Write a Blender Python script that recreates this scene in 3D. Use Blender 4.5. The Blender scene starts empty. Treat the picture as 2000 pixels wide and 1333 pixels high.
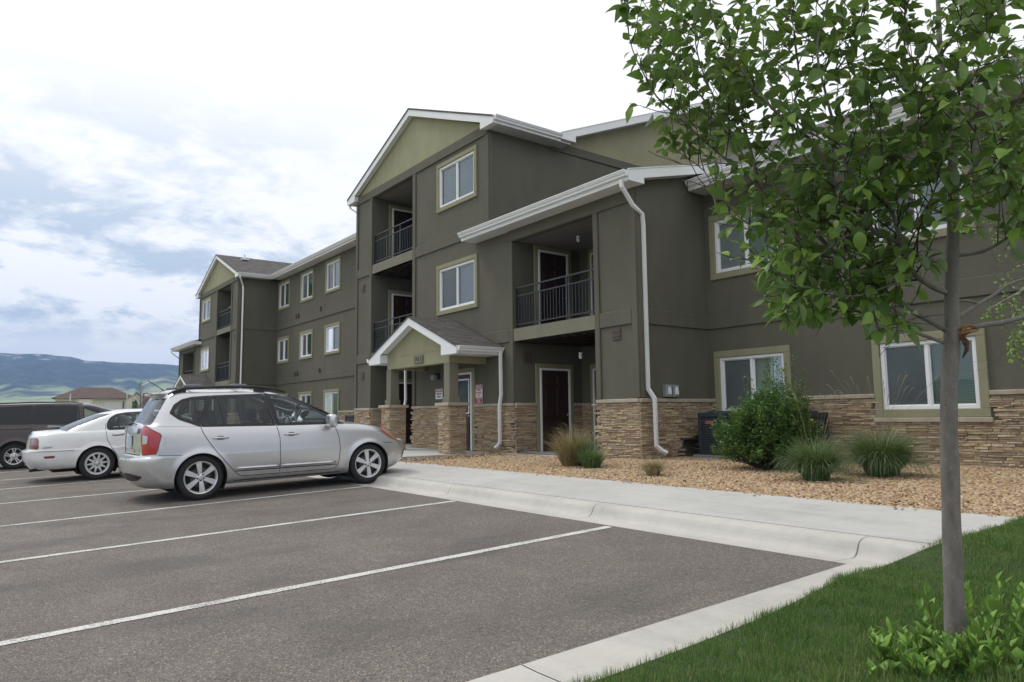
import bpy, bmesh, math, random
import numpy as np
from mathutils import Vector, Matrix, noise
from mathutils.bvhtree import BVHTree
random.seed(7); RNG = np.random.default_rng(11)
scene = bpy.context.scene
col = scene.collection
rad = math.radians

# ------------------------------------------------------------------ camera
CAMZ = 0.8925
FPX = 1405.7
def cam_axes(yaw=-0.927440747, pit=0.104375715, roll=-0.0109349974):
    f = np.array([math.sin(yaw)*math.cos(pit), math.cos(yaw)*math.cos(pit), math.sin(pit)])
    r = np.array([math.cos(yaw), -math.sin(yaw), 0.0]); u = np.cross(r, f)
    return r*math.cos(roll)+u*math.sin(roll), -r*math.sin(roll)+u*math.cos(roll), f
CR, CU, CF = cam_axes()
cd = bpy.data.cameras.new('camera'); cam = bpy.data.objects.new('camera', cd); col.objects.link(cam)
cd.sensor_width = 36; cd.lens = FPX/2000*36; cd.clip_start = 0.05; cd.clip_end = 20000
M = Matrix.Identity(4)
for i in range(3):
    M[i][0] = CR[i]; M[i][1] = CU[i]; M[i][2] = -CF[i]
M[2][3] = CAMZ
cam.matrix_world = M
scene.camera = cam

# ------------------------------------------------------------------ object helpers
def link(o, parent=None):
    col.objects.link(o)
    if parent is not None:
        o.parent = parent
        wl = Vector((0, 0, 0)); p = parent; loc = False
        while p is not None: wl += p.location; loc = loc or bool(p.get('localspace')); p = p.parent
        o.location = (0, 0, 0) if loc else -wl
    return o
def empty(name, loc, label, cat, group=None, local=False, rotz=0):
    o = bpy.data.objects.new(name, None); o.empty_display_size = 0.3
    o.location = loc; o.rotation_euler = (0, 0, rotz); col.objects.link(o)
    tag(o, label, cat, group)
    if local: o['localspace'] = True
    return o
def tag(o, label=None, cat=None, group=None, kind=None):
    if label: o['label'] = label
    if cat: o['category'] = cat
    if group: o['group'] = group
    if kind: o['kind'] = kind
    return o

class MB:
    """collects geometry for ONE mesh object"""
    MX = None      # mirror plane x (2*x0) or None
    DY = 0.0
    def __init__(s): s.v = []; s.f = []; s.m = []; s.cur = 0; s.mx = MB.MX; s.dy = MB.DY
    def quad(s, pts):
        n = len(s.v); s.v += [tuple(p) for p in pts]; s.f.append(tuple(range(n, n+len(pts)))); s.m.append(s.cur)
    def box(s, x0, x1, y0, y1, z0, z1):
        if x0 > x1: x0, x1 = x1, x0
        if y0 > y1: y0, y1 = y1, y0
        if z0 > z1: z0, z1 = z1, z0
        n = len(s.v)
        s.v += [(x0,y0,z0),(x1,y0,z0),(x1,y1,z0),(x0,y1,z0),(x0,y0,z1),(x1,y0,z1),(x1,y1,z1),(x0,y1,z1)]
        for q in ((0,3,2,1),(4,5,6,7),(0,1,5,4),(1,2,6,5),(2,3,7,6),(3,0,4,7)):
            s.f.append(tuple(n+i for i in q)); s.m.append(s.cur)
    def prism(s, poly, axis, a, b):
        """poly: 2D points in the two remaining axes (order x,y,z), extruded along axis from a to b"""
        n = len(s.v); k = len(poly)
        def P(p, t):
            if axis == 'x': return (t, p[0], p[1])
            if axis == 'y': return (p[0], t, p[1])
            return (p[0], p[1], t)
        s.v += [P(p, a) for p in poly] + [P(p, b) for p in poly]
        s.f.append(tuple(range(n, n+k))); s.f.append(tuple(range(n+2*k-1, n+k-1, -1))); s.m += [s.cur]*2
        for i in range(k):
            j = (i+1) % k
            s.f.append((n+i, n+k+i, n+k+j, n+j)); s.m.append(s.cur)
    def tube(s, pts, r, seg=8, cap=True, sq=None, closed=False):
        pts = [Vector(p) for p in pts]; rr = r if hasattr(r, '__len__') else [r]*len(pts)
        n0 = len(s.v); up = Vector((0, 0, 1)); prev = None
        for i, p in enumerate(pts):
            if i == 0: d = pts[1]-p
            elif i == len(pts)-1: d = p-pts[i-1]
            else: d = (pts[i+1]-p).normalized()+(p-pts[i-1]).normalized()
            if d.length < 1e-9: d = Vector((0,0,1))
            d.normalize()
            if prev is None:
                a = d.cross(up)
                if a.length < 1e-3: a = d.cross(Vector((0, 1, 0)))
            else: a = prev - d*prev.dot(d)
            if a.length < 1e-6: a = d.orthogonal()
            a.normalize(); b = d.cross(a); prev = a
            for k in range(seg):
                t = 2*math.pi*(k+.5)/seg
                c, w = math.cos(t), math.sin(t)
                if sq:   # rectangular section sq=(half_a,half_b)
                    c = math.copysign(sq[0], c); w = math.copysign(sq[1], w); q = p+a*c+b*w
                else: q = p+(a*c+b*w)*rr[i]
                s.v.append(tuple(q))
        for i in range(len(pts)-1):
            for k in range(seg):
                k2 = (k+1) % seg
                s.f.append((n0+i*seg+k, n0+i*seg+k2, n0+(i+1)*seg+k2, n0+(i+1)*seg+k)); s.m.append(s.cur)
        if cap:
            s.f.append(tuple(n0+k for k in range(seg-1, -1, -1))); s.f.append(tuple(n0+(len(pts)-1)*seg+k for k in range(seg))); s.m += [s.cur]*2
    def lathe(s, prof, c, axis='z', seg=32):
        """prof: (radius, along)"""
        n0 = len(s.v)
        for (r, h) in prof:
            for k in range(seg):
                t = 2*math.pi*k/seg; a, b = r*math.cos(t), r*math.sin(t)
                if axis == 'z': s.v.append((c[0]+a, c[1]+b, c[2]+h))
                elif axis == 'y': s.v.append((c[0]+a, c[1]+h, c[2]+b))
                else: s.v.append((c[0]+h, c[1]+a, c[2]+b))
        for i in range(len(prof)-1):
            for k in range(seg):
                k2 = (k+1) % seg
                s.f.append((n0+i*seg+k, n0+i*seg+k2, n0+(i+1)*seg+k2, n0+(i+1)*seg+k)); s.m.append(s.cur)
    SPLIT = {'stone_sill', 'stone_cap', 'gutter', 'porch_gutter', 'soffit', 'fascia', 'porch_soffit', 'belt_board', 'belt_and_corner_boards', 'dryer_vent', 'roof', 'gable_fascia', 'porch_fascia', 'roof_flashing', 'rail_foot', 'refrigerant_pipes'}
    def build(s, name, mats, parent=None, smooth=False, bevel=0, label=None):
        if name in MB.SPLIT:
            par = list(range(len(s.v)))
            def find(i):
                while par[i] != i: par[i] = par[par[i]]; i = par[i]
                return i
            key = {}
            for i, p in enumerate(s.v):
                k = tuple(round(c, 3) for c in p)
                if k in key: par[find(i)] = find(key[k])
                else: key[k] = i
            for f in s.f:
                for i in f[1:]: par[find(i)] = find(f[0])
            # pieces whose boxes overlap belong together
            grp = {}
            for k, f in enumerate(s.f): grp.setdefault(find(f[0]), []).append(k)
            items = []
            for g in grp.values():
                vs = np.array([s.v[i] for k in g for i in s.f[k]]); items.append([g, vs.min(0)-.004, vs.max(0)+.004])
            if len(items) > 1:
                merged = True
                while merged:
                    merged = False
                    for a in range(len(items)):
                        for c in range(a+1, len(items)):
                            if name not in ('stone_cap', 'stone_sill') and (items[a][1] <= items[c][2]).all() and (items[c][1] <= items[a][2]).all():
                                items[a] = [items[a][0]+items[c][0], np.minimum(items[a][1], items[c][1]), np.maximum(items[a][2], items[c][2])]; items.pop(c); merged = True; break
                        if merged: break
            if len(items) > 1:
                out = None
                for g, _, _ in items:
                    used = sorted(set(i for k in g for i in s.f[k])); mp = {u: j for j, u in enumerate(used)}
                    b = MB(); b.mx = s.mx; b.dy = s.dy; b.v = [s.v[i] for i in used]; b.f = [tuple(mp[i] for i in s.f[k]) for k in g]; b.m = [s.m[k] for k in g]
                    out = b._build(name, mats, parent, smooth, bevel, label)
                    if name == 'roof': roof_uv(out)
                return out
        return s._build(name, mats, parent, smooth, bevel, label)
    def _build(s, name, mats, parent=None, smooth=False, bevel=0, label=None):
        me = bpy.data.meshes.new(name)
        v = s.v; f = s.f
        if s.mx is not None:
            v = [(s.mx-p[0], p[1]+s.dy, p[2]) for p in v]; f = [tuple(reversed(q)) for q in f]
        me.from_pydata(v, [], f)
        if not isinstance(mats, (list, tuple)): mats = [mats]
        for m in mats: me.materials.append(m)
        if len(mats) > 1: me.polygons.foreach_set('material_index', s.m)
        if smooth:
            me.polygons.foreach_set('use_smooth', [True]*len(me.polygons))
        me.update()
        o = bpy.data.objects.new(name, me)
        bm = bmesh.new(); bm.from_mesh(me); bmesh.ops.recalc_face_normals(bm, faces=bm.faces)
        if smooth == 'auto':
            for e in bm.edges:
                if len(e.link_faces) == 2 and e.calc_face_angle(0) > 0.6: e.smooth = False
        bm.to_mesh(me); bm.free()
        link(o, parent)
        if bevel:
            md = o.modifiers.new('b', 'BEVEL'); md.width = bevel; md.segments = 1; md.limit_method = 'ANGLE'
        if label: o['label'] = label
        return o

def fast_mesh(name, V, F, mat, parent=None, smooth=False, attr=None):
    """V (n,3) float, F (m,k) int"""
    V = np.asarray(V, dtype=np.float32); F = np.asarray(F, dtype=np.int32)
    me = bpy.data.meshes.new(name); k = F.shape[1]
    me.vertices.add(len(V)); me.vertices.foreach_set('co', V.ravel())
    me.loops.add(F.size); me.loops.foreach_set('vertex_index', F.ravel())
    me.polygons.add(len(F)); me.polygons.foreach_set('loop_start', np.arange(len(F), dtype=np.int32)*k)
    me.polygons.foreach_set('loop_total', np.full(len(F), k, dtype=np.int32))
    if smooth: me.polygons.foreach_set('use_smooth', np.ones(len(F), dtype=bool))
    if isinstance(mat, (list, tuple)):
        for m in mat: me.materials.append(m)
    else: me.materials.append(mat)
    if attr is not None:
        a = me.attributes.new('rnd', 'FLOAT', 'FACE'); a.data.foreach_set('value', np.asarray(attr, dtype=np.float32))
    me.update(calc_edges=True)
    o = bpy.data.objects.new(name, me); link(o, parent); return o

# ------------------------------------------------------------------ material helpers
class NT:
    def __init__(s, name):
        s.m = bpy.data.materials.new(name); s.m.use_nodes = True; s.t = s.m.node_tree; s.n = s.t.nodes
        s.n.clear(); s.out = s.n.new('ShaderNodeOutputMaterial')
    def node(s, typ, **kw):
        nd = s.n.new('ShaderNode'+typ)
        for k, v in kw.items():
            if k.startswith('_'): setattr(nd, k[1:], v)
            else:
                key = int(k[1:]) if (k[0] == 'i' and k[1:].isdigit()) else k.replace('__', ' ')
                inp = nd.inputs[key]
                if isinstance(v, bpy.types.NodeSocket): s.t.links.new(v, inp)
                else: inp.default_value = v
        return nd
    def math(s, op, a, b=None, c=None, clamp=False):
        nd = s.node('Math', _operation=op, _use_clamp=clamp)
        for i, x in enumerate((a, b, c)):
            if x is None: continue
            if isinstance(x, bpy.types.NodeSocket): s.t.links.new(x, nd.inputs[i])
            else: nd.inputs[i].default_value = x
        return nd.outputs[0]
    def mix(s, f, a, b, mode='MIX'):
        nd = s.node('Mix', _data_type='RGBA', _blend_type=mode)
        for i, x in ((0, f), (6, a), (7, b)):
            if isinstance(x, bpy.types.NodeSocket): s.t.links.new(x, nd.inputs[i])
            else: nd.inputs[i].default_value = x if i == 0 else (tuple(x)+(1,) if len(x) == 3 else x)
        return nd.outputs[2]
    def ramp(s, f, stops, interp='LINEAR'):
        nd = s.node('ValToRGB', Fac=f); cr = nd.color_ramp; cr.interpolation = interp
        while len(cr.elements) < len(stops): cr.elements.new(.5)
        for e, (p, c) in zip(cr.elements, stops):
            e.position = p; e.color = (tuple(c)+(1,)) if hasattr(c, '__len__') else (c, c, c, 1)
        return nd.outputs[0]
    def coord(s, scale=(1, 1, 1), kind='Object'):
        tc = s.node('TexCoord'); mp = s.node('Mapping', Vector=tc.outputs[kind], Scale=scale); return mp.outputs[0]
    def noise(s, vec, scale, detail=4, rough=.55, dist=0):
        return s.node('TexNoise', Vector=vec, Scale=scale, Detail=detail, Roughness=rough, Distortion=dist).outputs[0]
    def bsdf(s, color, rough=.6, bump=None, bstr=.3, bdist=.01, **kw):
        p = s.node('BsdfPrincipled')
        def st(k, v):
            inp = p.inputs[k]
            if isinstance(v, bpy.types.NodeSocket): s.t.links.new(v, inp)
            else: inp.default_value = (tuple(v)+(1,)) if (hasattr(v, '__len__') and len(v) == 3) else v
        st('Base Color', color); st('Roughness', rough)
        for k, v in kw.items(): st(k.replace('__', ' '), v)
        if bump is not None:
            b = s.node('Bump', Height=bump, Strength=bstr, Distance=bdist); s.t.links.new(b.outputs[0], p.inputs['Normal'])
        return p.outputs[0]
    def done(s, shader): s.t.links.new(shader, s.out.inputs[0]); return s.m

def plain(name, c, rough=.6, var=.12, vs=3.0, fine=60, bstr=.1, **kw):
    t = NT(name); v = t.coord(); n1 = t.noise(v, vs, 5); n2 = t.noise(v, fine, 3)
    f = t.math('ADD', t.math('MULTIPLY', n1, .7), t.math('MULTIPLY', n2, .3))
    a = tuple(x*(1-var) for x in c); b = tuple(min(1, x*(1+var)) for x in c)
    cc = t.ramp(f, [(.3, a), (.7, b)])
    return t.done(t.bsdf(cc, rough, n2, bstr, .003, **kw))

def stucco(name, c):
    t = NT(name); v = t.coord(); big = t.noise(v, .35, 5, .6); mid = t.noise(t.coord((1, 1, .35)), 2.6, 5, .6); fine = t.noise(v, 95, 3, .6); trow = t.noise(v, 14, 4, .6)
    f = t.math('ADD', t.math('MULTIPLY', big, .4), t.math('ADD', t.math('MULTIPLY', mid, .45), t.math('MULTIPLY', trow, .15)))
    cc = t.ramp(f, [(.34, tuple(x*.86 for x in c)), (.5, c), (.66, tuple(x*1.14 for x in c))])
    cc = t.mix(t.math('MULTIPLY', fine, .28), cc, (.3, .3, .27), 'MULTIPLY')
    h = t.math('ADD', fine, t.math('MULTIPLY', trow, 1.2))
    return t.done(t.bsdf(cc, .9, h, .5, .006))

MT = {}
MT['stucco'] = stucco('stucco_olive_brown', (.125, .121, .092))
MT['stucco_side'] = MT['stucco']
MT['olive'] = stucco('stucco_sage', (.335, .325, .205))
MT['trim'] = stucco('trim_sage', (.300, .290, .185))
MT['white'] = plain('white_aluminium', (.78, .79, .80), .42, .04, 1.5, 30, .05)
MT['vinyl'] = plain('white_vinyl', (.80, .81, .82), .35, .03, 1, 40, .03)
MT['capstone'] = plain('cast_stone_cap', (.40, .35, .27), .9, .22, 4, 45, .5)
MT['metal_dark'] = plain('charcoal_painted_steel', (.022, .027, .034), .45, .1, 3, 60, .05)
MT['maroon'] = plain('maroon_door_paint', (.030, .012, .011), .42, .12, 3, 60, .05)
MT['brass'] = plain('satin_metal', (.45, .43, .40), .3, .05, Metallic=.9)
MT['dark'] = plain('dark_void', (.012, .012, .012), .9)
MT['concrete_pad'] = plain('pad_concrete', (.23, .23, .23), .9)
MT['ventbrown'] = plain('vent_brown', (.085, .065, .055), .6)
MT['greybox'] = plain('grey_utility_paint', (.25, .29, .29), .5)
MT['ceil'] = plain('soffit_ceiling', (.20, .19, .18), .8)
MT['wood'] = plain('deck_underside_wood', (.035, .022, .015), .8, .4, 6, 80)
MT['red'] = plain('sign_red', (.42, .03, .05), .5)
MT['ink'] = plain('sign_ink', (.02, .02, .02), .5)
MT['signwhite'] = plain('sign_white', (.72, .73, .74), .4, .03)

def soffit_mat():
    t = NT('ribbed_soffit'); v = t.coord()
    sx = t.node('SeparateXYZ', Vector=v); w = t.math('FRACT', t.math('MULTIPLY', sx.outputs[1], 1.0))
    wx = t.math('FRACT', t.math('MULTIPLY', t.math('ADD', sx.outputs[0], sx.outputs[1]), 9.0))
    g = t.math('LESS_THAN', wx, .14)
    c = t.mix(g, (.55, .55, .55), (.36, .36, .36))
    return t.done(t.bsdf(c, .5))
MT['soffit'] = soffit_mat()

def shingle_mat():
    t = NT('asphalt_shingles'); tc = t.node('TexCoord'); g = t.node('NewGeometry')
    uv = t.node('UVMap'); 
    br = t.node('TexBrick', Vector=uv.outputs[0], Scale=1.0, Color1=(.30,.30,.30,1), Color2=(.75,.75,.75,1), Mortar=(.0,.0,.0,1), Mortar__Size=.006, Brick__Width=.30, Row__Height=.14, Bias=0.0)
    br.offset = .37; br.squash = 1.0
    n = t.noise(t.coord(), 26, 4, .7); fine = t.noise(t.coord(), 160, 2, .7)
    f = t.math('ADD', t.math('MULTIPLY', br.outputs[0], .5), t.math('ADD', t.math('MULTIPLY', n, .35), t.math('MULTIPLY', fine, .3)))
    c = t.ramp(f, [(.25, (.030, .026, .024)), (.5, (.074, .067, .062)), (.8, (.150, .138, .128))])
    c = t.mix(br.outputs[1], c, (.02, .018, .016))
    sy = t.node('SeparateXYZ', Vector=uv.outputs[0]); row = t.math('FRACT', t.math('DIVIDE', sy.outputs[1], .14))
    return t.done(t.bsdf(c, .95, t.math('ADD', t.math('MULTIPLY', row, -1.0), fine), .6, .012))
MT['shingle'] = shingle_mat()

def stone_mat():
    t = NT('ledge_stone'); g = t.node('NewGeometry'); r = g.outputs['Random Per Island']
    c = t.ramp(r, [(0, (.38, .28, .18)), (.16, (.58, .45, .27)), (.32, (.66, .54, .35)), (.46, (.46, .38, .29)), (.60, (.70, .59, .41)), (.74, (.50, .35, .25)), (.86, (.42, .35, .30)), (.94, (.62, .51, .35)), (1, (.52, .42, .30))])
    v = t.coord((1, 1, 2.2)); n = t.noise(v, 14, 6, .65); n2 = t.noise(v, 70, 4, .7)
    c = t.mix(.75, c, t.ramp(n, [(.3, (.50, .48, .46)), (.5, (.80, .78, .75)), (.72, (1.0, .98, .92))]), 'MULTIPLY')
    return t.done(t.bsdf(c, .92, t.math('ADD', n, t.math('MULTIPLY', n2, .5)), .8, .02))
MT['stone'] = stone_mat()

def glass_mat(name, tint, ior=1.6, rough=.015, alpha=.0):
    t = NT(name); g = t.node('BsdfGlossy', Color=(.92, .95, 1, 1), Roughness=rough); tr = t.node('BsdfTransparent', Color=tuple(tint)+(1,))
    fr = t.node('Fresnel', IOR=ior); n = t.noise(t.coord(), .8, 2); b = t.node('Bump', Height=n, Strength=.04, Distance=.05)
    t.t.links.new(b.outputs[0], g.inputs['Normal'])
    m = t.node('MixShader', Fac=fr.outputs[0]); t.t.links.new(tr.outputs[0], m.inputs[1]); t.t.links.new(g.outputs[0], m.inputs[2])
    return t.done(m.outputs[0])
MT['glass'] = glass_mat('window_glass', (.80, .88, .86), 1.75)
MT['screenglass'] = glass_mat('screened_window_glass', (.88, .92, .93), 1.4, .15)
def blind_mat():
    t = NT('window_blind'); s = t.node('SeparateXYZ', Vector=t.coord()); f = t.math('FRACT', t.math('MULTIPLY', s.outputs[2], 38.0))
    c = t.ramp(f, [(0, (.11, .15, .12)), (.25, (.42, .48, .42)), (1, (.47, .53, .47))])
    return t.done(t.bsdf(c, .7))
MT['blind'] = blind_mat()
MT['vblind'] = plain('vertical_blind_green', (.16, .27, .20), .7, .15, 5)
MT['screen'] = plain('insect_screen', (.22, .235, .235), .8)
MT['curtain'] = plain('pale_curtain', (.42, .47, .56), .8, .1, 2)
# ================================================================== BUILDING
BLD = empty('apartment_building', (-19.4, 10.75, 0), 'long olive brown stucco apartment building with sage gables, white eaves and stone base', 'apartment building')
def fb(fn, name, mat, parent=None, **kw):
    b = MB(); fn(b); return b.build(name, mat, parent or BLD, **kw)
def cells(b, axis, pos, a0, a1, z0, z1, holes, depth=.22, flip=1):
    """wall sheet with rectangular holes + reveals. axis 'y': plane y=pos, a = x ; axis 'x': plane x=pos, a = y. depth goes inward (sign flip)"""
    xs = sorted(set([a0, a1]+[h for q in holes for h in q[:2] if a0 < h < a1])); zs = sorted(set([z0, z1]+[h for q in holes for h in q[2:4] if z0 < h < z1]))
    def P(a, d, z): return (a, pos+d, z) if axis == 'y' else (pos+d, a, z)
    for i in range(len(xs)-1):
        for j in range(len(zs)-1):
            cx, cz = (xs[i]+xs[i+1])/2, (zs[j]+zs[j+1])/2
            if any(q[0] < cx < q[1] and q[2] < cz < q[3] for q in holes): continue
            b.quad([P(xs[i], 0, zs[j]), P(xs[i+1], 0, zs[j]), P(xs[i+1], 0, zs[j+1]), P(xs[i], 0, zs[j+1])])
    d = depth*flip
    for (p, q, r, s) in holes:
        b.quad([P(p, 0, r), P(p, d, r), P(p, d, s), P(p, 0, s)]); b.quad([P(q, 0, r), P(q, d, r), P(q, d, s), P(q, 0, s)])
        b.quad([P(p, 0, s), P(p, d, s), P(q, d, s), P(q, 0, s)]); b.quad([P(p, 0, r), P(p, d, r), P(q, d, r), P(q, 0, r)])

def window(x0, x1, z0, z1, y, right='blind', left='screen', tw=.125, label=None):
    """outer trim rectangle x0..x1,z0..z1 on wall plane y (facing -y)"""
    f = MB(); fw = .062
    a0, a1, c0, c1 = x0+tw, x1-tw, z0+tw, z1-tw; yf0, yf1 = y-.012, y+.075
    f.box(a0, a1, yf0, yf1, c0, c0+fw); f.box(a0, a1, yf0, yf1, c1-fw, c1)
    f.box(a0, a0+fw, yf0, yf1, c0+fw, c1-fw); f.box(a1-fw, a1, yf0, yf1, c0+fw, c1-fw)
    xm = (a0+a1)/2; f.box(xm-.028, xm+.028, yf0+.012, yf1, c0+fw, c1-fw)
    for (p, q) in ((a0+fw, xm-.028), (xm+.028, a1-fw)):   # inner sash lip
        f.box(p, q, yf0+.03, yf1, c0+fw, c0+fw+.018); f.box(p, q, yf0+.03, yf1, c1-fw-.018, c1-fw)
        f.box(p, p+.018, yf0+.03, yf1, c0+fw+.018, c1-fw-.018); f.box(q-.018, q, yf0+.03, yf1, c0+fw+.018, c1-fw-.018)
    w = f.build('window', MT['vinyl'], BLD, bevel=.004, label=label)
    t = MB(); yt = y-.045
    t.box(x0, x1, yt, y+.05, z1-tw, z1); t.box(x0, x1, yt, y+.05, z0, z0+tw); t.box(x0, x0+tw, yt, y+.05, z0+tw, z1-tw); t.box(x1-tw, x1, yt, y+.05, z0+tw, z1-tw)
    t.build('window_trim', MT['trim'], w, bevel=.008)
    mir = MB.MX is not None
    L = (a0+fw, xm-.028); R = (xm+.028, a1-fw)
    if mir: L, R = R, L
    for (p, q), kind in ((L, left), (R, right)):
        g = MB(); g.quad([(p, y+.045, c0+fw), (q, y+.045, c0+fw), (q, y+.045, c1-fw), (p, y+.045, c1-fw)])
        g.build('pane', MT['screenglass'] if kind == 'screen' else MT['glass'], w)
        g = MB(); g.box(p-.02, q+.02, y+.10 if kind != 'screen' else y+.06, y+.105 if kind != 'screen' else y+.064, c0+fw, c1-fw)
        g.build({'blind': 'window_blind', 'vblind': 'vertical_blind', 'curtain': 'curtain', 'screen': 'insect_screen'}[kind], MT[kind], w)
    return w

def hole(x0, x1, z0, z1, tw=.125): return (x0+tw, x1-tw, z0+tw, z1-tw)

def door(pos, a0, a1, z0, z1, axis, s, knobside=1, glass=False, tw=.12, leaf='maroon'):
    """axis 'x': door on plane x=pos facing direction s (+1/-1) in x, a along y; axis 'y' likewise. a0..a1 leaf opening"""
    def bx(b, p, q, d0, d1, r, t):
        if axis == 'x': b.box(pos+s*d0, pos+s*d1, p, q, r, t)
        else: b.box(p, q, pos+s*d0, pos+s*d1, r, t)
    d = MB(); bx(d, a0, a1, .0, .02, z0+.02, z1)
    w = a1-a0
    if not glass:
        for (r0, r1) in ((.10, .38), (.44, .78), (.83, .95)):
            for (u0, u1) in ((.13, .45), (.55, .87)):
                bx(d, a0+w*u0, a0+w*u1, .018, .028, z0+(z1-z0)*r0, z0+(z1-z0)*r1)
                bx(d, a0+w*u0+.03, a0+w*u1-.03, .026, .034, z0+(z1-z0)*r0+.03, z0+(z1-z0)*r1-.03)
    else:
        for (u0, u1) in ((.13, .45), (.55, .87)):
            bx(d, a0+w*u0, a0+w*u1, .018, .030, z0+.22, z0+.72)
    o = d.build('door', MT[leaf], BLD, bevel=.004)
    f = MB(); j = .05
    bx(f, a0-j, a0, -.01, .06, z0, z1+j); bx(f, a1, a1+j, -.01, .06, z0, z1+j); bx(f, a0, a1, -.01, .06, z1, z1+j)
    f.build('door_jamb', MT['vinyl'], o)
    f = MB(); bx(f, a0-j-tw, a0-j, -.01, .035, z0, z1+j+tw); bx(f, a1+j, a1+j+tw, -.01, .035, z0, z1+j+tw); bx(f, a0-j, a1+j, -.01, .035, z1+j, z1+j+tw)
    f.build('door_trim', MT['trim'], o, bevel=.006)
    kb = MB(); ka = a1-.07 if knobside > 0 else a0+.07
    c = (pos+s*.05, ka, z0+.92) if axis == 'x' else (ka, pos+s*.05, z0+.92)
    kb.lathe([(0, -.03), (.012, -.03), (.012, 0), (.028, .005), (.03, .02), (.02, .035), (0, .038)] if s > 0 else [(0, .03), (.012, .03), (.012, 0), (.028, -.005), (.03, -.02), (.02, -.035), (0, -.038)], c, axis, 12)
    kb.build('door_knob', MT['brass'], o, smooth=True)
    if glass:
        g = MB(); r0, r1 = z0+.98, z1-.12; u0, u1 = a0+.09, a1-.09
        bx(g, u0, u1, .018, .04, r0, r0+.035); bx(g, u0, u1, .018, .04, r1-.035, r1); bx(g, u0, u0+.035, .018, .04, r0+.035, r1-.035); bx(g, u1-.035, u1, .018, .04, r0+.035, r1-.035)
        g.build('lite_frame', MT['vinyl'], o)
        g = MB(); bx(g, u0+.03, u1-.03, .024, .026, r0+.03, r1-.03); g.build('door_glass', MT['glass_dark'], o)
    return o

def railing(x0, x1, y, z, h=1.04):
    b = MB()
    b.box(x0, x1, y-.02, y+.02, z+h-.035, z+h); b.box(x0, x1, y-.015, y+.015, z+h-.24, z+h-.21); b.box(x0, x1, y-.015, y+.015, z+.08, z+.11)
    n = max(1, round((x1-x0)/.95))
    for i in range(n+1):
        x = x0+.02+(x1-x0-.04)*i/n; b.box(x-.018, x+.018, y-.018, y+.018, z, z+h-.035)
    k = int((x1-x0)/.11)
    for i in range(1, k):
        x = x0+(x1-x0)*i/k; b.box(x-.008, x+.008, y-.008, y+.008, z+.11, z+h-.24)
    return b.build('balcony_railing', MT['metal_dark'], BLD)

def stones(b, axis, pos, a0, a1, z0, z1, s, seed=0, skip=()):
    """real ledge stones on plane; s = outward direction sign"""
    rng = random.Random(seed+int(abs(pos)*100)+int(abs(a0)*10)); z = z0
    while z < z1-.012:
        h = rng.uniform(.024, .056)
        if z+h > z1-.02: h = z1-z
        a = a0
        while a < a1-.001:
            w = rng.uniform(.09, .36)
            if a+w > a1-.08: w = a1-a
            parts = [(z, z+h)]
            if h > .044 and rng.random() < .4:
                k = z+h*rng.uniform(.4, .6); parts = [(z, k), (k, z+h)]
            for (r, t) in parts:
                if any(q[0] < a+w/2 < q[1] and q[2] < (r+t)/2 < q[3] for q in skip): continue
                d = rng.uniform(.022, .046); g = .0012
                n = len(b.v); ins = .004
                base = [(a+g, r+g), (a+w-g, r+g), (a+w-g, t-g), (a+g, t-g)]
                pts = [(p, q, 0) for p, q in base]+[(p+(ins if i in (0, 3) else -ins), q+(ins if i < 2 else -ins)*.7, d+rng.uniform(-.010, .010)) for i, (p, q) in enumerate(base)]
                for (p, q, o) in pts:
                    b.v.append((p, pos+s*o, q) if axis == 'y' else (pos+s*o, p, q))
                for qd in ((4, 5, 6, 7), (0, 1, 5, 4), (1, 2, 6, 5), (2, 3, 7, 6), (3, 0, 4, 7)):
                    b.f.append(tuple(n+i for i in qd)); b.m.append(b.cur)
            a += w
        z += h

def wainscot(runs, skipcap=False, seed=0, z1=1.14, name='stone_wainscot'):
    """runs: (axis,pos,a0,a1,sign,skips)"""
    b = MB()
    for (ax, pos, a0, a1, s, sk) in runs: stones(b, ax, pos, a0, a1, -.05, z1, s, seed, sk)
    b.build(name, MT['stone'], BLD)
    c = MB()
    rng = random.Random(seed+5)
    for (ax, pos, a0, a1, s, sk) in runs:
        segs = [(a0, a1)]
        for q in sk:
            if q[3] >= z1-.01: segs = [t for (p, r) in segs for t in ((p, min(r, q[0])), (max(p, q[1]), r)) if t[1]-t[0] > .02]
        for (p, r) in segs:
            a = p
            while a < r-.01:
                w = r-a; o = .068
                if r-a-w < .2: w = r-a
                if ax == 'y': c.box(a+.002, a+w-.002, pos-s*.02 if True else 0, pos+s*o, z1+.005, z1+.085)
                else: c.box(pos-s*.02, pos+s*o, a+.002, a+w-.002, z1+.005, z1+.085)
                a += w
    c.build('stone_cap', MT['capstone'], BLD, bevel=.012)

def gutter(b, axis, pos, a0, a1, ztop, s):
    """K style gutter; axis 'x' runs along x at y=pos, outward dir s in y"""
    prof = [(0, 0), (.125, 0), (.125, -.02), (.108, -.03), (.108, -.05), (.075, -.085), (.07, -.12), (0, -.12)]
    pr = [(pos+s*d, ztop+z) for d, z in prof]
    if axis == 'x': b.prism(pr, 'x', a0, a1)
    else: b.prism(pr, 'y', a0, a1)

def downspout(pts, name='downspout'):
    b = MB(); b.tube(pts, .04, 4, sq=(.038, .028)); return b.build(name, MT['white'], BLD)

def roof_uv(o):
    me = o.data; uv = me.uv_layers.new(name='UVMap')
    for p in me.polygons:
        n = p.normal
        s = Vector((0, 0, 1)).cross(n)
        if s.length < 1e-3: s = Vector((1, 0, 0))
        s.normalize(); t = n.cross(s)
        for li in p.loop_indices:
            co = me.vertices[me.loops[li].vertex_index].co; uv.data[li].uv = (co.dot(s), co.dot(t))

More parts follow.
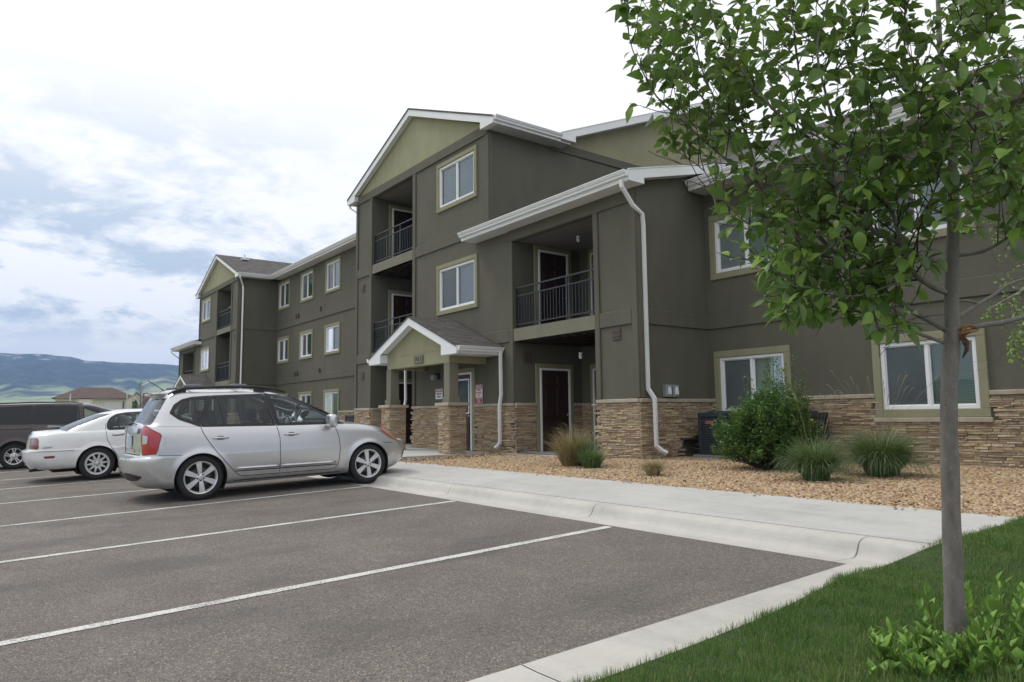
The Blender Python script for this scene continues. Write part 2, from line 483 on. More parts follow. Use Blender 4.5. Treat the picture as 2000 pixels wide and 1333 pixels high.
def roof_slab(quads, th=.05):
    b = MB()
    for q in quads:
        n = (Vector(q[1])-Vector(q[0])).cross(Vector(q[2])-Vector(q[0])).normalized()
        if n.z < 0: q = list(reversed(q)); n = -n
        b.quad(q); lo = [tuple(Vector(p)-Vector((0, 0, th))) for p in q]; b.quad(list(reversed(lo)))
        k = len(q)
        for i in range(k): b.quad([lo[i], lo[(i+1) % k], q[(i+1) % k], q[i]])
    o = b.build('roof', MT['shingle'], BLD); roof_uv(o); return o

def gablefront(yf, yw, xl, xr, ze, pitch, fd=.2, ret=.55, name='gable_fascia'):
    """rake fascia boards with returns, front plane yf, wall plane yw (yf<yw); xl,xr eave tips; ze top at eave"""
    xm = (xl+xr)/2; za = ze+pitch*(xm-xl); b = MB()
    for sg, xe in ((1, xl), (-1, xr)):
        b.prism([(xe, ze), (xm, za), (xm, za-fd*1.05), (xe+sg*ret, ze+pitch*ret-fd*1.05), (xe+sg*ret, ze-fd*.85), (xe, ze-fd*.85)], 'y', yf, yf+.03)
        # drip edge
        b.prism([(xe-sg*.015, ze-.006), (xm, za), (xm, za+.018), (xe-sg*.015, ze+.012)], 'y', yf-.012, yf+.02)
        # return box side and bottom
        b.box(xe+sg*(ret-.015), xe+sg*ret, yf+.03, yw, ze-fd*.85, ze+pitch*ret-fd)
        b.box(xe, xe+sg*ret, yf+.03, yw-.002, ze-fd*.85, ze-fd*.85+.015)
        # rake soffit
        b.prism([(xe+sg*ret, ze+pitch*ret-fd*.9), (xm, za-fd*.9), (xm, za-fd*.9+.012), (xe+sg*ret, ze+pitch*ret-fd*.9+.012)], 'y', yf+.03, yw)
    return b.build(name, MT['white'], BLD)

MT['glass_dark'] = None
t = NT('dark_reflective_glass'); MT['glass_dark'] = t.done(t.bsdf((.02, .025, .028), .05, IOR=1.7))

F1, F2, F3 = 0.0, 3.07, 6.10          # floor levels ; slab/belt 2.75-3.07 , 5.78-6.10
Y1 = 10.75; YR = 13.0; YM = 13.45; XM = -31.65

def half(mirror):
    if mirror: MB.MX = 2*XM; MB.DY = .55
    main = not mirror
    # ---------------- block front wall (three storeys, x -23.5..-15.3) and wing front (x -15.3..-10.07, two storeys)
    wz = [(-17.94, -15.83, 6.88, 8.34), (-17.94, -15.83, 3.82, 5.29)]
    holes = [(-22.25, -19.4, 0, 2.75), (-22.25, -19.4, 3.07, 5.78), (-22.25, -19.4, 6.10, 8.47), (-14.25, -11.3, 0, 2.75), (-14.25, -11.3, 3.07, 5.30)]
    holes += [hole(*w) for w in wz]
    b = MB(); cells(b, 'y', Y1, -23.5, -15.3, -.05, 8.75, holes[:3]+holes[5:], .16)
    b.quad([(-15.3, Y1, 5.5), (-15.3, 24.5, 5.5), (-15.3, 24.5, 8.75), (-15.3, Y1, 8.75)])
    b.quad([(-23.5, Y1, 0), (-23.5, YM, 0), (-23.5, YM, 8.75), (-23.5, Y1, 8.75)])
    b.build('wall', MT['stucco'], BLD)
    b = MB(); cells(b, 'y', Y1, -15.3, -10.07, -.05, 5.72, holes[3:5], .16)
    hx = (11.98, 12.8, .05, .36)
    zt = 5.72
    b.quad([(-10.07, Y1, -.05), (-10.07, hx[0], -.05), (-10.07, hx[0], zt+.3), (-10.07, Y1, zt)])
    b.quad([(-10.07, hx[0], hx[3]), (-10.07, hx[1], hx[3]), (-10.07, hx[1], zt+.5), (-10.07, hx[0], zt+.3)])
    b.quad([(-10.07, hx[0], -.05), (-10.07, hx[1], -.05), (-10.07, hx[1], hx[2]), (-10.07, hx[0], hx[2])])
    b.quad([(-10.07, hx[1], -.05), (-10.07, YR, -.05), (-10.07, YR, zt+.55), (-10.07, hx[1], zt+.5)])
    b.quad([(-10.072, Y1, zt-.02), (-10.072, 13.9, zt-.02), (-10.072, 13.9, 6.62), (-10.072, Y1, 5.86)])
    b.build('wall', MT['stucco'], BLD)
    # balcony recess interiors
    def recess(x0, x1, zs, tops, yb=13.0):
        b = MB(); c = MB()
        for z, zt in zip(zs, tops):
            b.quad([(x0, Y1+.16, z), (x0, yb, z), (x0, yb, zt), (x0, Y1+.16, zt)]); b.quad([(x1, Y1+.16, z), (x1, yb, z), (x1, yb, zt), (x1, Y1+.16, zt)])
            b.quad([(x0, yb, z), (x1, yb, z), (x1, yb, zt), (x0, yb, zt)])
        b.build('balcony_wall', MT['stucco'], BLD)
        return
    recess(-22.25, -19.4, (0, 3.07, 6.1), (2.72, 5.75, 8.5)); recess(-14.25, -11.3, (0, 3.07), (2.72, 5.33))
    for (x0, x1, lv) in ((-22.25, -19.4, (F2, F3)), (-14.25, -11.3, (F2,))):
        for z in lv:
            b = MB(); b.box(x0-.0, x1, Y1-.02, Y1+.13, z-.32, z-.012); b.build('balcony_slab_edge', MT['olive2'], BLD, bevel=.006)
            b = MB(); b.box(x0+.002, x1-.002, Y1+.13, 12.998, z-.06, z-.015); b.build('balcony_floor', MT['concrete_pad'], BLD)
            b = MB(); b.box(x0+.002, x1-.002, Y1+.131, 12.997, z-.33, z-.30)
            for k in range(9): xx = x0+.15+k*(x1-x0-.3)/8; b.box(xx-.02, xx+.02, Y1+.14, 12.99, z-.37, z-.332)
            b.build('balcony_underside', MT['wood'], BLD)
            railing(x0+.02, x1-.02, Y1+.06, z)
        b = MB(); zc = 8.47 if x0 < -20 else 5.30
        b.box(x0+.001, x1-.001, Y1+.165, 12.998, zc+.012, zc+.03); b.build('balcony_ceiling', MT['ceil'], BLD)
    # doors in recesses
    for z in ((F1, F2, F3)): door(-22.25, 11.52, 12.44, z, z+2.06, 'x', 1)
    for z in ((F1, F2)):
        door(-14.25, 11.58, 12.50, z, z+2.06, 'x', 1)
        door(13.0, -13.72, -12.80, z, z+2.06, 'y', -1)
        # ceiling globe light
        b = MB(); zc = 2.36 if z == 0 else 5.30-.02
        b.lathe([(0, 0), (.05, 0), (.05, -.03), (.03, -.05), (.045, -.08), (.05, -.11), (.03, -.15), (0, -.16)], (-12.85, 11.7, zc+.05 if z == 0 else zc), 'z', 12)
        b.build('ceiling_light', MT['signwhite'], BLD, smooth=True)
    # vents
    def vent(cx, cz, ax='y', pos=Y1, s=-1, w=.22, h=.25):
        b = MB()
        for k in range(5):
            z = cz-h/2+h*k/5
            if ax == 'y': b.box(cx-w/2, cx+w/2, pos, pos+s*(.02+.012*(k % 2)), z, z+h/5*.7)
            else: b.box(pos, pos+s*.03, cx-w/2, cx+w/2, z, z+h/5*.7)
        if ax == 'y': b.box(cx-w/2-.015, cx+w/2+.015, pos, pos+s*.016, cz-h/2-.02, cz+h/2+.01)
        else: b.box(pos, pos+s*.016, cx-w/2-.015, cx+w/2+.015, cz-h/2-.02, cz+h/2+.01)
        b.build('wall_vent', MT['ventbrown'], BLD)
    vent(-10.67, 2.60); vent(-22.95, 2.35); vent(-22.95, 5.40); vent(11.17, 2.37, 'x', -14.25, 1)
    # ---------------- pilasters, belts, frieze (proud trims)
    b = MB(); p = .042
    b.box(-23.5, -15.3, Y1-p, Y1, 8.47, 8.75)                        # frieze
    b.box(-23.53, -23.38, Y1-p, Y1, 1.22, 8.468)                      # corner board
    b.box(-15.42, -15.26, Y1-p, Y1, 5.9, 8.468)
    for (xa, xb) in ((-22.42, -22.25), (-19.4, -19.22)):
        b.box(xa, xb, Y1-p, Y1, 1.235, 8.468)
    b.box(-23.378, -22.422, Y1-p+.004, Y1, 2.75, 3.07); b.box(-23.378, -22.422, Y1-p+.004, Y1, 5.78, 6.10)
    b.box(-19.218, -15.422, Y1-p+.004, Y1, 5.78, 6.10); b.box(-19.218, -14.402, Y1-p+.004, Y1, 2.75, 3.07)
    # wing
    b.box(-14.40, -14.25, Y1-p, Y1, 1.235, 5.30); b.box(-11.3, -11.15, Y1-p, Y1, 1.235, 5.30); b.box(-14.40, -10.04, Y1-p, Y1, 5.302, 5.60)
    b.box(-10.20, -10.04, Y1-p, Y1, 1.235, 5.30); b.box(-11.148, -10.202, Y1-p+.004, Y1, 2.75, 3.07)
    # side of wing belt + side corner
    b.box(-10.07, -10.07+p, Y1, Y1+.13, 1.235, 5.62); b.box(-10.07, -10.07+p-.004, Y1+.132, YR, 2.75, 3.07)
    # right side wall frieze under main gable
    b.box(-15.3, -15.3+p, 12.95, 24.5, 8.50, 8.76); b.box(-15.3, -15.262, Y1+.001, Y1+.12, 5.9, 8.495)
    # inner side (x=-23.5, facing -x) seen on mirrored block
    b.box(-23.5-p, -23.5, Y1, Y1+.13, 1.235, 8.6); b.box(-23.5-p+.004, -23.5, Y1+.132, YM, 2.75, 3.07); b.box(-23.5-p+.004, -23.5, Y1+.132, YM, 5.78, 6.10)
    b.build('belt_and_corner_boards', MT['stucco'], BLD, bevel=.012)
    # windows on the block
    for i, w in enumerate(wz): window(*w, Y1, right='curtain' , left='screen' if i else 'curtain', tw=.125)
    # ---------------- stone
    sk = [(-22.25, -19.4, -1, 3), (-14.25, -11.3, -1, 3)]
    if main: sk.append((-17.17, -15.98, -1, 3))
    runs = [('y', Y1, -23.5, -10.07, -1, sk), ('x', -10.07, Y1-.03, YR, 1, [(11.93, 12.85, -.02, .42)]), ('x', -14.25, Y1, 11.40, 1, []), ('x', -14.25, 12.67, 13.0, 1, []), ('y', 13.0, -14.25, -13.9, -1, []),
            ('y', 13.0, -12.62, -11.3, -1, []), ('x', -22.25, Y1, 11.34, 1, []), ('x', -22.25, 12.62, 13.0, 1, []), ('x', -11.3, Y1+.0, 13.0, -1, []), ('x', -23.5, Y1-.03, YM, -1, [])]
    wainscot(runs, seed=3 if main else 9)
    # ---------------- gable panel of block
    ze = 8.76; pit = .40; xl, xr = -23.98, -14.82; xm = -19.4
    b = MB(); b.quad([(-23.4, Y1-.012, 8.752), (-15.4, Y1-.012, 8.752), (xm, Y1-.012, ze+pit*(xm-xl)-.12)]); b.build('gable_panel', MT['olive'], BLD)
    yf = 10.56
    gablefront(yf, Y1-.013, xl, xr, ze, pit, .21, .60)
    # block roof (ridge along y) and eaves
    za = ze+pit*(xm-xl); yend = 19.5
    q1, q2 = -23.46, -15.34; zq = lambda x: ze+.03+pit*((x-xl) if x < xm else (xr-x))
    roof_slab([[(xl, yf-.02, ze+.03), (xm, yf-.02, za+.03), (xm, yend, za+.03), (q1, yend, zq(q1)), (q1, 12.93, zq(q1)), (xl, 12.93, ze+.03)], [(xr, yf-.02, ze+.03), (xm, yf-.02, za+.03), (xm, yend, za+.03), (q2, yend, zq(q2)), (q2, 12.93, zq(q2)), (xr, 12.93, ze+.03)]])
    b = MB(); gutter(b, 'y', xr, yf+.03, 12.9, ze+.02, 1); gutter(b, 'y', xl, yf+.03, YM-.5, ze+.02, -1); b.build('gutter', MT['white'], BLD)
    b = MB(); b.box(xr-.02, xr, yf+.03, 12.9, ze-.17, ze); b.box(xl, xl+.02, yf+.03, YM-.5, ze-.17, ze); b.build('fascia', MT['white'], BLD)
    b = MB(); b.box(-15.3, xr-.02, yf+.03, 13.3, ze-.17, ze-.15); b.box(xl+.02, -23.5, yf+.03, YM, ze-.17, ze-.15); b.build('soffit', MT['soffit'], BLD)
    # main body end gable facing +x : rake
    yE, zE, mp = 12.93, 8.86, .40; yr = 19.6; zr = zE+mp*(yr-yE); y2 = 2*yr-yE
    xo = xr
    b = MB()
    for sg, ye in ((1, yE), (-1, y2)):
        b.prism([(ye, zE), (yr, zr), (yr, zr-.22), (ye+sg*.55, zE+mp*.55-.22), (ye+sg*.55, zE-.17), (ye, zE-.17)], 'x', xo-.03, xo)
        b.prism([(ye, zE), (yr, zr), (yr, zr+.02), (ye, zE+.02)], 'x', xo-.02, xo+.015)
        b.box(-15.3, xo-.03, ye+sg*.535, ye+sg*.55, zE-.17, zE)
        b.prism([(ye+sg*.55, zE+mp*.55-.2), (yr, zr-.2), (yr, zr-.185), (ye+sg*.55, zE+mp*.55-.185)], 'x', -15.3, xo-.03)
    b.box(-15.3, xo-.03, yE, yE+.55, zE-.17, zE-.155)
    b.build('gable_fascia', MT['white'], BLD)
    b = MB(); b.quad([(-15.285, 13.2, 8.762), (-15.285, 26.1, 8.762), (-15.285, yr, zr-.13)]); b.build('gable_panel', MT['olive'], BLD)
    b = MB(); b.quad([(-15.3, 24.5, 0), (-15.3, 26.1, 0), (-15.3, 26.1, 8.75), (-15.3, 24.5, 8.75)]); b.build('wall', MT['stucco'], BLD)
    # ---------------- wing shed roof + eave
    yg = 10.30; zg = 5.80; ms = .245; ytop = 13.75
    xL, xR = -15.29, -9.78
    roof_slab([[(xL, yg, zg), (xR-.035, yg, zg), (xR-.035, ytop, zg+ms*(ytop-yg)), (xL, ytop, zg+ms*(ytop-yg))]], .04)
    b = MB(); gutter(b, 'x', yg, -15.97, -9.80, zg-.01, -1); b.box(-15.97, -9.80, yg, yg+.02, zg-.22, zg-.01); b.build('gutter', MT['white'], BLD)
    b = MB(); b.box(-15.95, -9.80, yg+.02, Y1, zg-.22, zg-.205); b.box(-15.95, -15.93, yg+.02, Y1, zg-.204, zg-.03); b.build('soffit', MT['white'], BLD)
    if True:
        b = MB(); b.quad([(-15.95, yg, zg), (-15.31, yg, zg), (-15.31, Y1-.03, zg+ms*(Y1-yg)), (-15.95, Y1-.03, zg+ms*(Y1-yg))]); o = b.build('roof', MT['shingle'], BLD); roof_uv(o)
    b = MB()
    b.prism([(yg, zg), (ytop, zg+ms*(ytop-yg)), (ytop, zg+ms*(ytop-yg)-.2), (yg+.45, zg+ms*.45-.2), (yg+.45, zg-.22), (yg, zg-.22)], 'x', xR-.03, xR)
    b.prism([(yg-.01, zg), (ytop, zg+ms*(ytop-yg)), (ytop, zg+ms*(ytop-yg)+.02), (yg-.01, zg+.02)], 'x', xR-.02, xR+.014)
    b.prism([(yg+.45, zg+ms*.45-.19), (ytop, zg+ms*(ytop-yg)-.19), (ytop, zg+ms*(ytop-yg)-.175), (yg+.45, zg+ms*.45-.175)], 'x', -10.07, xR-.03)
    b.box(-10.07, xR-.03, yg+.435, yg+.45, zg-.22, zg-.05)
    b.build('rake_fascia', MT['white'], BLD)
    # downspout on the wing side wall
    xs = -10.0
    downspout([(xs+.06, 10.24, 5.62), (xs+.06, 10.26, 5.48), (xs+.0, 10.62, 5.18), (xs+.0, 10.90, 5.02), (xs+.0, 10.92, 4.8), (xs+.0, 10.92, 1.42), (xs+.12, 10.97, 1.22), (xs+.12, 10.98, .28), (xs+.2, 11.05, .18), (xs+.27, 11.12, .13)])
    # downspout on inner side of block (visible on mirrored block), full height
    xi = -23.57
    downspout([(xl-.02, 10.66, 8.66), (xl-.0, 10.68, 8.50), (xi-.0, 10.95, 8.15), (xi, 10.97, 7.9), (xi, 10.97, 1.4), (xi-.1, 11.0, 1.2), (xi-.1, 11.0, .2), (xi-.2, 11.05, .12)])
    # ---------------- outer two storey part behind (x>-10.07) 
    if main:
        W1 = (-9.93, -8.10, .80, 2.25); W2 = (-6.47, -4.64, .80, 2.25)
        W3 = (-9.93, -8.10, 3.83, 5.28); W4 = (-6.47, -4.64, 3.83, 5.28); W5 = (-2.9, -1.07, .80, 2.25); W6 = (-2.9, -1.07, 3.83, 5.28)
        ws = [W1, W2, W3, W4, W5, W6]; xe = 6.0
        b = MB(); cells(b, 'y', YR, -10.07, xe, -.05, 6.0, [hole(*w) for w in ws], .12); b.quad([(xe, YR, -.05), (xe, 26, -.05), (xe, 26, 6), (xe, YR, 6)]); b.build('wall', MT['stucco'], BLD)
        labs = ['ground floor window behind the leafy shrub', 'large ground floor window above the pampas grass', None, None, None, None]
        for w, lb in zip(ws, labs): window(*w, YR, 'blind', 'screen', tw=.14, label=lb)
        b = MB(); b.box(-10.03, xe, YR-.04, YR, 2.75, 3.07); b.build('belt_board', MT['stucco'], BLD, bevel=.012)
        sk = [(w[0], w[1], w[2]-.09, 3) for w in (W1, W2, W5)]
        wainscot([('y', YR, -10.04, xe, -1, sk)], seed=21)
        b = MB()
        for w in (W1, W2, W5): b.box(w[0]-.03, w[1]+.03, YR-.075, YR, w[2]-.085, w[2]-.002)
        b.build('stone_sill', MT['capstone'], BLD, bevel=.012)
        y0, z0, m2 = 12.42, 6.02, .47; yrr = 19.6; zrr = z0+m2*(yrr-y0)
        roof_slab([[(-10.0, y0, z0), (xe+.3, y0, z0), (xe+.3, yrr, zrr), (-10.0, yrr, zrr)], [(-15.29, 13.72, z0+m2*(13.72-y0)), (-10.0, 13.72, z0+m2*(13.72-y0)), (-10.0, yrr, zrr), (-15.29, yrr, zrr)]], .05)
        b = MB(); gutter(b, 'x', y0, -10.02, xe+.3, z0-.01, -1); b.box(-10.02, xe+.3, y0, y0+.02, z0-.22, z0-.01); b.box(-10.02, -10.0, y0+.02, YR, z0-.22, z0); b.build('gutter', MT['white'], BLD)
        b = MB(); b.box(-10.0, xe+.3, y0+.02, YR, z0-.22, z0-.2); b.build('soffit', MT['soffit'], BLD)
        b = MB(); b.tube([(-5.9, 14.2, 6.6), (-5.9, 14.2, 7.5)], .05, 10); b.build('roof_vent_pipe', MT['white'], BLD)
        # pipes in recess
        b = MB(); b.box(-10.18, -10.16, 11.9, 12.9, .0, .42); b.box(-10.16, -10.03, 11.95, 11.98, .04, .37); b.box(-10.16, -10.03, 12.8, 12.83, .04, .37); b.box(-10.16, -10.03, 11.95, 12.83, .37, .40); b.box(-10.16, -10.03, 11.95, 12.83, .01, .04); b.build('recess_lining', MT['stucco'], BLD)
        b = MB(); b.tube([(-10.17, 12.3, .2), (-9.95, 12.3, .18), (-9.85, 12.34, .16), (-9.8, 12.5, .16)], .014, 6); b.tube([(-10.17, 12.42, .26), (-9.98, 12.42, .25), (-9.8, 12.5, .2)], .022, 6); b.build('refrigerant_pipes', MT['ventbrown'], BLD)
    else:
        b = MB(); b.quad([(-10.07, YR, 0), (-4, YR, 0), (-4, YR, 6), (-10.07, YR, 6)]); b.build('wall', MT['stucco'], BLD)
        y0, z0, m2 = 12.42, 6.02, .47; zrr = z0+m2*(19.6-y0)
        roof_slab([[(-10.0, y0, z0), (-3.7, y0, z0), (-3.7, 19.6, zrr), (-10.0, 19.6, zrr)]], .05)
        b = MB(); gutter(b, 'x', y0, -10.02, -3.7, z0-.01, -1); b.build('gutter', MT['white'], BLD)
    # ---------------- porch
    porch(main)
    MB.MX = None; MB.DY = 0

def porch(main):
    cx = -17.1; hw = 2.4; ze = 2.61; pit = .41; yf = 9.33; fd = .21
    xl, xr = cx-hw, cx+hw; za = ze+pit*hw
    yb = 9.57; xbR = -15.41; xbL = 2*cx-xbR
    for xa in (-15.79, 2*cx+15.79-.55):
        b = MB(); x1 = xa+.55
        for (ax, pos, a0, a1, s) in (('y', 9.45, xa, x1, -1), ('x', x1, 9.45, 10.0, 1), ('y', 10.0, xa, x1, 1), ('x', xa, 9.45, 10.0, -1)):
            stones(b, ax, pos+s*(-.045), a0+.03, a1-.03 if ax == 'y' else a1-.03, -.08, 1.17, s, int(xa*7)+1)
        b.box(xa+.04, x1-.04, 9.49, 9.96, -.08, 1.17)
        o = b.build('porch_pier', MT['stone'], BLD)
        b = MB(); b.box(xa-.05, x1+.05, 9.40, 10.05, 1.17, 1.25); b.build('pier_cap', MT['capstone'], o, bevel=.01)
        xs = xa+.12; b = MB(); b.box(xs, xs+.27, yb, yb+.27, 1.25, 2.27); b.box(xs-.03, xs+.30, yb-.03, yb+.30, 1.252, 1.40); b.build('porch_post', MT['olive2'], o, bevel=.006)
    b = MB()
    b.box(xbL, xbR, yb, yb+.24, 2.27, 2.60); b.box(xbR-.24, xbR, yb+.24, Y1-.03, 2.27, 2.60); b.box(xbL, xbL+.24, yb+.24, Y1-.03, 2.27, 2.60)
    xi = cx-(za-.15-2.6)/pit
    b.prism([(xbL, 2.602), (xbR, 2.602), (xbR, ze+pit*(xr-xbR)-.07), (cx, za-.07), (xbL, ze+pit*(xbL-xl)-.07)], 'y', yb, yb+.2)
    b.build('porch_gable_beam', MT['olive'], BLD, bevel=.004)
    gablefront(yf, yb, xl, xr, ze, pit, fd, .72, 'porch_fascia')
    roof_slab([[(xl, yf-.02, ze+.02), (cx, yf-.02, za+.02), (cx, Y1, za+.02), (xl, Y1, ze+.02)], [(xr, yf-.02, ze+.02), (cx, yf-.02, za+.02), (cx, Y1, za+.02), (xr, Y1, ze+.02)]], .035)
    # wall flashing along roof/wall joint
    b = MB()
    for sg in (-1, 1): b.prism([(cx, za+.02), (cx+sg*hw, ze+.02), (cx+sg*hw, ze+.075), (cx, za+.075)], 'y', Y1-.045, Y1-.03)
    b.build('roof_flashing', MT['ventbrown'], BLD)
    b = MB(); gutter(b, 'y', xr, yf+.03, Y1-.06, ze+.01, 1); gutter(b, 'y', xl, yf-.02, Y1-.06, ze+.01, -1); b.box(xr-.02, xr, yf+.03, Y1-.03, ze-.17, ze); b.box(xl, xl+.02, yf+.03, Y1-.03, ze-.17, ze); b.build('porch_gutter', MT['white'], BLD)
    b = MB(); b.box(xl+.02, xbL-.002, yf+.031, Y1-.03, ze-.17, ze-.155); b.box(xbR+.002, xr-.02, yf+.031, Y1-.03, ze-.17, ze-.155)
    b.build('porch_soffit', MT['white'], BLD)
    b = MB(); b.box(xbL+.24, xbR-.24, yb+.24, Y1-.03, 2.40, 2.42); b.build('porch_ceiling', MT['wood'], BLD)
    for sg, xd in ((1, -14.62), (-1, 2*cx+14.62)):
        xg = xd+sg*.0
        downspout([(xg, Y1-.16, 2.52), (xg, Y1-.16, 2.3), (xg, Y1-.08, 2.15) if False else (xg, Y1-.15, 1.45), (xg-.06, Y1-.16, 1.15), (xg-.06, Y1-.16, .25), (xg-.12, Y1-.2, .15), (xg-.17, Y1-.24, .12)])
    door(Y1, -17.0, -16.15, 0, 2.04, 'y', -1, 1, glass=True)

MT['olive2'] = stucco('stucco_grey_sage', (.215, .205, .155))
half(False); half(True)

# ---------------- middle wall between the blocks (recessed)
mz = [(6.87, 8.45), (3.90, 5.34), (.80, 2.24)]
mx = [-39.62, -36.25, -32.93, -29.45, -26.0]
ws = [(x, x+1.8, a, c) for x in mx for (a, c) in mz]
b = MB(); cells(b, 'y', YM, -39.8, -23.5, -.05, 8.75, [hole(*w) for w in ws], .12); b.build('wall', MT['stucco'], BLD)
k = 0
for w in ws:
    r = 'curtain' if -33.5 < w[0] < -32 and w[2] > 3 else 'vblind'
    window(*w, YM, r, 'screen', tw=.125)
b = MB()
b.box(-39.76, -23.55, YM-.04, YM, 2.75, 3.07); b.box(-39.76, -23.55, YM-.04, YM, 5.78, 6.05); b.build('belt_board', MT['stucco'], BLD, bevel=.012)
wainscot([('y', YM, -39.75, -23.6, -1, [(w[0], w[1], w[2]-.09, 3) for w in ws if w[2] < 1])], seed=33)
b = MB(); gutter(b, 'x', 12.92, -40.3, -22.9, 8.80, -1); b.box(-40.3, -22.9, 12.92, 12.94, 8.59, 8.79); b.build('gutter', MT['white'], BLD)
b = MB(); b.box(-40.3, -22.9, 12.94, YM, 8.59, 8.61); b.build('soffit', MT['white'], BLD)
zr = 8.86+.40*(19.6-12.93)
roof_slab([[(-48.5, 12.92, 8.82), (-14.83, 12.92, 8.86), (-14.83, 19.6, zr), (-48.5, 19.6, zr)], [(-14.83, 26.3, 8.86), (-48.5, 26.3, 8.86), (-48.5, 19.6, zr), (-14.83, 19.6, zr)]], .04)
b = MB(); b.quad([(-53.2, 26.1, 0), (6, 26.1, 0), (6, 26.1, 6), (-53.2, 26.1, 6)]); b.quad([(-48, 26.1, 6), (-15.3, 26.1, 6), (-15.3, 26.1, 8.8), (-48, 26.1, 8.8)]); b.build('wall', MT['stucco'], BLD)
# small wall outlets
b = MB()
for (x, z) in ((-36.9, 6.15), (-33.6, 6.15), (-36.9, 3.12), (-33.6, 3.12)):
    b.box(x, x+.18, YM-.07, YM-.02, z, z+.2); b.box(x+.3, x+.48, YM-.07, YM-.02, z, z+.2) if x < -36 else None
b.build('dryer_vent', MT['ventbrown'], BLD)
# roof pipe vent on the far block roof
b = MB(); b.tube([(-43.0, 12.5, 10.15), (-43.0, 12.5, 10.60)], .05, 8); b.box(-43.2, -42.8, 12.3, 12.7, 10.26, 10.34); b.build('roof_vent_pipe', MT['white'], BLD)

# ---------------- text helper
def text_mesh(parent, txt, size, origin, xdir, up, mat, name='lettering', ext=.002, align='CENTER', bold=0.0, shear=0):
    cu = bpy.data.curves.new(name, 'FONT'); cu.body = txt; cu.size = size; cu.extrude = ext; cu.align_x = align; cu.align_y = 'CENTER'; cu.offset = bold; cu.shear = shear
    tmp = bpy.data.objects.new('tmp', cu); col.objects.link(tmp)
    dg = bpy.context.evaluated_depsgraph_get(); me = bpy.data.meshes.new_from_object(tmp.evaluated_get(dg))
    col.objects.unlink(tmp); bpy.data.objects.remove(tmp)
    x = Vector(xdir).normalized(); u = Vector(up).normalized(); n = x.cross(u)
    Mx = Matrix(((x.x, u.x, n.x, origin[0]), (x.y, u.y, n.y, origin[1]), (x.z, u.z, n.z, origin[2]), (0, 0, 0, 1)))
    me.transform(Mx); me.materials.clear(); me.materials.append(mat); me.name = name
    o = bpy.data.objects.new(name, me); link(o, parent); return o

# house number plaque
pl = empty('house_number_plaque', (-16.93, 9.56, 2.45), 'small grey plaque reading 1411 on the sage porch gable', 'plaque')
b = MB(); b.box(-17.16, -16.70, 9.525, 9.568, 2.335, 2.555); b.build('plate', MT['olive2'], pl, bevel=.01)
text_mesh(pl, '1411', .19, (-16.93, 9.524, 2.445), (1, 0, 0), (0, 0, 1), MT['ink'], 'number', bold=.004)
# warning sign (slightly crooked)
sg = empty('warning_sign', (-17.83, 10.72, 1.56), 'small white warning sign with red header left of the entrance door', 'sign')
b = MB(); b.box(-18.02, -17.64, 10.728, 10.735, 1.41, 1.70); b.build('sign_plate', MT['signwhite'], sg)
b = MB(); b.box(-17.99, -17.67, 10.722, 10.7275, 1.61, 1.685); b.build('header_band', MT['red'], sg)
text_mesh(sg, 'WARNING', .06, (-17.83, 10.7195, 1.648), (1, 0, 0), (0, 0, 1), MT['signwhite'], 'header_text')
text_mesh(sg, 'BACK UP', .065, (-17.83, 10.7265, 1.555), (1, 0, 0), (0, 0, 1), MT['ink'], 'message_text', bold=.002)
text_mesh(sg, 'SERVICE', .06, (-17.83, 10.7265, 1.475), (1, 0, 0), (0, 0, 1), MT['ink'], 'message_text', bold=.002)
# permit parking sign
sg = empty('parking_sign', (-15.79, 10.72, 1.5), 'tall narrow red and white permit parking notice right of the entrance door', 'sign')
b = MB(); b.box(-15.95, -15.63, 10.728, 10.735, 1.24, 1.735); b.build('sign_plate', MT['signwhite'], sg, bevel=.002)
b = MB(); b.box(-15.935, -15.645, 10.722, 10.7275, 1.635, 1.72); b.box(-15.935, -15.645, 10.722, 10.7275, 1.255, 1.40); b.build('header_band', MT['red'], sg)
text_mesh(sg, 'NOTICE', .068, (-15.79, 10.7195, 1.677), (1, 0, 0), (0, 0, 1), MT['signwhite'], 'header_text', bold=.001)
for i, s_ in enumerate(('PERMIT', 'PARKING', 'ONLY')): text_mesh(sg, s_, .062, (-15.79, 10.7265, 1.595-i*.07), (1, 0, 0), (0, 0, 1), MT['red'], 'message_text', bold=.001)
for i, s_ in enumerate(('VIOLATORS', 'WILL BE', 'TOWED')): text_mesh(sg, s_, .042, (-15.79, 10.7195, 1.375-i*.045), (1, 0, 0), (0, 0, 1), MT['signwhite'], 'footer_text')
# wall lamp by the entrance
wl = empty('wall_lamp', (-17.88, 10.7, 2.05), 'small dark lantern on the wall under the porch roof', 'wall lamp')
b = MB(); b.box(-17.95, -17.81, 10.70, 10.75, 1.98, 2.16); b.box(-17.92, -17.84, 10.60, 10.70, 2.10, 2.14); b.build('bracket', MT['metal_dark'], wl)
b = MB(); b.box(-17.96, -17.80, 10.52, 10.66, 1.96, 2.10); b.build('lamp_housing', MT['greybox'], wl, bevel=.01)
# utility boxes on side wall
for i, (y0, lb) in enumerate(((11.42, 'left of two small grey electrical boxes on the wall beside the downspout'), (11.64, 'right of two small grey electrical boxes on the wall beside the downspout'))):
    u = empty('electrical_box', (-10.05, y0+.09, 1.38), lb, 'electrical box', 'paired electrical boxes')
    b = MB(); b.box(-10.068, -9.96, y0, y0+.18, 1.26, 1.51); b.build('enclosure', MT['greybox'], u, bevel=.008)
    b = MB(); b.prism([(y0+.05, 1.31), (y0+.13, 1.31), (y0+.13, 1.40), (y0+.105, 1.47), (y0+.075, 1.47), (y0+.05, 1.40)], 'x', -9.96, -9.935); b.build('cover_flap', MT['greybox2'] if 'greybox2' in MT else MT['vinyl'], u)

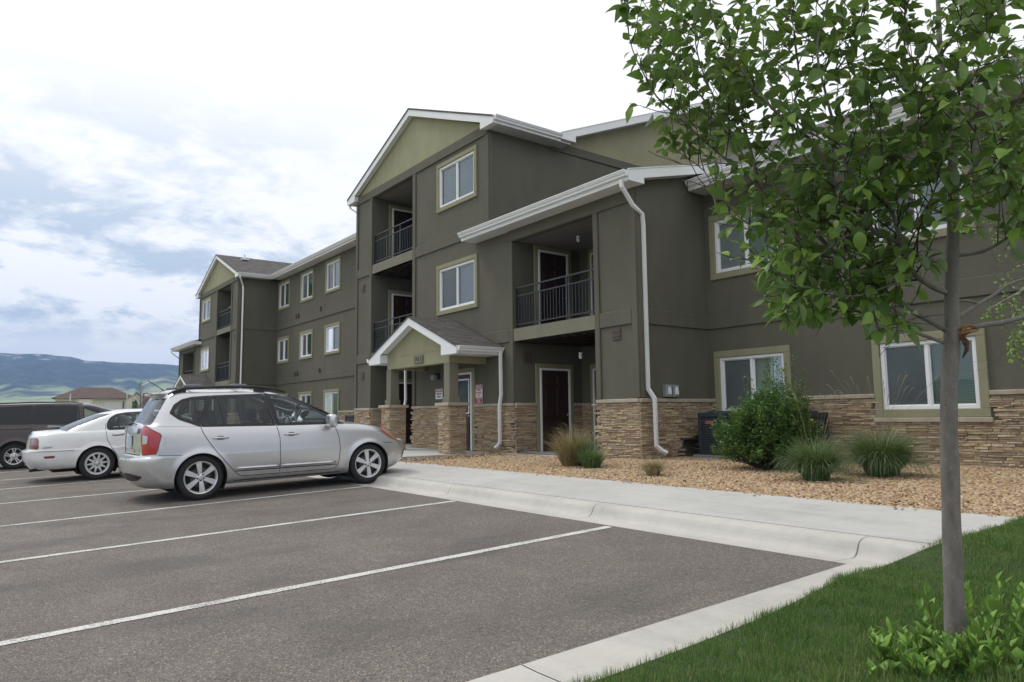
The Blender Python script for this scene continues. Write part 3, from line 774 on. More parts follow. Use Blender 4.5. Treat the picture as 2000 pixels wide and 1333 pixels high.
# ---------------- AC condensers
def condenser(x0, y0, w, d, h, label, badge=False, tagy=False, z=.07):
    c = empty('condenser_unit', (x0+w/2, y0+d/2, 0), label, 'air conditioner', 'outdoor air conditioning units')
    b = MB(); b.box(x0-.09, x0+w+.09, y0-.09, y0+d+.09, -.03, z); b.build('concrete_pad', MT['concrete_pad'], c, bevel=.01)
    b = MB(); b.box(x0+.03, x0+w-.03, y0+.03, y0+d-.03, z+.02, z+h-.03)
    for (xx, yy) in ((x0, y0), (x0+w-.07, y0), (x0, y0+d-.07), (x0+w-.07, y0+d-.07)): b.box(xx, xx+.07, yy, yy+.07, z+.02, z+h-.03)
    b.box(x0, x0+w, y0, y0+d, z, z+.05); b.build('cabinet', MT['acblue'], c, bevel=.01)
    b = MB(); n = 13
    for k in range(n):
        zz = z+.07+(h-.2)*k/n
        b.box(x0+.075, x0+w-.075, y0+.002, y0+.028, zz, zz+.014); b.box(x0+w-.028, x0+w-.002, y0+.075, y0+d-.075, zz, zz+.014)
        b.box(x0+.075, x0+w-.075, y0+.012, y0+.029, zz+.014, zz+(h-.2)/n-.008) if False else None
    b.build('louvres', MT['acblue_light'], c)
    b = MB(); b.box(x0-.005, x0+w+.005, y0-.005, y0+d+.005, z+h-.10, z+h); b.lathe([(.04, .03), (w*.42, .03), (w*.45, .0)], (x0+w/2, y0+d/2, z+h), 'z', 24); b.build('top_cover', MT['acblue'], c, bevel=.015)
    if badge: b = MB(); b.box(x0+.20, x0+.40, y0-.012, y0+.002, z+h-.24, z+h-.175); b.build('badge', MT['acred'], c, bevel=.006)
    if tagy: b = MB(); b.box(x0+w-.01, x0+w+.004, y0+.05, y0+.16, z+h-.35, z+h-.12); b.build('energy_label', MT['yellow'], c)
MT['acblue'] = plain('condenser_slate', (.028, .036, .048), .5); MT['acblue_light'] = plain('condenser_louvre', (.060, .075, .092), .45)
MT['acred'] = plain('condenser_badge', (.38, .10, .10), .5); MT['yellow'] = plain('label_yellow', (.55, .48, .05), .6)
condenser(-9.70, 12.05, .66, .70, .86, 'slate blue condenser with a red badge standing by the wall corner', badge=True)
condenser(-7.85, 12.15, .56, .70, .84, 'slate condenser with yellow label mostly hidden behind the big shrub', tagy=True)
condenser(-27.9, 12.3, .8, .8, .95, 'dark condenser in the recess beyond the silver car bonnet')
# ================================================================== GROUND
def zl(y): return -.364+.03*y
def asphalt():
    t = NT('asphalt'); v = t.coord()
    big = t.noise(v, .25, 5, .6); mid = t.noise(v, 2.2, 5, .6)
    vo = t.node('TexVoronoi', Vector=v, Scale=125.0, Randomness=1.0); vc = t.node('SeparateColor', Color=vo.outputs['Color'])
    fine = t.noise(v, 220, 3, .7)
    c = t.ramp(t.math('ADD', t.math('MULTIPLY', big, .5), t.math('MULTIPLY', mid, .5)), [(.34, (.150, .134, .120)), (.5, (.186, .167, .150)), (.66, (.222, .200, .180))])
    agg = t.ramp(vc.outputs[0], [(0, (.42, .40, .38)), (.35, (.82, .80, .78)), (.72, (1.10, 1.08, 1.05)), (.92, (1.3, 1.25, 1.18)), (.98, (2.3, 2.15, 1.95))])
    c = t.mix(.85, c, agg, 'MULTIPLY')
    vo2 = t.node('TexVoronoi', Vector=v, Scale=38.0); s2 = t.node('SeparateColor', Color=vo2.outputs['Color'])
    pit = t.math('MULTIPLY', t.math('GREATER_THAN', s2.outputs[0], .80), t.math('LESS_THAN', vo2.outputs[0], .25))
    c = t.mix(t.math('MULTIPLY', pit, .55), c, (.045, .04, .038))
    # faint stains
    st = t.noise(t.coord((1.0, .5, 1)), .9, 5, .6); stm = t.ramp(st, [(.56, 0.0), (.70, .5)])
    lt = t.noise(t.coord((.5, 1.2, 1)), 1.7, 4, .55); c = t.mix(t.ramp(lt, [(.60, 0.0), (.74, .4)]), c, (.26, .235, .20))
    c = t.mix(stm, c, (.085, .078, .074))
    h = t.math('ADD', t.math('MULTIPLY', vo.outputs[0], 1.0), t.math('MULTIPLY', fine, .5))
    return t.done(t.bsdf(c, .88, h, .7, .012))
MT['asphalt'] = asphalt()
def concrete(name, c, st=.12):
    t = NT(name); v = t.coord(); a = t.noise(v, .9, 6, .6); b_ = t.noise(t.coord((1.6, 1, 1)), 6, 5, .65); f = t.noise(v, 140, 3, .6); br = t.noise(t.coord((1, 30, 1)), 3, 4, .6)
    k = t.math('ADD', t.math('MULTIPLY', a, .5), t.math('ADD', t.math('MULTIPLY', b_, .25), t.math('MULTIPLY', f, .25)))
    cc = t.ramp(k, [(.33, tuple(x*(1-st*1.6) for x in c)), (.5, c), (.68, tuple(min(1, x*(1+st)) for x in c))])
    sp = t.node('TexVoronoi', Vector=v, Scale=14.0); m = t.math('LESS_THAN', sp.outputs[0], .045)
    cc = t.mix(t.math('MULTIPLY', m, .5), cc, (.15, .13, .11))
    bl = t.noise(t.coord((.7, 2.2, 3)), 1.6, 6, .65); cc = t.mix(t.ramp(bl, [(.52, 0.0), (.70, .42)]), cc, tuple(x*.66 for x in c))
    return t.done(t.bsdf(cc, .85, t.math('ADD', f, br), .35, .004))
MT['concrete'] = concrete('pavement_concrete', (.485, .478, .455)); MT['kerb'] = concrete('kerb_concrete', (.50, .482, .44), .16)
def paintmat():
    t = NT('stall_paint'); v = t.coord(); n = t.noise(v, 60, 4, .7); n2 = t.noise(v, 4, 3)
    c = t.mix(t.ramp(t.math('ADD', t.math('MULTIPLY', n, .75), t.math('MULTIPLY', n2, .25)), [(.50, 0.0), (.60, 1.0)]), (.62, .61, .57), (.19, .175, .16))
    return t.done(t.bsdf(c, .8, n, .4, .004))
MT['paint'] = paintmat()
def groundmat():
    t = NT('prairie'); v = t.coord(); a = t.noise(v, .008, 6, .6); b_ = t.noise(v, .6, 5)
    c = t.ramp(t.math('ADD', t.math('MULTIPLY', a, .7), t.math('MULTIPLY', b_, .3)), [(.35, (.10, .13, .05)), (.5, (.20, .23, .10)), (.65, (.33, .32, .17))])
    return t.done(t.bsdf(c, .95))
MT['prairie'] = groundmat()
def soil(name, c): return plain(name, c, .95, .35, 8, 70, .5)
MT['soil'] = soil('garden_soil', (.12, .085, .055)); MT['turf'] = soil('turf_soil', (.035, .060, .018))

def struct(o): o['kind'] = 'structure'; return o
# far ground, polar sheet to the horizon
def ground_z(x, y):
    D = math.hypot(x, y)
    if D < 62: return -.50
    west = max(0.0, -x/D) ** .5
    if D < 240: h = -.5+4.7*((D-62)/178.0)**1.3
    else: h = 4.2+(D-240)*.0236
    return -.5+(h+.5)*west
V = []; F = []; nr, na = 46, 144
rs = [30*(100**(i/(nr-1))) for i in range(nr)]
V.append((0, 0, -.5))
for r_ in rs:
    for k in range(na):
        a = 2*math.pi*k/na; x, y = r_*math.cos(a), r_*math.sin(a); V.append((x, y, ground_z(x, y)))
b = MB(); b.v = V
for k in range(na): b.f.append((0, 1+k, 1+(k+1) % na)); b.m.append(0)
for i in range(nr-1):
    for k in range(na):
        k2 = (k+1) % na; b.f.append((1+i*na+k, 1+(i+1)*na+k, 1+(i+1)*na+k2, 1+i*na+k2)); b.m.append(0)
struct(b.build('ground', MT['prairie'], smooth=True))
# lot
XA = -2.86
b = MB(); ys = [-30, 5.2]
b.quad([(-75, -30, zl(-30)), (XA, -30, zl(-30)), (XA, 5.2, zl(5.2)), (-75, 5.2, zl(5.2))])
for (p, q) in (((-75, -30), (XA, -30)),): b.quad([(p[0], -30, zl(-30)), (q[0], -30, zl(-30)), (q[0], -30, -2), (p[0], -30, -2)])
struct(b.build('parking_lot', MT['asphalt']))
# stripes: one mesh each would be markings; they belong to the lot -> structure
stx = [(-5.20, 5.14), (-8.10, 5.16), (-10.80, 5.2), (-13.70, 5.2), (-16.55, 5.2), (-19.05, 5.2), (-21.8, 5.2), (-24.6, 5.2), (-27.4, 5.2), (-30.2, 5.2), (-33, 5.2), (-35.8, 5.2)]
b = MB(); rng = random.Random(4)
for i, (x, ye) in enumerate(stx):
    y0 = -.6; dx = -.03 if i < 6 else 0
    n = 60; w = .05
    L = []; R = []
    for k in range(n+1):
        y = y0+(ye-y0)*k/n; xx = x+dx*(y-2.6)
        jl, jr = rng.uniform(-.004, .004), rng.uniform(-.004, .004)
        L.append((xx-w+jl, y, zl(y)+.004)); R.append((xx+w+jr, y, zl(y)+.004))
    for k in range(n): b.quad([L[k], R[k], R[k+1], L[k+1]])
struct(b.build('stall_lines', MT['paint']))
# kerb & gutter with real joints
prof = [(5.19, -.208), (5.47, -.222), (5.525, -.216), (5.555, -.200), (5.578, -.165), (5.598, -.125), (5.622, -.104), (5.66, -.092), (5.71, -.086), (5.762, -.084), (5.770, -.092), (5.770, -.4), (5.19, -.4)]
b = MB(); xj = -2.99
segs = [(-2.99, -2.36)]+[(-2.99-3.0*(k+1), -2.99-3.0*k) for k in range(22)]
for (p, q) in segs:
    b.prism(prof, 'x', p+.004, q-.004)
o = struct(b.build('kerb', MT['kerb'], smooth='auto', bevel=.004))
# right gutter ribbon (flush), with joints
b = MB(); y = 5.18
while y > -12:
    y2 = y-3.0
    b.prism([(XA, zl(0)), (XA, 0)], 'y', 0, 0) if False else None
    x0, x1 = XA, -2.12
    def zz(yy): return zl(yy)+.006
    n = len(b.v)
    for (xx, dz) in ((x0, 0), (x0+.12, -.003), (x0+.40, .0), (x1, .0)):
        b.v += [(xx, y-.004, zz(y)+dz), (xx, y2+.004, zz(y2)+dz)]
    b.v += [(x0, y-.004, zz(y)-.2), (x0, y2+.004, zz(y2)-.2)]
    for i in range(3): b.f.append((n+2*i, n+2*i+1, n+2*i+3, n+2*i+2)); b.m.append(0)
    b.f.append((n, n+8, n+9, n+1)); b.m.append(0)
    b.f.append((n, n+2, n+4, n+6, n+8)) if False else None
    y = y2
struct(b.build('gutter_strip', MT['kerb']))
# dark strip under joints
# pavement (sidewalk)
def sw(y): return -.081+(y-5.78)*.031
b = MB(); x = -2.2
joints = [-2.30-3.04*k for k in range(23)]
for i in range(len(joints)-1):
    x1, x0 = joints[i], joints[i+1]
    b.box(x0+.001, x1-.001, 5.789, 7.36, -.3, 0)
    for j in range(len(b.v)-8, len(b.v)):
        v = b.v[j]
        if v[2] == 0: b.v[j] = (v[0], v[1], sw(v[1]))
struct(b.build('sidewalk', MT['concrete'], bevel=.003))
# entry path & patio slabs
b = MB()
b.prism([(-18.9, 7.362), (-14.7, 7.362), (-15.1, 8.2), (-15.2, 10.74), (-23.4, 10.74), (-23.4, 9.4), (-18.9, 9.2)], 'z', -.25, -.012)
struct(b.build('entry_path', MT['concrete'], bevel=.006))
b = MB(); b.box(-14.3, -11.25, 10.35, 12.99, -.2, .0); b.build('patio', MT['concrete'], bevel=.006)['kind'] = 'structure'
b = MB(); b.box(-22.3, -19.35, 10.745, 12.99, -.2, .0); b.build('patio', MT['concrete'], bevel=.006)['kind'] = 'structure'
# garden bed soil
b = MB(); b.quad([(-70, 7.3, -.055), (8, 7.3, -.055), (8, 13.4, -.03), (-70, 13.9, -.03)]); struct(b.build('garden_bed', MT['soil']))
# lawn surface
LEDGE = [(-20, -2.43), (2.2, -2.45), (3.5, -2.48), (4.0, -2.52), (4.5, -2.59), (4.95, -2.65), (5.2, -2.57), (5.6, -2.47), (6.3, -2.43), (7.2, -2.40), (13, -2.38)]
def lawn_edge(y): return interp0(LEDGE, y)
def interp0(tab, x):
    for (a, p), (c, q) in zip(tab, tab[1:]):
        if x <= c: return p+(q-p)*max(0, (x-a)/(c-a))
    return tab[-1][1]
def lawn_z(x, y):
    d = max(0, x-lawn_edge(y))
    base = zl(y) if y < 5.2 else (-.208+(y-5.2)*.25 if y < 5.7 else -.083+(y-5.7)*.030)
    base = min(base, -.01)
    return base+.040+.050*min(d, 1.2)/1.2+.012*math.sin(x*2.1)*math.sin(y*1.7)
b = MB(); nx, ny = 44, 60
def LX(i, y): 
    e = lawn_edge(y)
    return e+(10-e)*(i/nx)**1.6
V = []
for j in range(ny+1):
    y = -12+24.5*j/ny
    for i in range(nx+1):
        x = LX(i, y); V.append((x, y, lawn_z(x, y)-.012 if y < 12.4 else -.03))
b.v = V
for j in range(ny):
    for i in range(nx): b.f.append((j*(nx+1)+i, j*(nx+1)+i+1, (j+1)*(nx+1)+i+1, (j+1)*(nx+1)+i)); b.m.append(0)
struct(b.build('lawn', MT['turf'], smooth=True))

# ------------------------------------------------------------------ mountains (built 2.6 - 3.9 km away, real relief)
def mountmat():
    t = NT('mountain'); v = t.coord(); g = t.node('NewGeometry'); sep = t.node('SeparateXYZ', Vector=v)
    n = t.noise(v, .006, 7, .62); n2 = t.noise(v, .0022, 5, .6); n3 = t.noise(t.coord((1, 1, 3)), .02, 5, .6)
    h = t.math('DIVIDE', sep.outputs[2], 262.0)
    grass = t.ramp(n, [(.3, (.17, .23, .10)), (.5, (.30, .35, .17)), (.7, (.45, .46, .27))])
    nf = t.noise(t.coord((1, 1, .35)), .017, 7, .7); forest = t.ramp(nf, [(.38, (.008, .022, .020)), (.50, (.025, .048, .036)), (.62, (.050, .078, .052)), (.74, (.10, .13, .085))])
    k = t.math('ADD', h, t.math('ADD', t.math('MULTIPLY', t.math('SUBTRACT', n2, .5), 1.3), t.math('MULTIPLY', t.math('SUBTRACT', n, .5), .7)))
    c = t.mix(t.ramp(k, [(.27, 0.0), (.40, 1.0)]), grass, forest)
    snow = t.math('MULTIPLY', t.ramp(n3, [(.585, 0.0), (.62, 1.0)]), t.ramp(h, [(.76, 0.0), (.84, 1.0)]))
    c = t.mix(snow, c, (.62, .60, .60))
    return t.done(t.bsdf(c, .95))
MT['mountain'] = mountmat()
def ridge(az):
    pts = [(90, .03), (120, .05), (150, .060), (165, .0655), (168.2, .0668), (171, .069), (173.9, .0705), (175, .0745), (176.2, .0767), (178.7, .0755), (182, .072), (195, .06), (220, .05), (260, .03), (270, .03)]
    for (a, p), (c, q) in zip(pts, pts[1:]):
        if a <= az <= c: return p+(q-p)*(az-a)/(c-a)
    return .03
b = MB(); NA, ND = 420, 46; V = []
for i in range(NA+1):
    az = 100+160*i/NA; ca, sa = math.cos(rad(az)), math.sin(rad(az))
    for j in range(ND+1):
        s_ = j/ND; D = 1500+2300*s_
        top = CAMZ+ridge(az)*3300
        base = ground_z(D*ca, D*sa)-1
        q = max(0, min(1, (D-1650)/1650)); q = q*q*(3-2*q)
        p = Vector((D*ca*.0016, D*sa*.0016, 0))
        nn = noise.fractal(p, 1.0, 2.0, 5); rd = 1-abs(noise.noise(Vector((az*.55, s_*1.5, 3.1))))*1.0
        z = base+(top-base)*(q**1.35)*(1+.14*nn*(1-q))-(1-rd)*55*q*(1-q)*2.2
        z += (noise.fractal(Vector((az*.5, s_*9, 9)), 1.0, 2.0, 4))*7*q*(1.0 if q < .97 else .35)
        V.append((D*ca, D*sa, z))
b.v = V
for i in range(NA):
    for j in range(ND):
        a = i*(ND+1)+j; b.f.append((a, a+ND+1, a+ND+2, a+1)); b.m.append(0)
struct(b.build('mountains', MT['mountain'], smooth=True))
# ================================================================== CARS (local: +x forward, +y left, z up; rear axle at x=0)
from mathutils.geometry import delaunay_2d_cdt
def carpaint(name, c, metal=.0, rough=.35, flake=0):
    t = NT(name); v = t.coord(); n = t.noise(v, 1.3, 3); d = t.noise(v, 9, 4, .6)
    cc = t.mix(t.math('MULTIPLY', d, .10), c, tuple(x*.6 for x in c))
    sep = t.node('SeparateXYZ', Vector=v); dirt = t.math('MULTIPLY', t.ramp(sep.outputs[2], [(.15, 1.0), (.55, 0.0)]), t.ramp(d, [(.35, .15), (.7, .55)]))
    cc = t.mix(dirt, cc, (.16, .145, .125))
    return t.done(t.bsdf(cc, rough, n, .02, .02, Metallic=metal, Coat__Weight=.8, Coat__Roughness=.04, IOR=1.5))
MT['silver'] = carpaint('silver_paint', (.60, .605, .615), .6, .28)
MT['whitecar'] = carpaint('white_paint', (.78, .79, .80), 0, .3)
MT['brownvan'] = carpaint('brown_paint', (.050, .036, .029), .35, .35)
MT['tyre'] = plain('tyre_rubber', (.020, .020, .021), .8, .2, 20, 120, .3)
MT['alloy'] = plain('alloy_wheel', (.66, .67, .68), .30, .06, 8, 60, .03, Metallic=.5)
MT['blacktrim'] = plain('black_trim', (.016, .016, .018), .5, .1)
MT['greytrim'] = plain('grey_step_pad', (.16, .17, .19), .6)
MT['gap'] = plain('panel_gap', (.012, .012, .013), .9)
MT['under'] = plain('underbody', (.018, .017, .016), .9)
MT['seat'] = plain('seat_fabric', (.055, .057, .060), .9)
MT['cabin'] = plain('cabin_plastic', (.085, .088, .085), .8)
MT['chrome'] = plain('chrome', (.75, .76, .78), .12, .02, Metallic=1.0)
def lens(name, c, em=0):
    t = NT(name); v = t.coord(); w_ = t.node('TexWave', Vector=v, Scale=28.0, Distortion=0.0); 
    cc = t.mix(t.math('MULTIPLY', w_.outputs[1], .35), c, tuple(x*.45 for x in c))
    return t.done(t.bsdf(cc, .12, None, Coat__Weight=1.0, Coat__Roughness=.02, Subsurface__Weight=0.0))
MT['redlens'] = lens('red_lens', (.44, .004, .016)); MT['clearlens'] = lens('clear_lens', (.62, .60, .61)); MT['amber'] = lens('amber_lens', (.62, .13, .03)); MT['smokelens'] = lens('smoked_red_lens', (.22, .035, .045))
MT['plate'] = plain('pale_blue_plate', (.42, .52, .66), .4, .15, 12)
MT['brake'] = plain('brake_iron', (.055, .052, .05), .5)
MT['cglass'] = glass_mat('car_glass', (.62, .68, .67), 1.52, .01); MT['privacy'] = glass_mat('privacy_glass', (.06, .075, .07), 1.5, .01)

def interp(tab, x):
    if x <= tab[0][0]: return tab[0][1]
    for (a, p), (b_, q) in zip(tab, tab[1:]):
        if x <= b_:
            u = (x-a)/(b_-a); return p+(q-p)*u
    return tab[-1][1]
def smooth_tab(tab, n=240):
    xs = np.linspace(tab[0][0], tab[-1][0], n); ys = np.array([interp(tab, x) for x in xs]); k = np.hanning(31); k /= k.sum()
    yp = np.convolve(np.pad(ys, 15, mode='edge'), k, 'valid'); return list(zip(xs.tolist(), yp.tolist()))

def ring(L, zf, nr=30, ns=150, nf=40, barrel=.02, xm=1.3, hl=2.2):
    """L: (xr, capr, nr_exp, xf, capf, nf_exp, w) -> list of (x,y) for the RIGHT half from rear centre to front centre (y<=0)"""
    xr, cr, er, xf, cf, ef, w = L; P = []
    for i in range(nr):
        ph = math.pi/2*i/nr; P.append((xr+cr-cr*math.cos(ph)**(2/er), -w*math.sin(ph)**(2/er)))
    for i in range(ns+1):
        P.append((xr+cr+(xf-cf-xr-cr)*i/ns, -w))
    for i in range(1, nf+1):
        ph = math.pi/2*(1-i/nf); P.append((xf-cf+cf*max(0, math.cos(ph))**(2/ef), -w*max(0, math.sin(ph))**(2/ef)))
    out = []
    for (x, y) in P:
        y *= 1-barrel*((x-xm)/hl)**2; out.append((x, y, zf(x)))
    return out
def catmull(P, t):
    n = len(P); i = min(int(t), n-2); u = t-i
    p0 = P[max(i-1, 0)]; p1 = P[i]; p2 = P[i+1]; p3 = P[min(i+2, n-1)]
    return .5*((2*p1)+(p2-p0)*u+(2*p0-5*p1+4*p2-p3)*u*u+(3*p1-p0-3*p2+p3)*u**3)

class Car:
    def __init__(s, root, spec):
        s.root = root; s.sp = spec; s.build_shell()
    def shell_grid(s, levels, sub, barrel, linear=()):
        R = np.array([ring(L[1:], L[0], barrel=barrel, xm=s.sp['xm'], hl=s.sp['hl']) for L in levels])   # (K,N,3)
        rows = []
        for k in range(len(levels)-1):
            for j in range(sub[k]):
                u = j/sub[k]
                if k in linear: rows.append(R[k]*(1-u)+R[k+1]*u)
                else: rows.append(catmull(list(R), k+u))
        rows.append(R[-1]); return np.array(rows)
    def deck(s, edge, crown, n=16):
        """cross ladder rows from edge (y<0) to centre"""
        G = np.zeros((n+1, len(edge), 3))
        for j in range(n+1):
            u = j/n; f = 1-u
            for i, (x, y, z) in enumerate(edge):
                cz = crown(x)*min(1, abs(y)/.5); G[j, i] = (x, y*f, z+cz*(1-(f**2.4)))
        return G
    def build_shell(s):
        sp = s.sp; V = []; F = []; M_ = []
        def add(G, mat=0, flip=False, keep=None, mats=None):
            n0 = len(V); K, N = G.shape[:2]
            V.extend(map(tuple, G.reshape(-1, 3)))
            for k in range(K-1):
                for i in range(N-1):
                    q = (n0+k*N+i, n0+k*N+i+1, n0+(k+1)*N+i+1, n0+(k+1)*N+i)
                    m = mats(k, i) if mats else mat
                    if m is None: continue
                    F.append(q); M_.append(m)
            return n0
        tub = s.shell_grid(sp['tub'], sp['tubsub'], .02)
        # wheel arch flare + front/rear details
        for c in sp['axles']:
            r = np.hypot(tub[..., 0]-c, tub[..., 2]-sp['wr']); fl = .016*np.exp(-((r-sp['arch'])/.05)**2); tub[..., 1] -= fl
        add(tub)
        add(s.deck(tub[-1], sp['crown'], 18))
        gh = s.shell_grid(sp['gh'], sp['ghsub'], .012)
        nr, ns, nf = 30, 150, 40; tot = gh.shape[0]-1
        k0, k1 = sp['glassrows'](tot)
        def mats(k, i):
            if k0 <= k < k1:
                if i >= nr+ns+sp['wsi']: return 1
                if i < sp['rgi']: return 2
            return 0
        add(gh, mats=mats)
        add(s.deck(gh[-1], lambda x: sp['roofcrown'], 12))
        V = np.array(V); F = np.array(F); M_ = np.array(M_)
        V2 = V.copy(); V2[:, 1] *= -1
        Vall = np.vstack([V, V2]); Fall = np.vstack([F, F[:, ::-1]+len(V)]); Mall = np.concatenate([M_, M_])
        bm = bmesh.new(); bv = [bm.verts.new(v) for v in Vall]
        for f, m in zip(Fall, Mall):
            fs = [bv[i] for i in f]
            try: q = bm.faces.new(fs); q.material_index = int(m); q.smooth = True
            except ValueError: pass
        bmesh.ops.remove_doubles(bm, verts=bm.verts, dist=.0006)
        bm.normal_update(); bm.faces.ensure_lookup_table()
        s.bvh = BVHTree.FromBMesh(bm)
        # cut arches
        dele = []
        for f in bm.faces:
            c = f.calc_center_median()
            if f.material_index == 0:
                for ax in sp['axles']:
                    if abs(c.y) > .55 and math.hypot(c.x-ax, c.z-sp['wr']) < sp['arch'] and c.z < sp['wr']+sp['arch']: dele.append(f); break
                else:
                    if abs(c.y) > .4 and c.z > sp['belt_min']:
                        for poly in sp['windows']:
                            if inside(c.x, c.z, poly['in_']): dele.append(f); break
        bmesh.ops.delete(bm, geom=dele, context='FACES')
        for v in bm.verts:
            if abs(v.co.y) > .5 and v.is_boundary:
                for ax in sp['axles']:
                    dx, dz = v.co.x-ax, v.co.z-sp['wr']; r = math.hypot(dx, dz)
                    if r < sp['arch']+.03 and r > sp['arch']-.04: k = sp['arch']/r; v.co.x = ax+dx*k; v.co.z = sp['wr']+dz*k
        # split glass
        for idx, nm in ((1, 'windscreen'), (2, 'rear_window')):
            g = bm.copy(); bmesh.ops.delete(g, geom=[f for f in g.faces if f.material_index != idx], context='FACES')
            me = bpy.data.meshes.new(nm); g.to_mesh(me); g.free(); me.materials.clear(); me.materials.append(sp['rgmat'] if idx == 2 else MT['cglass'])
            me.polygons.foreach_set('material_index', [0]*len(me.polygons))
            o = bpy.data.objects.new(nm, me); link(o, s.root); setattr(s, nm, o)
        bmesh.ops.delete(bm, geom=[f for f in bm.faces if f.material_index > 0], context='FACES')
        bmesh.ops.recalc_face_normals(bm, faces=bm.faces)
        me = bpy.data.meshes.new('body'); bm.to_mesh(me); bm.free(); me.materials.append(sp['paint'])
        o = bpy.data.objects.new('body', me); link(o, s.root); s.body = o
        # inner liner so the cabin side of the panels is dark is given by backfaces
    FR = {'R': ((1, 0, 0), (0, -1, 0)), 'L': ((1, 0, 0), (0, 1, 0)), 'B': ((0, 1, 0), (-1, 0, 0)), 'F': ((0, 1, 0), (1, 0, 0)), 'T': ((1, 0, 0), (0, 0, 1)),
          'BR': ((-.7071, .7071, 0), (-.7071, -.7071, 0)), 'BL': ((-.7071, -.7071, 0), (-.7071, .7071, 0)), 'FR': ((.7071, .7071, 0), (.7071, -.7071, 0)), 'FL': ((.7071, -.7071, 0), (.7071, .7071, 0))}
    def proj(s, fr, p, off):
        t, d = (Vector(q) for q in s.FR[fr]); u = Vector((0, 0, 1)) if fr != 'T' else Vector((0, 1, 0))
        o = t*p[0]+u*p[1]+d*6
        h = s.bvh.ray_cast(o, -d)
        if h[0] is None: return None
        n = h[1]; n = n if n.dot(d) > 0 else -n
        return h[0]+n*off
    def patch(s, fr, poly, mat, name, parent=None, off=.003, step=.03, both=False):
        poly = densify(poly, step)
        xs = [p[0] for p in poly]; ys = [p[1] for p in poly]; pts = [Vector(p) for p in poly]; n = len(pts)
        x = min(xs)+step/2
        while x < max(xs):
            y = min(ys)+step/2
            while y < max(ys):
                if inside(x, y, poly) and min((x-p[0])**2+(y-p[1])**2 for p in poly) > (step*.45)**2: pts.append(Vector((x, y)))
                y += step
            x += step
        r = delaunay_2d_cdt(pts, [(i, (i+1) % n) for i in range(n)], [list(range(n))], 1, 1e-6)
        b = MB(); ok = {}
        for i, p in enumerate(r[0]):
            q = s.proj(fr, p, off); ok[i] = q; b.v.append(tuple(q) if q else (0, 0, -5))
        for f in r[2]:
            if all(ok[i] is not None for i in f): b.f.append(tuple(f)); b.m.append(0)
        if not b.f: return None
        used = sorted(set(i for f in b.f for i in f)); mp = {u: k for k, u in enumerate(used)}
        b.v = [b.v[i] for i in used]; b.f = [tuple(mp[i] for i in f) for f in b.f]
        o = b.build(name, mat, parent or s.root, smooth=True)
        if both:
            c = MB(); c.v = [(v[0], -v[1], v[2]) for v in b.v]; c.f = [tuple(reversed(f)) for f in b.f]; c.m = b.m
            c.build(name, mat, parent or s.root, smooth=True)
        return o
    def strip(s, fr, pts, w, mat, name, parent=None, off=.0025, step=.03, both=False, closed=False, h=0):
        P = densify(pts, step, closed); n = len(P); L = []; R = []
        for i in range(n):
            a = Vector(P[i-1] if (i > 0 or closed) else P[i]); c = Vector(P[(i+1) % n] if (i < n-1 or closed) else P[i]); d = (c-a).normalized(); nn = Vector((-d.y, d.x))*w/2
            p = Vector(P[i]); L.append(s.proj(fr, p+nn, off)); R.append(s.proj(fr, p-nn, off))
        def mk(sg):
            b = MB()
            for i in range(n-1+(1 if closed else 0)):
                j = (i+1) % n
                if None in (L[i], R[i], L[j], R[j]): continue
                b.quad([(q.x, q.y*sg, q.z) for q in (L[i], R[i], R[j], L[j])])
            if b.f: b.build(name, mat, parent or s.root)
        mk(1)
        if both: mk(-1)
    def frame(s, inner, outer, mat, name, off=.003, both=True):
        n = 120; A = resample(inner, n); B = resample(outer, n)
        # align start
        k = min(range(n), key=lambda k: (B[k][0]-A[0][0])**2+(B[k][1]-A[0][1])**2); B = B[k:]+B[:k]
        G = []
        for j in range(3):
            u = j/2; G.append([s.proj('R', (A[i][0]*(1-u)+B[i][0]*u, A[i][1]*(1-u)+B[i][1]*u), off) for i in range(n)])
        for sg in ((1, -1) if both else (1,)):
            b = MB()
            for j in range(2):
                for i in range(n):
                    q = (G[j][i], G[j][(i+1) % n], G[j+1][(i+1) % n], G[j+1][i])
                    if None in q: continue
                    b.quad([(p.x, p.y*sg, p.z) for p in q])
            b.build(name, mat, s.root)

def inside(x, y, poly):
    c = False; n = len(poly); j = n-1
    for i in range(n):
        xi, yi = poly[i][0], poly[i][1]; xj, yj = poly[j][0], poly[j][1]
        if (yi > y) != (yj > y) and x < (xj-xi)*(y-yi)/(yj-yi)+xi: c = not c
        j = i
    return c
def densify(P, step, closed=True):
    out = []; n = len(P)
    for i in range(n if closed else n-1):
        a = Vector(P[i][:2]); b = Vector(P[(i+1) % n][:2]); k = max(1, int((b-a).length/step))
        for j in range(k): out.append(tuple(a+(b-a)*j/k))
    if not closed: out.append(tuple(P[-1][:2]))
    return out
def resample(P, n):
    P = [Vector(p) for p in P]; L = [(P[(i+1) % len(P)]-P[i]).length for i in range(len(P))]; T = sum(L); out = []; i = 0; acc = 0
    for k in range(n):
        t = T*k/n
        while acc+L[i] < t: acc += L[i]; i += 1
        out.append(tuple(P[i]+(P[(i+1) % len(P)]-P[i])*((t-acc)/L[i])))
    return out
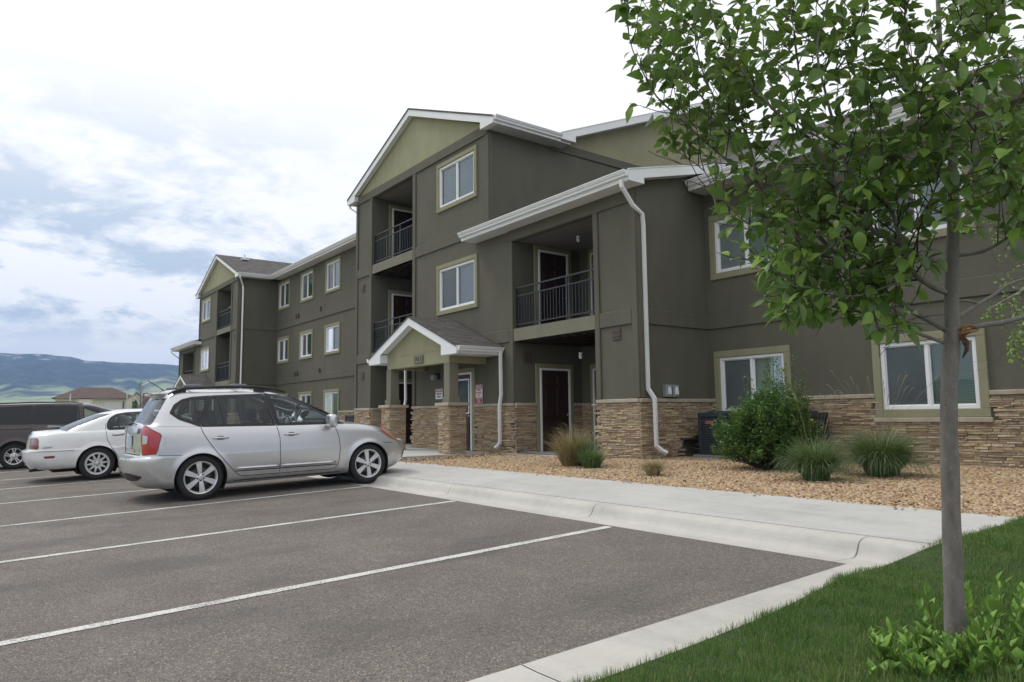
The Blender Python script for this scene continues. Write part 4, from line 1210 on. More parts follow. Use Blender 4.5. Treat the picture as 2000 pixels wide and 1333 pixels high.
def inset(P, d):
    """offset a closed polygon; positive d = inward"""
    n = len(P); A = sum(P[i][0]*P[(i+1) % n][1]-P[(i+1) % n][0]*P[i][1] for i in range(n)); sg = 1 if A > 0 else -1; out = []
    for i in range(n):
        a, b, c = (Vector(P[j % n]) for j in (i-1, i, i+1)); e1 = (b-a).normalized(); e2 = (c-b).normalized()
        n1 = Vector((-e1.y, e1.x))*sg; n2 = Vector((-e2.y, e2.x))*sg; m = (n1+n2); m.normalize(); k = d/max(.5, m.dot(n1)); out.append(tuple(b+m*k))
    return out
def roundpoly(P, r=.03, k=4):
    out = []; n = len(P)
    for i in range(n):
        a, b, c = (Vector(P[j % n]) for j in (i-1, i, i+1)); d1 = (a-b); d2 = (c-b); q = min(r, d1.length*.45, d2.length*.45)
        p1 = b+d1.normalized()*q; p2 = b+d2.normalized()*q
        for j in range(k+1):
            u = j/k; out.append(tuple(p1*(1-u)**2+b*2*u*(1-u)+p2*u*u))
    return out

def wheel(parent, x, side, r, rr, style, w=.20, half=.76, steer=0):
    """side -1 = right. outer face at |y|=half+w/2"""
    yo = side*(half+w/2); s_ = side
    o = bpy.data.objects.new('wheel', None)
    rim = MB()
    Y = lambda d: yo-s_*d
    def ringband(b, r0, r1, d0, d1, seg=56): b.lathe([(r0, -s_*d0+0), (r1, -s_*d1+0)], (x, yo, r), 'y', seg)
    # rim lip + barrel
    rim.lathe([(rr-.012, -s_*.030), (rr-.004, -s_*.012), (rr+.010, -s_*.008), (rr+.012, -s_*.02), (rr+.004, -s_*.05), (rr-.004, -s_*.16)], (x, yo, r), 'y', 56)
    rim.lathe([(rr-.02, -s_*.05), (rr-.012, -s_*.030)], (x, yo, r), 'y', 56)
    def spoke(a0, w0, w1, r0, r1, d0, d1, th=.02):
        ca, sa = math.cos(a0), math.sin(a0)
        pts = []
        for (rad_, ww, dd) in ((r0, w0, d0), ((r0+r1)*.5, (w0+w1)*.5, (d0+d1)*.5-.006), (r1, w1, d1)):
            for sg in (-1, 1):
                px = rad_*ca-sg*ww/2*sa; pz = rad_*sa+sg*ww/2*ca; pts.append((x+px, Y(dd), r+pz)); pts.append((x+px*.99, Y(dd+th), r+pz*.99))
        n = len(rim.v); rim.v += pts
        for k in range(2):
            q = n+4*k
            for f in ((0, 2, 6, 4), (0, 4, 5, 1), (2, 3, 7, 6)): rim.f.append(tuple(q+i for i in f)); rim.m.append(0)
    if style == 'six':
        for k in range(6): spoke(math.pi/2+math.pi/3*k+.12, .050, .082, .045, rr-.008, .028, .022)
    elif style == 'multi':
        for k in range(10): spoke(math.pi/5*k+.1, .050, .026, .07, rr-.03, .022, .02)
        rim.lathe([(rr-.03, -s_*.02), (rr-.012, -s_*.022)], (x, yo, r), 'y', 56)
        rim.lathe([(.095, -s_*.018), (.055, -s_*.02)], (x, yo, r), 'y', 40)
    else:
        for k in range(5):
            for e in (-.17, .17): spoke(2*math.pi/5*k+math.pi/2+e, .022, .026, .075, rr-.01, .03, .024)
        rim.lathe([(.085, -s_*.028), (.05, -s_*.022)], (x, yo, r), 'y', 40)
    rim.lathe([(0.0, -s_*.012), (.028, -s_*.013), (.034, -s_*.018), (.05, -s_*.026), (.062, -s_*.030), (.066, -s_*.06)], (x, yo, r), 'y', 30)
    ro = rim.build('wheel', MT['alloy'], parent, smooth='auto')
    ty = MB(); ty.lathe([(rr+.004, -s_*.015), (rr+.02, -s_*.004), (r-.055, s_*.004), (r-.028, -s_*.006), (r-.010, -s_*.022), (r, -s_*.045), (r, -s_*(w-.045)), (r-.012, -s_*(w-.02)), (r-.05, -s_*w), (rr, -s_*w)], (x, yo, r), 'y', 64)
    for k in (0.07, .1, .13): pass
    ty.build('tyre', MT['tyre'], ro, smooth=True)
    bk = MB(); bk.lathe([(0, -s_*.075), (rr-.004, -s_*.075)], (x, yo, r), 'y', 40); bk.build('wheel_back', MT['under'], ro)
    dk = MB(); dk.lathe([(.05, -s_*.055), (rr-.085, -s_*.055), (rr-.085, -s_*.07)], (x, yo, r), 'y', 40); dk.build('brake_disc', MT['brake'], ro)
    lg = MB()
    for k in range(5):
        a = 2*math.pi/5*k-math.pi/2; lg.lathe([(0, -s_*.020), (.012, -s_*.020), (.013, -s_*.035)], (x+.046*math.cos(a), yo+s_*.0, r+.046*math.sin(a)), 'y', 10)
    lg.build('wheel_nuts', MT['blacktrim'], ro)
    return ro

def rounded(parent, name, mat, c, dims, lv=2, rot=None):
    bm = bmesh.new(); bmesh.ops.create_cube(bm, size=1); bmesh.ops.subdivide_edges(bm, edges=bm.edges, cuts=3, use_grid_fill=True)
    for v in bm.verts:
        p = v.co*2; m = max(abs(p.x), abs(p.y), abs(p.z)); q = p.normalized(); v.co = (p*.55+q*m*1.0*.62)*.5
        v.co = Vector((v.co.x*dims[0], v.co.y*dims[1], v.co.z*dims[2]))
    if rot: bmesh.ops.rotate(bm, verts=bm.verts, cent=(0, 0, 0), matrix=Matrix.Rotation(rot, 3, 'Y'))
    bmesh.ops.translate(bm, verts=bm.verts, vec=c)
    for f in bm.faces: f.smooth = True
    me = bpy.data.meshes.new(name); bm.to_mesh(me); bm.free(); me.materials.append(mat)
    o = bpy.data.objects.new(name, me); link(o, parent)
    md = o.modifiers.new('s', 'SUBSURF'); md.levels = 1; md.render_levels = 1
    return o
def seats(car, rows, z=.55, h=.62, w=.5, ys=(-.36, .36)):
    for x in rows:
        for y in ys:
            s1 = rounded(car, 'seat', MT['seat'], (x+.22, y, z-.08), (.55, w, .2)); rounded(car, 'seat_back', MT['seat'], (x-.06, y, z+.24), (.17, w-.04, h), rot=-.22)
            rounded(car, 'headrest', MT['seat'], (x-.17, y, z+h+.04), (.12, .27, .19))
def underbody(root, sp):
    b = MB(); x0, x1 = sp['ub']; a = sp['axles']; g = sp['arch']+.03
    for (p, q) in ((x0, a[0]-g), (a[0]+g, a[1]-g), (a[1]+g, x1)): b.box(p, q, -.72, .72, .20, .40)
    b.box(x0+.1, x1-.2, -.48, .48, .205, .42)
    for ax in a: b.tube([(ax, -.7, sp['wr']), (ax, .7, sp['wr'])], .035, 8)
    b.build('underbody', MT['under'], root)
    b = MB()
    for ax in a:
        for sg in (-1, 1):
            b.lathe([(sp['arch']-.004, sg*.0), (sp['arch']+.01, -sg*.36), (0, -sg*.365)], (ax, sg*(sp['tubw']-.02), sp['wr']), 'y', 48)
    # trim lower part of the wells: keep only above z=0.12
    v = b.v; keep = [f for f in b.f if min(v[i][2] for i in f) > .10]; b.f = keep; b.m = [0]*len(keep)
    b.build('wheel_well', MT['under'], root)
    b = MB(); x0c, x1c = sp['cabin']; b.quad([(x0c, -.70, .48), (x1c, -.70, .48), (x1c, .70, .48), (x0c, .70, .48)])
    for sg in (-1, 1): b.quad([(x0c, sg*.76, .40), (x1c, sg*.76, .40), (x1c, sg*(sp['tubw']-.13), sp['belt_min']-.06), (x0c, sg*(sp['tubw']-.13), sp['belt_min']-.06)])
    b.build('cabin_floor', MT['cabin'], root)

# ------------------------------------------------------------------ 1. silver hatch
def silver_car():
    root = empty('parked_car', (-12.19, 2.76, zl(2.76)), 'silver estate hatchback with black roof rails, parked nearest the camera', 'car', 'cars parked along the kerb', local=True)
    root.rotation_euler = (0, -math.atan(.03), rad(90.3))
    zb_t = smooth_tab([(-1.2, 1.13), (-.6, 1.10), (0, 1.075), (1.0, 1.045), (2.2, 1.02), (2.6, .99), (2.95, .93), (3.25, .83), (3.5, .74), (3.7, .68)])
    zb = lambda x: interp(zb_t, x)
    def zk(base, f): return lambda x: base+(zb(x)-base)*f
    c = lambda z: (lambda x: z)
    lo = lambda z, k=.05: (lambda x: z+k*max(0, (abs(x-1.3)-1.6)/.9)**1.5)
    tub = [(lo(.20, .06), -.72, .40, 2.6, 3.40, .62, 2.3, .80), (lo(.27, .05), -.82, .42, 2.6, 3.54, .66, 2.3, .862), (lo(.42, .02), -.885, .42, 2.7, 3.62, .70, 2.4, .893), (c(.56), -.905, .42, 2.8, 3.64, .72, 2.4, .903),
           (c(.645), -.90, .42, 2.8, 3.615, .72, 2.4, .905), (c(.665), -.86, .40, 2.8, 3.605, .72, 2.4, .904), (c(.69), -.80, .34, 3.0, 3.59, .73, 2.4, .903), (zk(.60, .45), -.79, .32, 3.0, 3.54, .74, 2.4, .898), (zk(.60, .75), -.785, .32, 3.0, 3.43, .76, 2.4, .884), (zk(.60, .93), -.77, .31, 3.0, 3.36, .76, 2.4, .862), (zk(.60, 1.0), -.76, .31, 3.0, 3.30, .76, 2.4, .838)]
    tubsub = [3, 4, 4, 3, 2, 3, 6, 8, 6, 4]
    gb = lambda z, f: (lambda x: zb(min(x, 2.35))*(1-f)+z*f)
    gh = [(gb(1.05, 0), -.76, .31, 3.0, 2.60, .62, 2.3, .838), (gb(1.2, .5) if False else c(1.17), -.69, .31, 3.0, 2.30, .60, 2.3, .806), (c(1.32), -.60, .30, 3.0, 2.00, .58, 2.3, .765), (c(1.46), -.52, .30, 3.0, 1.68, .55, 2.3, .715), (c(1.535), -.47, .30, 3.0, 1.44, .52, 2.3, .675), (c(1.585), -.44, .31, 2.6, 1.25, .55, 2.2, .625), (c(1.612), -.36, .36, 2.4, 1.10, .55, 2.2, .545)]
    ghsub = [6, 8, 8, 5, 4, 4]
    q = [(-.36, 1.29), (-.30, 1.385), (-.21, 1.45), (-.08, 1.48), (.125, 1.495), (-.035, 1.135), (-.26, 1.215)]
    r_ = [(.035, 1.095), (.195, 1.495), (.95, 1.51), (1.075, 1.065)]
    f_ = [(1.18, 1.06), (1.085, 1.505), (1.26, 1.485), (1.60, 1.345), (1.90, 1.185), (1.99, 1.13), (1.955, 1.045)]
    g_ = [(2.015, 1.045), (2.04, 1.11), (2.19, 1.045)]
    wins = [dict(in_=inset(roundpoly(p, .05), -.012)) for p in (q, r_, f_, g_)]
    sp = dict(tub=tub, tubsub=tubsub, gh=gh, ghsub=ghsub, crown=lambda x: .055, roofcrown=.042, axles=(0, 2.68), wr=.32, arch=.368, windows=wins, belt_min=1.03, glassrows=lambda n: (3, 25), wsi=9, rgi=17, paint=MT['silver'], rgmat=MT['cglass'], xm=1.3, hl=2.2, ub=(-.50, 3.05), tubw=.90, cabin=(-.7, 2.3))
    car = Car(root, sp); underbody(root, sp)
    # black frame panel: outer outline over all side glass
    outq = roundpoly([(-.415, 1.285), (-.345, 1.41), (-.235, 1.485), (-.09, 1.52), (.183, 1.535), (-.002, 1.068), (-.29, 1.185)], .02)
    car.frame(roundpoly(q, .05), outq, MT['blacktrim'], 'window_surround')
    car.frame(roundpoly(r_, .03), roundpoly([(.0, 1.068), (.18, 1.535), (.965, 1.548), (1.125, 1.035)], .02), MT['blacktrim'], 'window_surround')
    car.frame(roundpoly(f_, .03), roundpoly([(1.128, 1.035), (.968, 1.548), (1.28, 1.53), (1.63, 1.385), (1.95, 1.20), (2.02, 1.15), (1.985, 1.02)], .02), MT['blacktrim'], 'window_surround')
    car.frame(roundpoly(g_, .015), roundpoly([(1.98, 1.022), (2.02, 1.15), (2.285, 1.03), (2.25, 1.01)], .015), MT['blacktrim'], 'window_surround')
    for p, nm in ((q, 'quarter_window'), (r_, 'door_window'), (f_, 'door_window'), (g_, 'quarter_window')): car.patch('R', inset(roundpoly(p, .04), -.01), MT['cglass'], nm, off=.001, both=True)
    car.strip('R', [(.345, 1.10), (.28, 1.495)], .022, MT['blacktrim'], 'window_divider', off=.006, both=True)
    # panel gaps
    car.strip('R', [(.0, 1.07), (.03, .98), (.10, .86), (.21, .70), (.33, .55), (.44, .42), (.53, .33), (.60, .305), (1.16, .30), (1.17, .5), (1.165, .85), (1.125, 1.035)], .009, MT['gap'], 'door_gap', both=True)
    car.strip('R', [(1.17, .30), (2.0, .295), (2.09, .31), (2.14, .40), (2.165, .60), (2.15, .80), (2.10, .95), (2.02, 1.02)], .009, MT['gap'], 'door_gap', both=True)
    car.strip('R', [(-.60, .715), (-.30, .685), (-.365, .62)], .007, MT['gap'], 'bumper_gap', both=True) if False else car.strip('R', [(-.58, .695), (-.26, .675)], .007, MT['gap'], 'bumper_gap', both=True)
    car.strip('R', [(2.95, .66), (3.12, .655)], .007, MT['gap'], 'bumper_gap', both=True)
    car.strip('R', [(2.02, 1.02), (2.30, 1.035), (2.42, 1.01)], .006, MT['gap'], 'wing_gap', both=True)
    # side moulding + sill line
    for fr in ('R', 'L'):
        for (p, q) in ((.50, 1.155), (1.18, 2.09)):
            P1 = [car.proj(fr, (p+(q-p)*k/10, .425-(p+(q-p)*k/10-.5)*.0125), .006) for k in range(11)]; b = MB(); b.tube(P1, [.010]+[.021]*9+[.010], 10); b.build('side_moulding', MT['silver'], root, smooth=True)
            P1 = [Vector((v.x, v.y+(-.019 if fr == 'R' else .019), v.z+.002)) for v in P1]; b = MB(); b.tube(P1, .0045, 6); b.build('moulding_insert', MT['chrome'], root, smooth=True)
    car.strip('R', [(.49, .385), (2.10, .365)], .012, MT['gap'], 'moulding_painted_shade', off=.004, both=True)  # dark strip painted below the moulding as its shade, no opening there
    car.strip('R', [(.48, .245), (2.18, .235)], .012, MT['gap'], 'sill_gap', off=.002, both=True)
    # handles
    for hx in (.275, 1.35):
        for fr, sg in (('R', -1), ('L', 1)):
            car.patch(fr, roundpoly([(hx-.06, .865), (hx+.06, .865), (hx+.05, .925), (hx-.05, .925)], .03), MT['greytrim'], 'handle_recess', off=.002)
            p = car.proj(fr, (hx, .895), .022)
            b = MB(); b.tube([(hx-.115, p.y-sg*.018, .893), (hx-.09, p.y, .894), (hx, p.y+sg*.006, .896), (hx+.09, p.y, .894), (hx+.115, p.y-sg*.018, .893)], [.008, .014, .015, .014, .008], 10); b.build('door_handle', MT['silver'], root, smooth=True)
    # mirrors
    for sg in (-1, 1):
        m = rounded(root, 'wing_mirror', MT['silver'], (1.985, sg*.985, 1.075), (.13, .22, .20)); b = MB(); b.tube([(2.0, sg*.83, 1.03), (1.99, sg*.93, 1.03)], .028, 8); b.build('mirror_arm', MT['blacktrim'], m)
        b = MB(); b.box(1.915, 1.925, sg*.92, sg*1.06, 1.01, 1.14); b.build('mirror_glass', MT['chrome'], m)
    # tail lamps on corner
    for fr, k in (('BR', 0), ('BL', 1)):
        sgn = 1
        lamp = [(.075, 1.115), (.01, 1.10), (-.10, 1.06), (-.215, 1.00), (-.235, .965), (-.205, .78), (-.18, .715), (.05, .70), (.065, .80), (.095, .98)]
        o = car.patch(fr, roundpoly(lamp, .02), MT['redlens'], 'tail_lamp', off=.014, step=.025)
        car.patch(fr, roundpoly([(.045, .985), (-.065, .965), (-.06, .86), (.04, .85)], .02), MT['clearlens'], 'reversing_lens', parent=o, off=.019, step=.025)
        car.strip(fr, lamp, .012, MT['gap'], 'lamp_seal', parent=o, off=.008, closed=True)
        lower = [(.02, .40), (.28, .435), (.56, .435), (.56, .335), (.34, .325), (.12, .345)]
        car.patch(fr, roundpoly(lower, .03), MT['blacktrim'], 'bumper_insert', off=.008, step=.035)
        # headlamps
        ff = 'FR' if fr == 'BR' else 'FL'
        h = [(1.50, .90), (1.60, .885), (1.80, .80), (1.92, .70), (1.86, .655), (1.74, .69), (1.60, .78), (1.50, .865)]
        o = car.patch(ff, roundpoly(h, .02), MT['clearlens'], 'headlamp', off=.006, step=.025)
        car.patch(ff, roundpoly([(1.50, .905), (1.56, .875), (1.70, .775), (1.80, .675), (1.74, .675), (1.60, .77), (1.49, .865)], .01), MT['amber'], 'indicator_lens', parent=o, off=.010, step=.025) if o else None
        car.patch(ff, roundpoly([(1.93, .50), (2.02, .52), (2.05, .38), (1.96, .36)], .01), MT['blacktrim'], 'fog_lamp_recess', off=.006)
    # rear details
    car.patch('B', roundpoly([(-.52, 1.09), (.52, 1.09), (.50, 1.005), (-.50, 1.005)], .02), MT['silver'], 'tailgate_bar', off=.035)
    car.patch('B', roundpoly([(-.16, .975), (.16, .975), (.16, .82), (-.16, .82)], .01), MT['plate'], 'licence_plate', off=.012)
    car.strip('B', [(-.58, .70), (.58, .70)], .012, MT['gap'], 'tailgate_gap')
    car.strip('B', [(-.16, .79), (.16, .79)], .03, MT['chrome'], 'plate_garnish', off=.02)
    car.patch('T', [(-.895, -.50), (-.895, .50), (-.815, .50), (-.815, -.50)], MT['greytrim'], 'bumper_step_pad', off=.004)
    text_mesh(root, 'LX', .07, (-.81, -.46, .755), (0, -1, 0), (0, 0, 1), MT['greytrim'], 'badge_text')
    b = MB(); b.tube([(-.77, .25, 1.14), (-.755, .05, 1.16), (-.75, -.25, 1.14)], [.022, .012, .008], 6); b.build('rear_wiper', MT['blacktrim'], root)
    b = MB(); b.prism([(-.53, -.44), (-.30, -.50), (-.30, .50), (-.53, .44)], 'z', 1.565, 1.60); b.build('rear_spoiler', MT['silver'], root, bevel=.01)
    b = MB(); b.box(-.542, -.53, -.14, .14, 1.570, 1.592); b.build('brake_light', MT['redlens'], root)
    # roof rails, crossbar feet, aerial
    for sg in (-1, 1):
        y = sg*.60; b = MB(); b.tube([(-.40, y, 1.565), (-.32, y, 1.605), (-.2, y, 1.645), (.4, y, 1.668), (.9, y, 1.658), (1.15, y, 1.625), (1.36, y, 1.56)], [.012, .02, .022, .022, .022, .02, .012], 8, sq=None); b.build('roof_rail', MT['blacktrim'], root, smooth=True)
        b = MB()
        for (p, q2) in ((-.33, -.15), (.85, 1.10)): b.prism([(p, 1.56), (q2, 1.58), (q2, 1.65), (p, 1.62)], 'y', y-.012, y+.012)
        b.build('rail_foot', MT['blacktrim'], root)
    for x in (-.05, .62):
        for y in (.58, -.58):
            rounded(root, 'crossbar_cap', MT['greytrim'], (x, y+.0, 1.685), (.24, .07, .045))
        b = MB(); b.tube([(x, -.58, 1.685), (x, .58, 1.685)], .014, 8); b.build('crossbar', MT['blacktrim'], root)
    b = MB(); b.tube([(-.34, 0, 1.64), (-.37, 0, 1.67), (-.56, 0, 1.80)], [.012, .006, .005], 6); b.build('aerial', MT['blacktrim'], root)
    # cabin
    seats(root, (.42, 1.28)); b = MB(); b.prism([(1.85, .55), (1.85, 1.0), (2.3, 1.02), (2.4, .6)], 'y', -.68, .68); b.build('dashboard', MT['cabin'], root, bevel=.03)
    b = MB(); b.lathe([(.17, 0), (.185, .012), (.17, .024), (.158, .012), (.17, 0)], (1.72, .36, 1.0), 'x', 24); b.build('steering_wheel', MT['blacktrim'], root)
    b = MB(); b.tube([(1.75, 0, 1.44), (1.74, 0, 1.2), (1.745, .01, 1.12)], [.006, .004, .022], 6); b.build('hanging_ornament', MT['signwhite'], root)
    for sd in (-1, 1):
        for ax in (0, 2.68): wheel(root, ax, sd, .332, .228, 'six', half=.775)
    return root
silver_car()

# ------------------------------------------------------------------ 2. white saloon
def saloon():
    root = empty('parked_car', (-17.86, 2.13, zl(2.13)), 'white saloon with rounded boot, parked just behind the silver car', 'car', 'cars parked along the kerb', local=True)
    root.rotation_euler = (0, -math.atan(.03), rad(90))
    zb_t = smooth_tab([(-1.5, .88), (-1.25, .945), (-.9, .975), (-.4, .995), (.3, 1.0), (1.5, .985), (2.3, .96), (2.8, .90), (3.3, .80), (3.7, .70)]); zb = lambda x: interp(zb_t, x)
    def zk(base, f): return lambda x: base+(zb(x)-base)*f
    c = lambda z: (lambda x: z)
    tub = [(c(.27), -1.10, .50, 2.5, 3.55, .6, 2.3, .83), (c(.33), -1.15, .50, 2.5, 3.66, .6, 2.3, .885), (c(.45), -1.22, .50, 2.6, 3.74, .62, 2.3, .92), (c(.60), -1.245, .50, 2.6, 3.76, .62, 2.3, .932), (c(.635), -1.24, .48, 2.6, 3.75, .62, 2.3, .935), (c(.66), -1.17, .42, 2.8, 3.74, .62, 2.3, .925),
           (zk(.60, .40), -1.155, .40, 3, 3.70, .62, 2.3, .920), (zk(.60, .72), -1.135, .40, 3, 3.65, .65, 2.3, .905), (zk(.60, .92), -1.12, .40, 3, 3.58, .68, 2.3, .875), (zk(.60, 1.0), -1.09, .42, 3, 3.50, .70, 2.3, .835)]
    gh = [(lambda x: zb(min(x, 2.3)), -.76, .50, 2.6, 2.50, .6, 2.3, .825), (c(1.12), -.50, .48, 2.6, 2.2, .6, 2.3, .775), (c(1.25), -.18, .46, 2.6, 1.85, .58, 2.3, .705), (c(1.335), .06, .46, 2.6, 1.56, .56, 2.3, .64), (c(1.38), .24, .45, 2.4, 1.35, .5, 2.2, .56), (c(1.395), .36, .40, 2.3, 1.2, .45, 2.2, .48)]
    r_ = [(.20, 1.02), (.20, 1.13), (.25, 1.22), (.36, 1.295), (.55, 1.325), (.86, 1.335), (.90, 1.02)]
    f_ = [(.98, 1.02), (.95, 1.335), (1.25, 1.315), (1.65, 1.20), (1.97, 1.04)]
    wins = [dict(in_=inset(roundpoly(p, .04), -.012)) for p in (r_, f_)]
    sp = dict(tub=tub, tubsub=[3, 4, 5, 3, 3, 6, 8, 6, 4], gh=gh, ghsub=[7, 8, 6, 4, 3], crown=lambda x: .065, roofcrown=.035, axles=(0, 2.81), wr=.32, arch=.375, windows=wins, belt_min=1.0, glassrows=lambda n: (1, 21), wsi=9, rgi=22, paint=MT['whitecar'], rgmat=MT['cglass'], xm=1.3, hl=2.5, ub=(-.75, 3.2), tubw=.92, cabin=(-.5, 2.2))
    car = Car(root, sp); underbody(root, sp)
    for p in (r_, f_):
        car.frame(roundpoly(p, .04), inset(roundpoly(p, .04), -.028), MT['blacktrim'], 'window_surround'); car.patch('R', inset(roundpoly(p, .04), -.01), MT['cglass'], 'door_window', off=.001, both=True)
    car.strip('R', [(.40, 1.02), (.40, 1.31)], .025, MT['blacktrim'], 'window_divider', off=.006, both=True)
    car.strip('R', [(.155, 1.14), (.15, 1.0), (.17, .80), (.24, .66), (.34, .5), (.42, .36), (.93, .34), (.94, .99)], .008, MT['gap'], 'door_gap', both=True)
    car.strip('R', [(.95, .34), (1.95, .34), (2.05, .6), (2.0, .98)], .008, MT['gap'], 'door_gap', both=True)
    car.strip('R', [(-1.15, .635), (-.42, .625)], .010, MT['greytrim'], 'bumper_crease', off=.003, both=True)
    car.strip('R', [(.42, .66), (1.9, .66)], .06, MT['whitecar'], 'side_moulding', off=.014, both=True)
    for fr in ('R', 'L'):
        car.patch(fr, roundpoly([(-.93, .535), (-.74, .54), (-.74, .495), (-.90, .49)], .015), MT['smokelens'], 'side_marker', off=.004)
        car.patch(fr, roundpoly([(.24, .915), (.50, .92), (.47, .875), (.27, .872)], .02), MT['greytrim'], 'handle_recess', off=.002)
        q = car.proj(fr, (.37, .90), .016); sg = -1 if fr == 'R' else 1
        b = MB(); b.tube([(.25, q.y-sg*.01, .900), (.37, q.y, .906), (.49, q.y-sg*.01, .902)], [.008, .013, .008], 8); b.build('door_handle', MT['whitecar'], root, smooth=True)
    for fr in ('BR', 'BL'):
        o = car.patch(fr, roundpoly([(.20, .90), (.36, .905), (.50, .88), (.50, .69), (.14, .675), (.125, .74), (.145, .86)], .04), MT['smokelens'], 'tail_lamp', off=.006, step=.025)
    q = car.proj('R', (-.86, .70), .002); text_mesh(root, 'LESABRE', .045, (-.86, q.y-.004, .705), (1, 0, 0), (0, 0, 1), MT['greytrim'], 'badge_text')
    b = MB(); b.tube([(-.55, -.56, .30), (-.98, -.56, .27), (-1.14, -.57, .26)], [.03, .035, .03], 8); b.build('exhaust_pipe', MT['under'], root)
    rr = rounded(root, 'trunk_deflector', MT['greytrim'], (-.62, .30, 1.09), (.30, .5, .05), rot=.12)
    for sg in (-1, 1): rounded(root, 'wing_mirror', MT['whitecar'], (1.9, sg*.98, 1.04), (.12, .2, .14))
    seats(root, (.45, 1.35), z=.50, h=.55); b = MB(); b.prism([(1.85, .55), (1.85, .94), (2.3, .96), (2.35, .6)], 'y', -.68, .68); b.build('dashboard', MT['cabin'], root)
    for sd in (-1, 1):
        for ax in (0, 2.81): wheel(root, ax, sd, .335, .215, 'multi', half=.795)
saloon()

# ------------------------------------------------------------------ 3. brown van
def minivan():
    root = empty('parked_car', (-23.86, .97, zl(.97)), 'dark brown minivan with tinted windows beyond the white saloon', 'van', 'cars parked along the kerb', local=True)
    root.rotation_euler = (0, -math.atan(.03), rad(90))
    zb_t = smooth_tab([(-1.2, 1.13), (1.5, 1.10), (2.6, 1.06), (3.0, .99), (3.4, .88), (3.8, .76)]); zb = lambda x: interp(zb_t, x)
    def zk(base, f): return lambda x: base+(zb(x)-base)*f
    c = lambda z: (lambda x: z)
    tub = [(c(.25), -.85, .35, 2.6, 3.55, .6, 2.3, .86), (c(.33), -.95, .35, 2.6, 3.66, .62, 2.3, .93), (c(.50), -1.0, .34, 2.8, 3.74, .65, 2.3, .965), (c(.66), -.99, .32, 3, 3.74, .65, 2.3, .975), (zk(.60, .4), -.95, .30, 3.2, 3.68, .65, 2.3, .972), (zk(.60, .8), -.93, .30, 3.2, 3.56, .68, 2.3, .955), (zk(.60, 1), -.915, .30, 3.2, 3.45, .70, 2.3, .925)]
    gh = [(lambda x: zb(min(x, 2.7)), -.915, .30, 3.2, 3.05, .62, 2.3, .925), (c(1.28), -.86, .30, 3.2, 2.72, .6, 2.3, .885), (c(1.46), -.79, .30, 3.2, 2.38, .58, 2.3, .835), (c(1.60), -.73, .30, 3.2, 2.02, .55, 2.3, .785), (c(1.67), -.68, .32, 2.8, 1.78, .55, 2.2, .73), (c(1.70), -.58, .35, 2.4, 1.6, .55, 2.2, .64)]
    w1 = [(-.68, 1.20), (-.62, 1.585), (.40, 1.625), (.345, 1.17)]; w2 = [(.385, 1.17), (.44, 1.625), (1.43, 1.585), (1.455, 1.13)]; w3 = [(1.58, 1.13), (1.575, 1.565), (1.85, 1.545), (2.15, 1.45), (2.65, 1.15)]
    wins = [dict(in_=inset(roundpoly(p, .04), -.012)) for p in (w1, w2, w3)]
    sp = dict(tub=tub, tubsub=[3, 5, 5, 8, 10, 5], gh=gh, ghsub=[8, 8, 7, 4, 3], crown=lambda x: .06, roofcrown=.035, axles=(0, 2.87), wr=.34, arch=.395, windows=wins, belt_min=1.09, glassrows=lambda n: (3, 25), wsi=9, rgi=22, paint=MT['brownvan'], rgmat=MT['privacy'], xm=1.3, hl=2.4, ub=(-.6, 3.2), tubw=.96, cabin=(-.7, 2.5))
    car = Car(root, sp); underbody(root, sp)
    for i, p in enumerate((w1, w2, w3)):
        car.frame(roundpoly(p, .04), inset(roundpoly(p, .04), -.03), MT['blacktrim'], 'window_surround'); car.patch('R', inset(roundpoly(p, .04), -.01), MT['privacy'] if i < 2 else MT['cglass'], 'side_window', off=.001, both=True)
    car.strip('R', [(.41, 1.64), (.365, 1.15), (.35, .9), (.37, .45)], .008, MT['gap'], 'door_gap', both=True); car.strip('R', [(1.51, 1.6), (1.515, .35)], .008, MT['gap'], 'door_gap', both=True); car.strip('R', [(1.52, .35), (2.4, .35), (2.5, .6), (2.45, 1.05)], .008, MT['gap'], 'door_gap', both=True)
    car.strip('R', [(-.85, 1.035), (.36, 1.03)], .018, MT['gap'], 'sliding_track', both=True)
    car.strip('R', [(-.9, .70), (-.40, .70)], .012, MT['greytrim'], 'body_crease', both=True); car.strip('R', [(.42, .68), (2.4, .66)], .06, MT['brownvan'], 'side_moulding', off=.014, both=True)
    for sg in (-1, 1):
        y = sg*.70; b = MB(); b.tube([(-.6, y, 1.665), (-.5, y, 1.715), (.4, y, 1.73), (1.3, y, 1.715), (1.55, y, 1.67)], [.012, .018, .02, .018, .012], 8); b.build('roof_rail', MT['blacktrim'], root, smooth=True)
        rounded(root, 'wing_mirror', MT['brownvan'], (2.35, sg*1.03, 1.15), (.13, .22, .18))
    for fr in ('BR', 'BL'): car.patch(fr, roundpoly([(.22, 1.10), (-.02, 1.10), (-.0, .75), (.22, .75)], .02), MT['redlens'], 'tail_lamp', off=.006)
    for fr, sg in (('R', -1), ('L', 1)):
        q = car.proj(fr, (1.75, .95), .016); b = MB(); b.tube([(1.62, q.y-sg*.01, .95), (1.7, q.y, .955), (1.82, q.y-sg*.01, .95)], [.008, .013, .008], 8); b.build('door_handle', MT['brownvan'], root, smooth=True)
    for sd in (-1, 1):
        for ax in (0, 2.87): wheel(root, ax, sd, .335, .205, 'five', half=.81)
minivan()
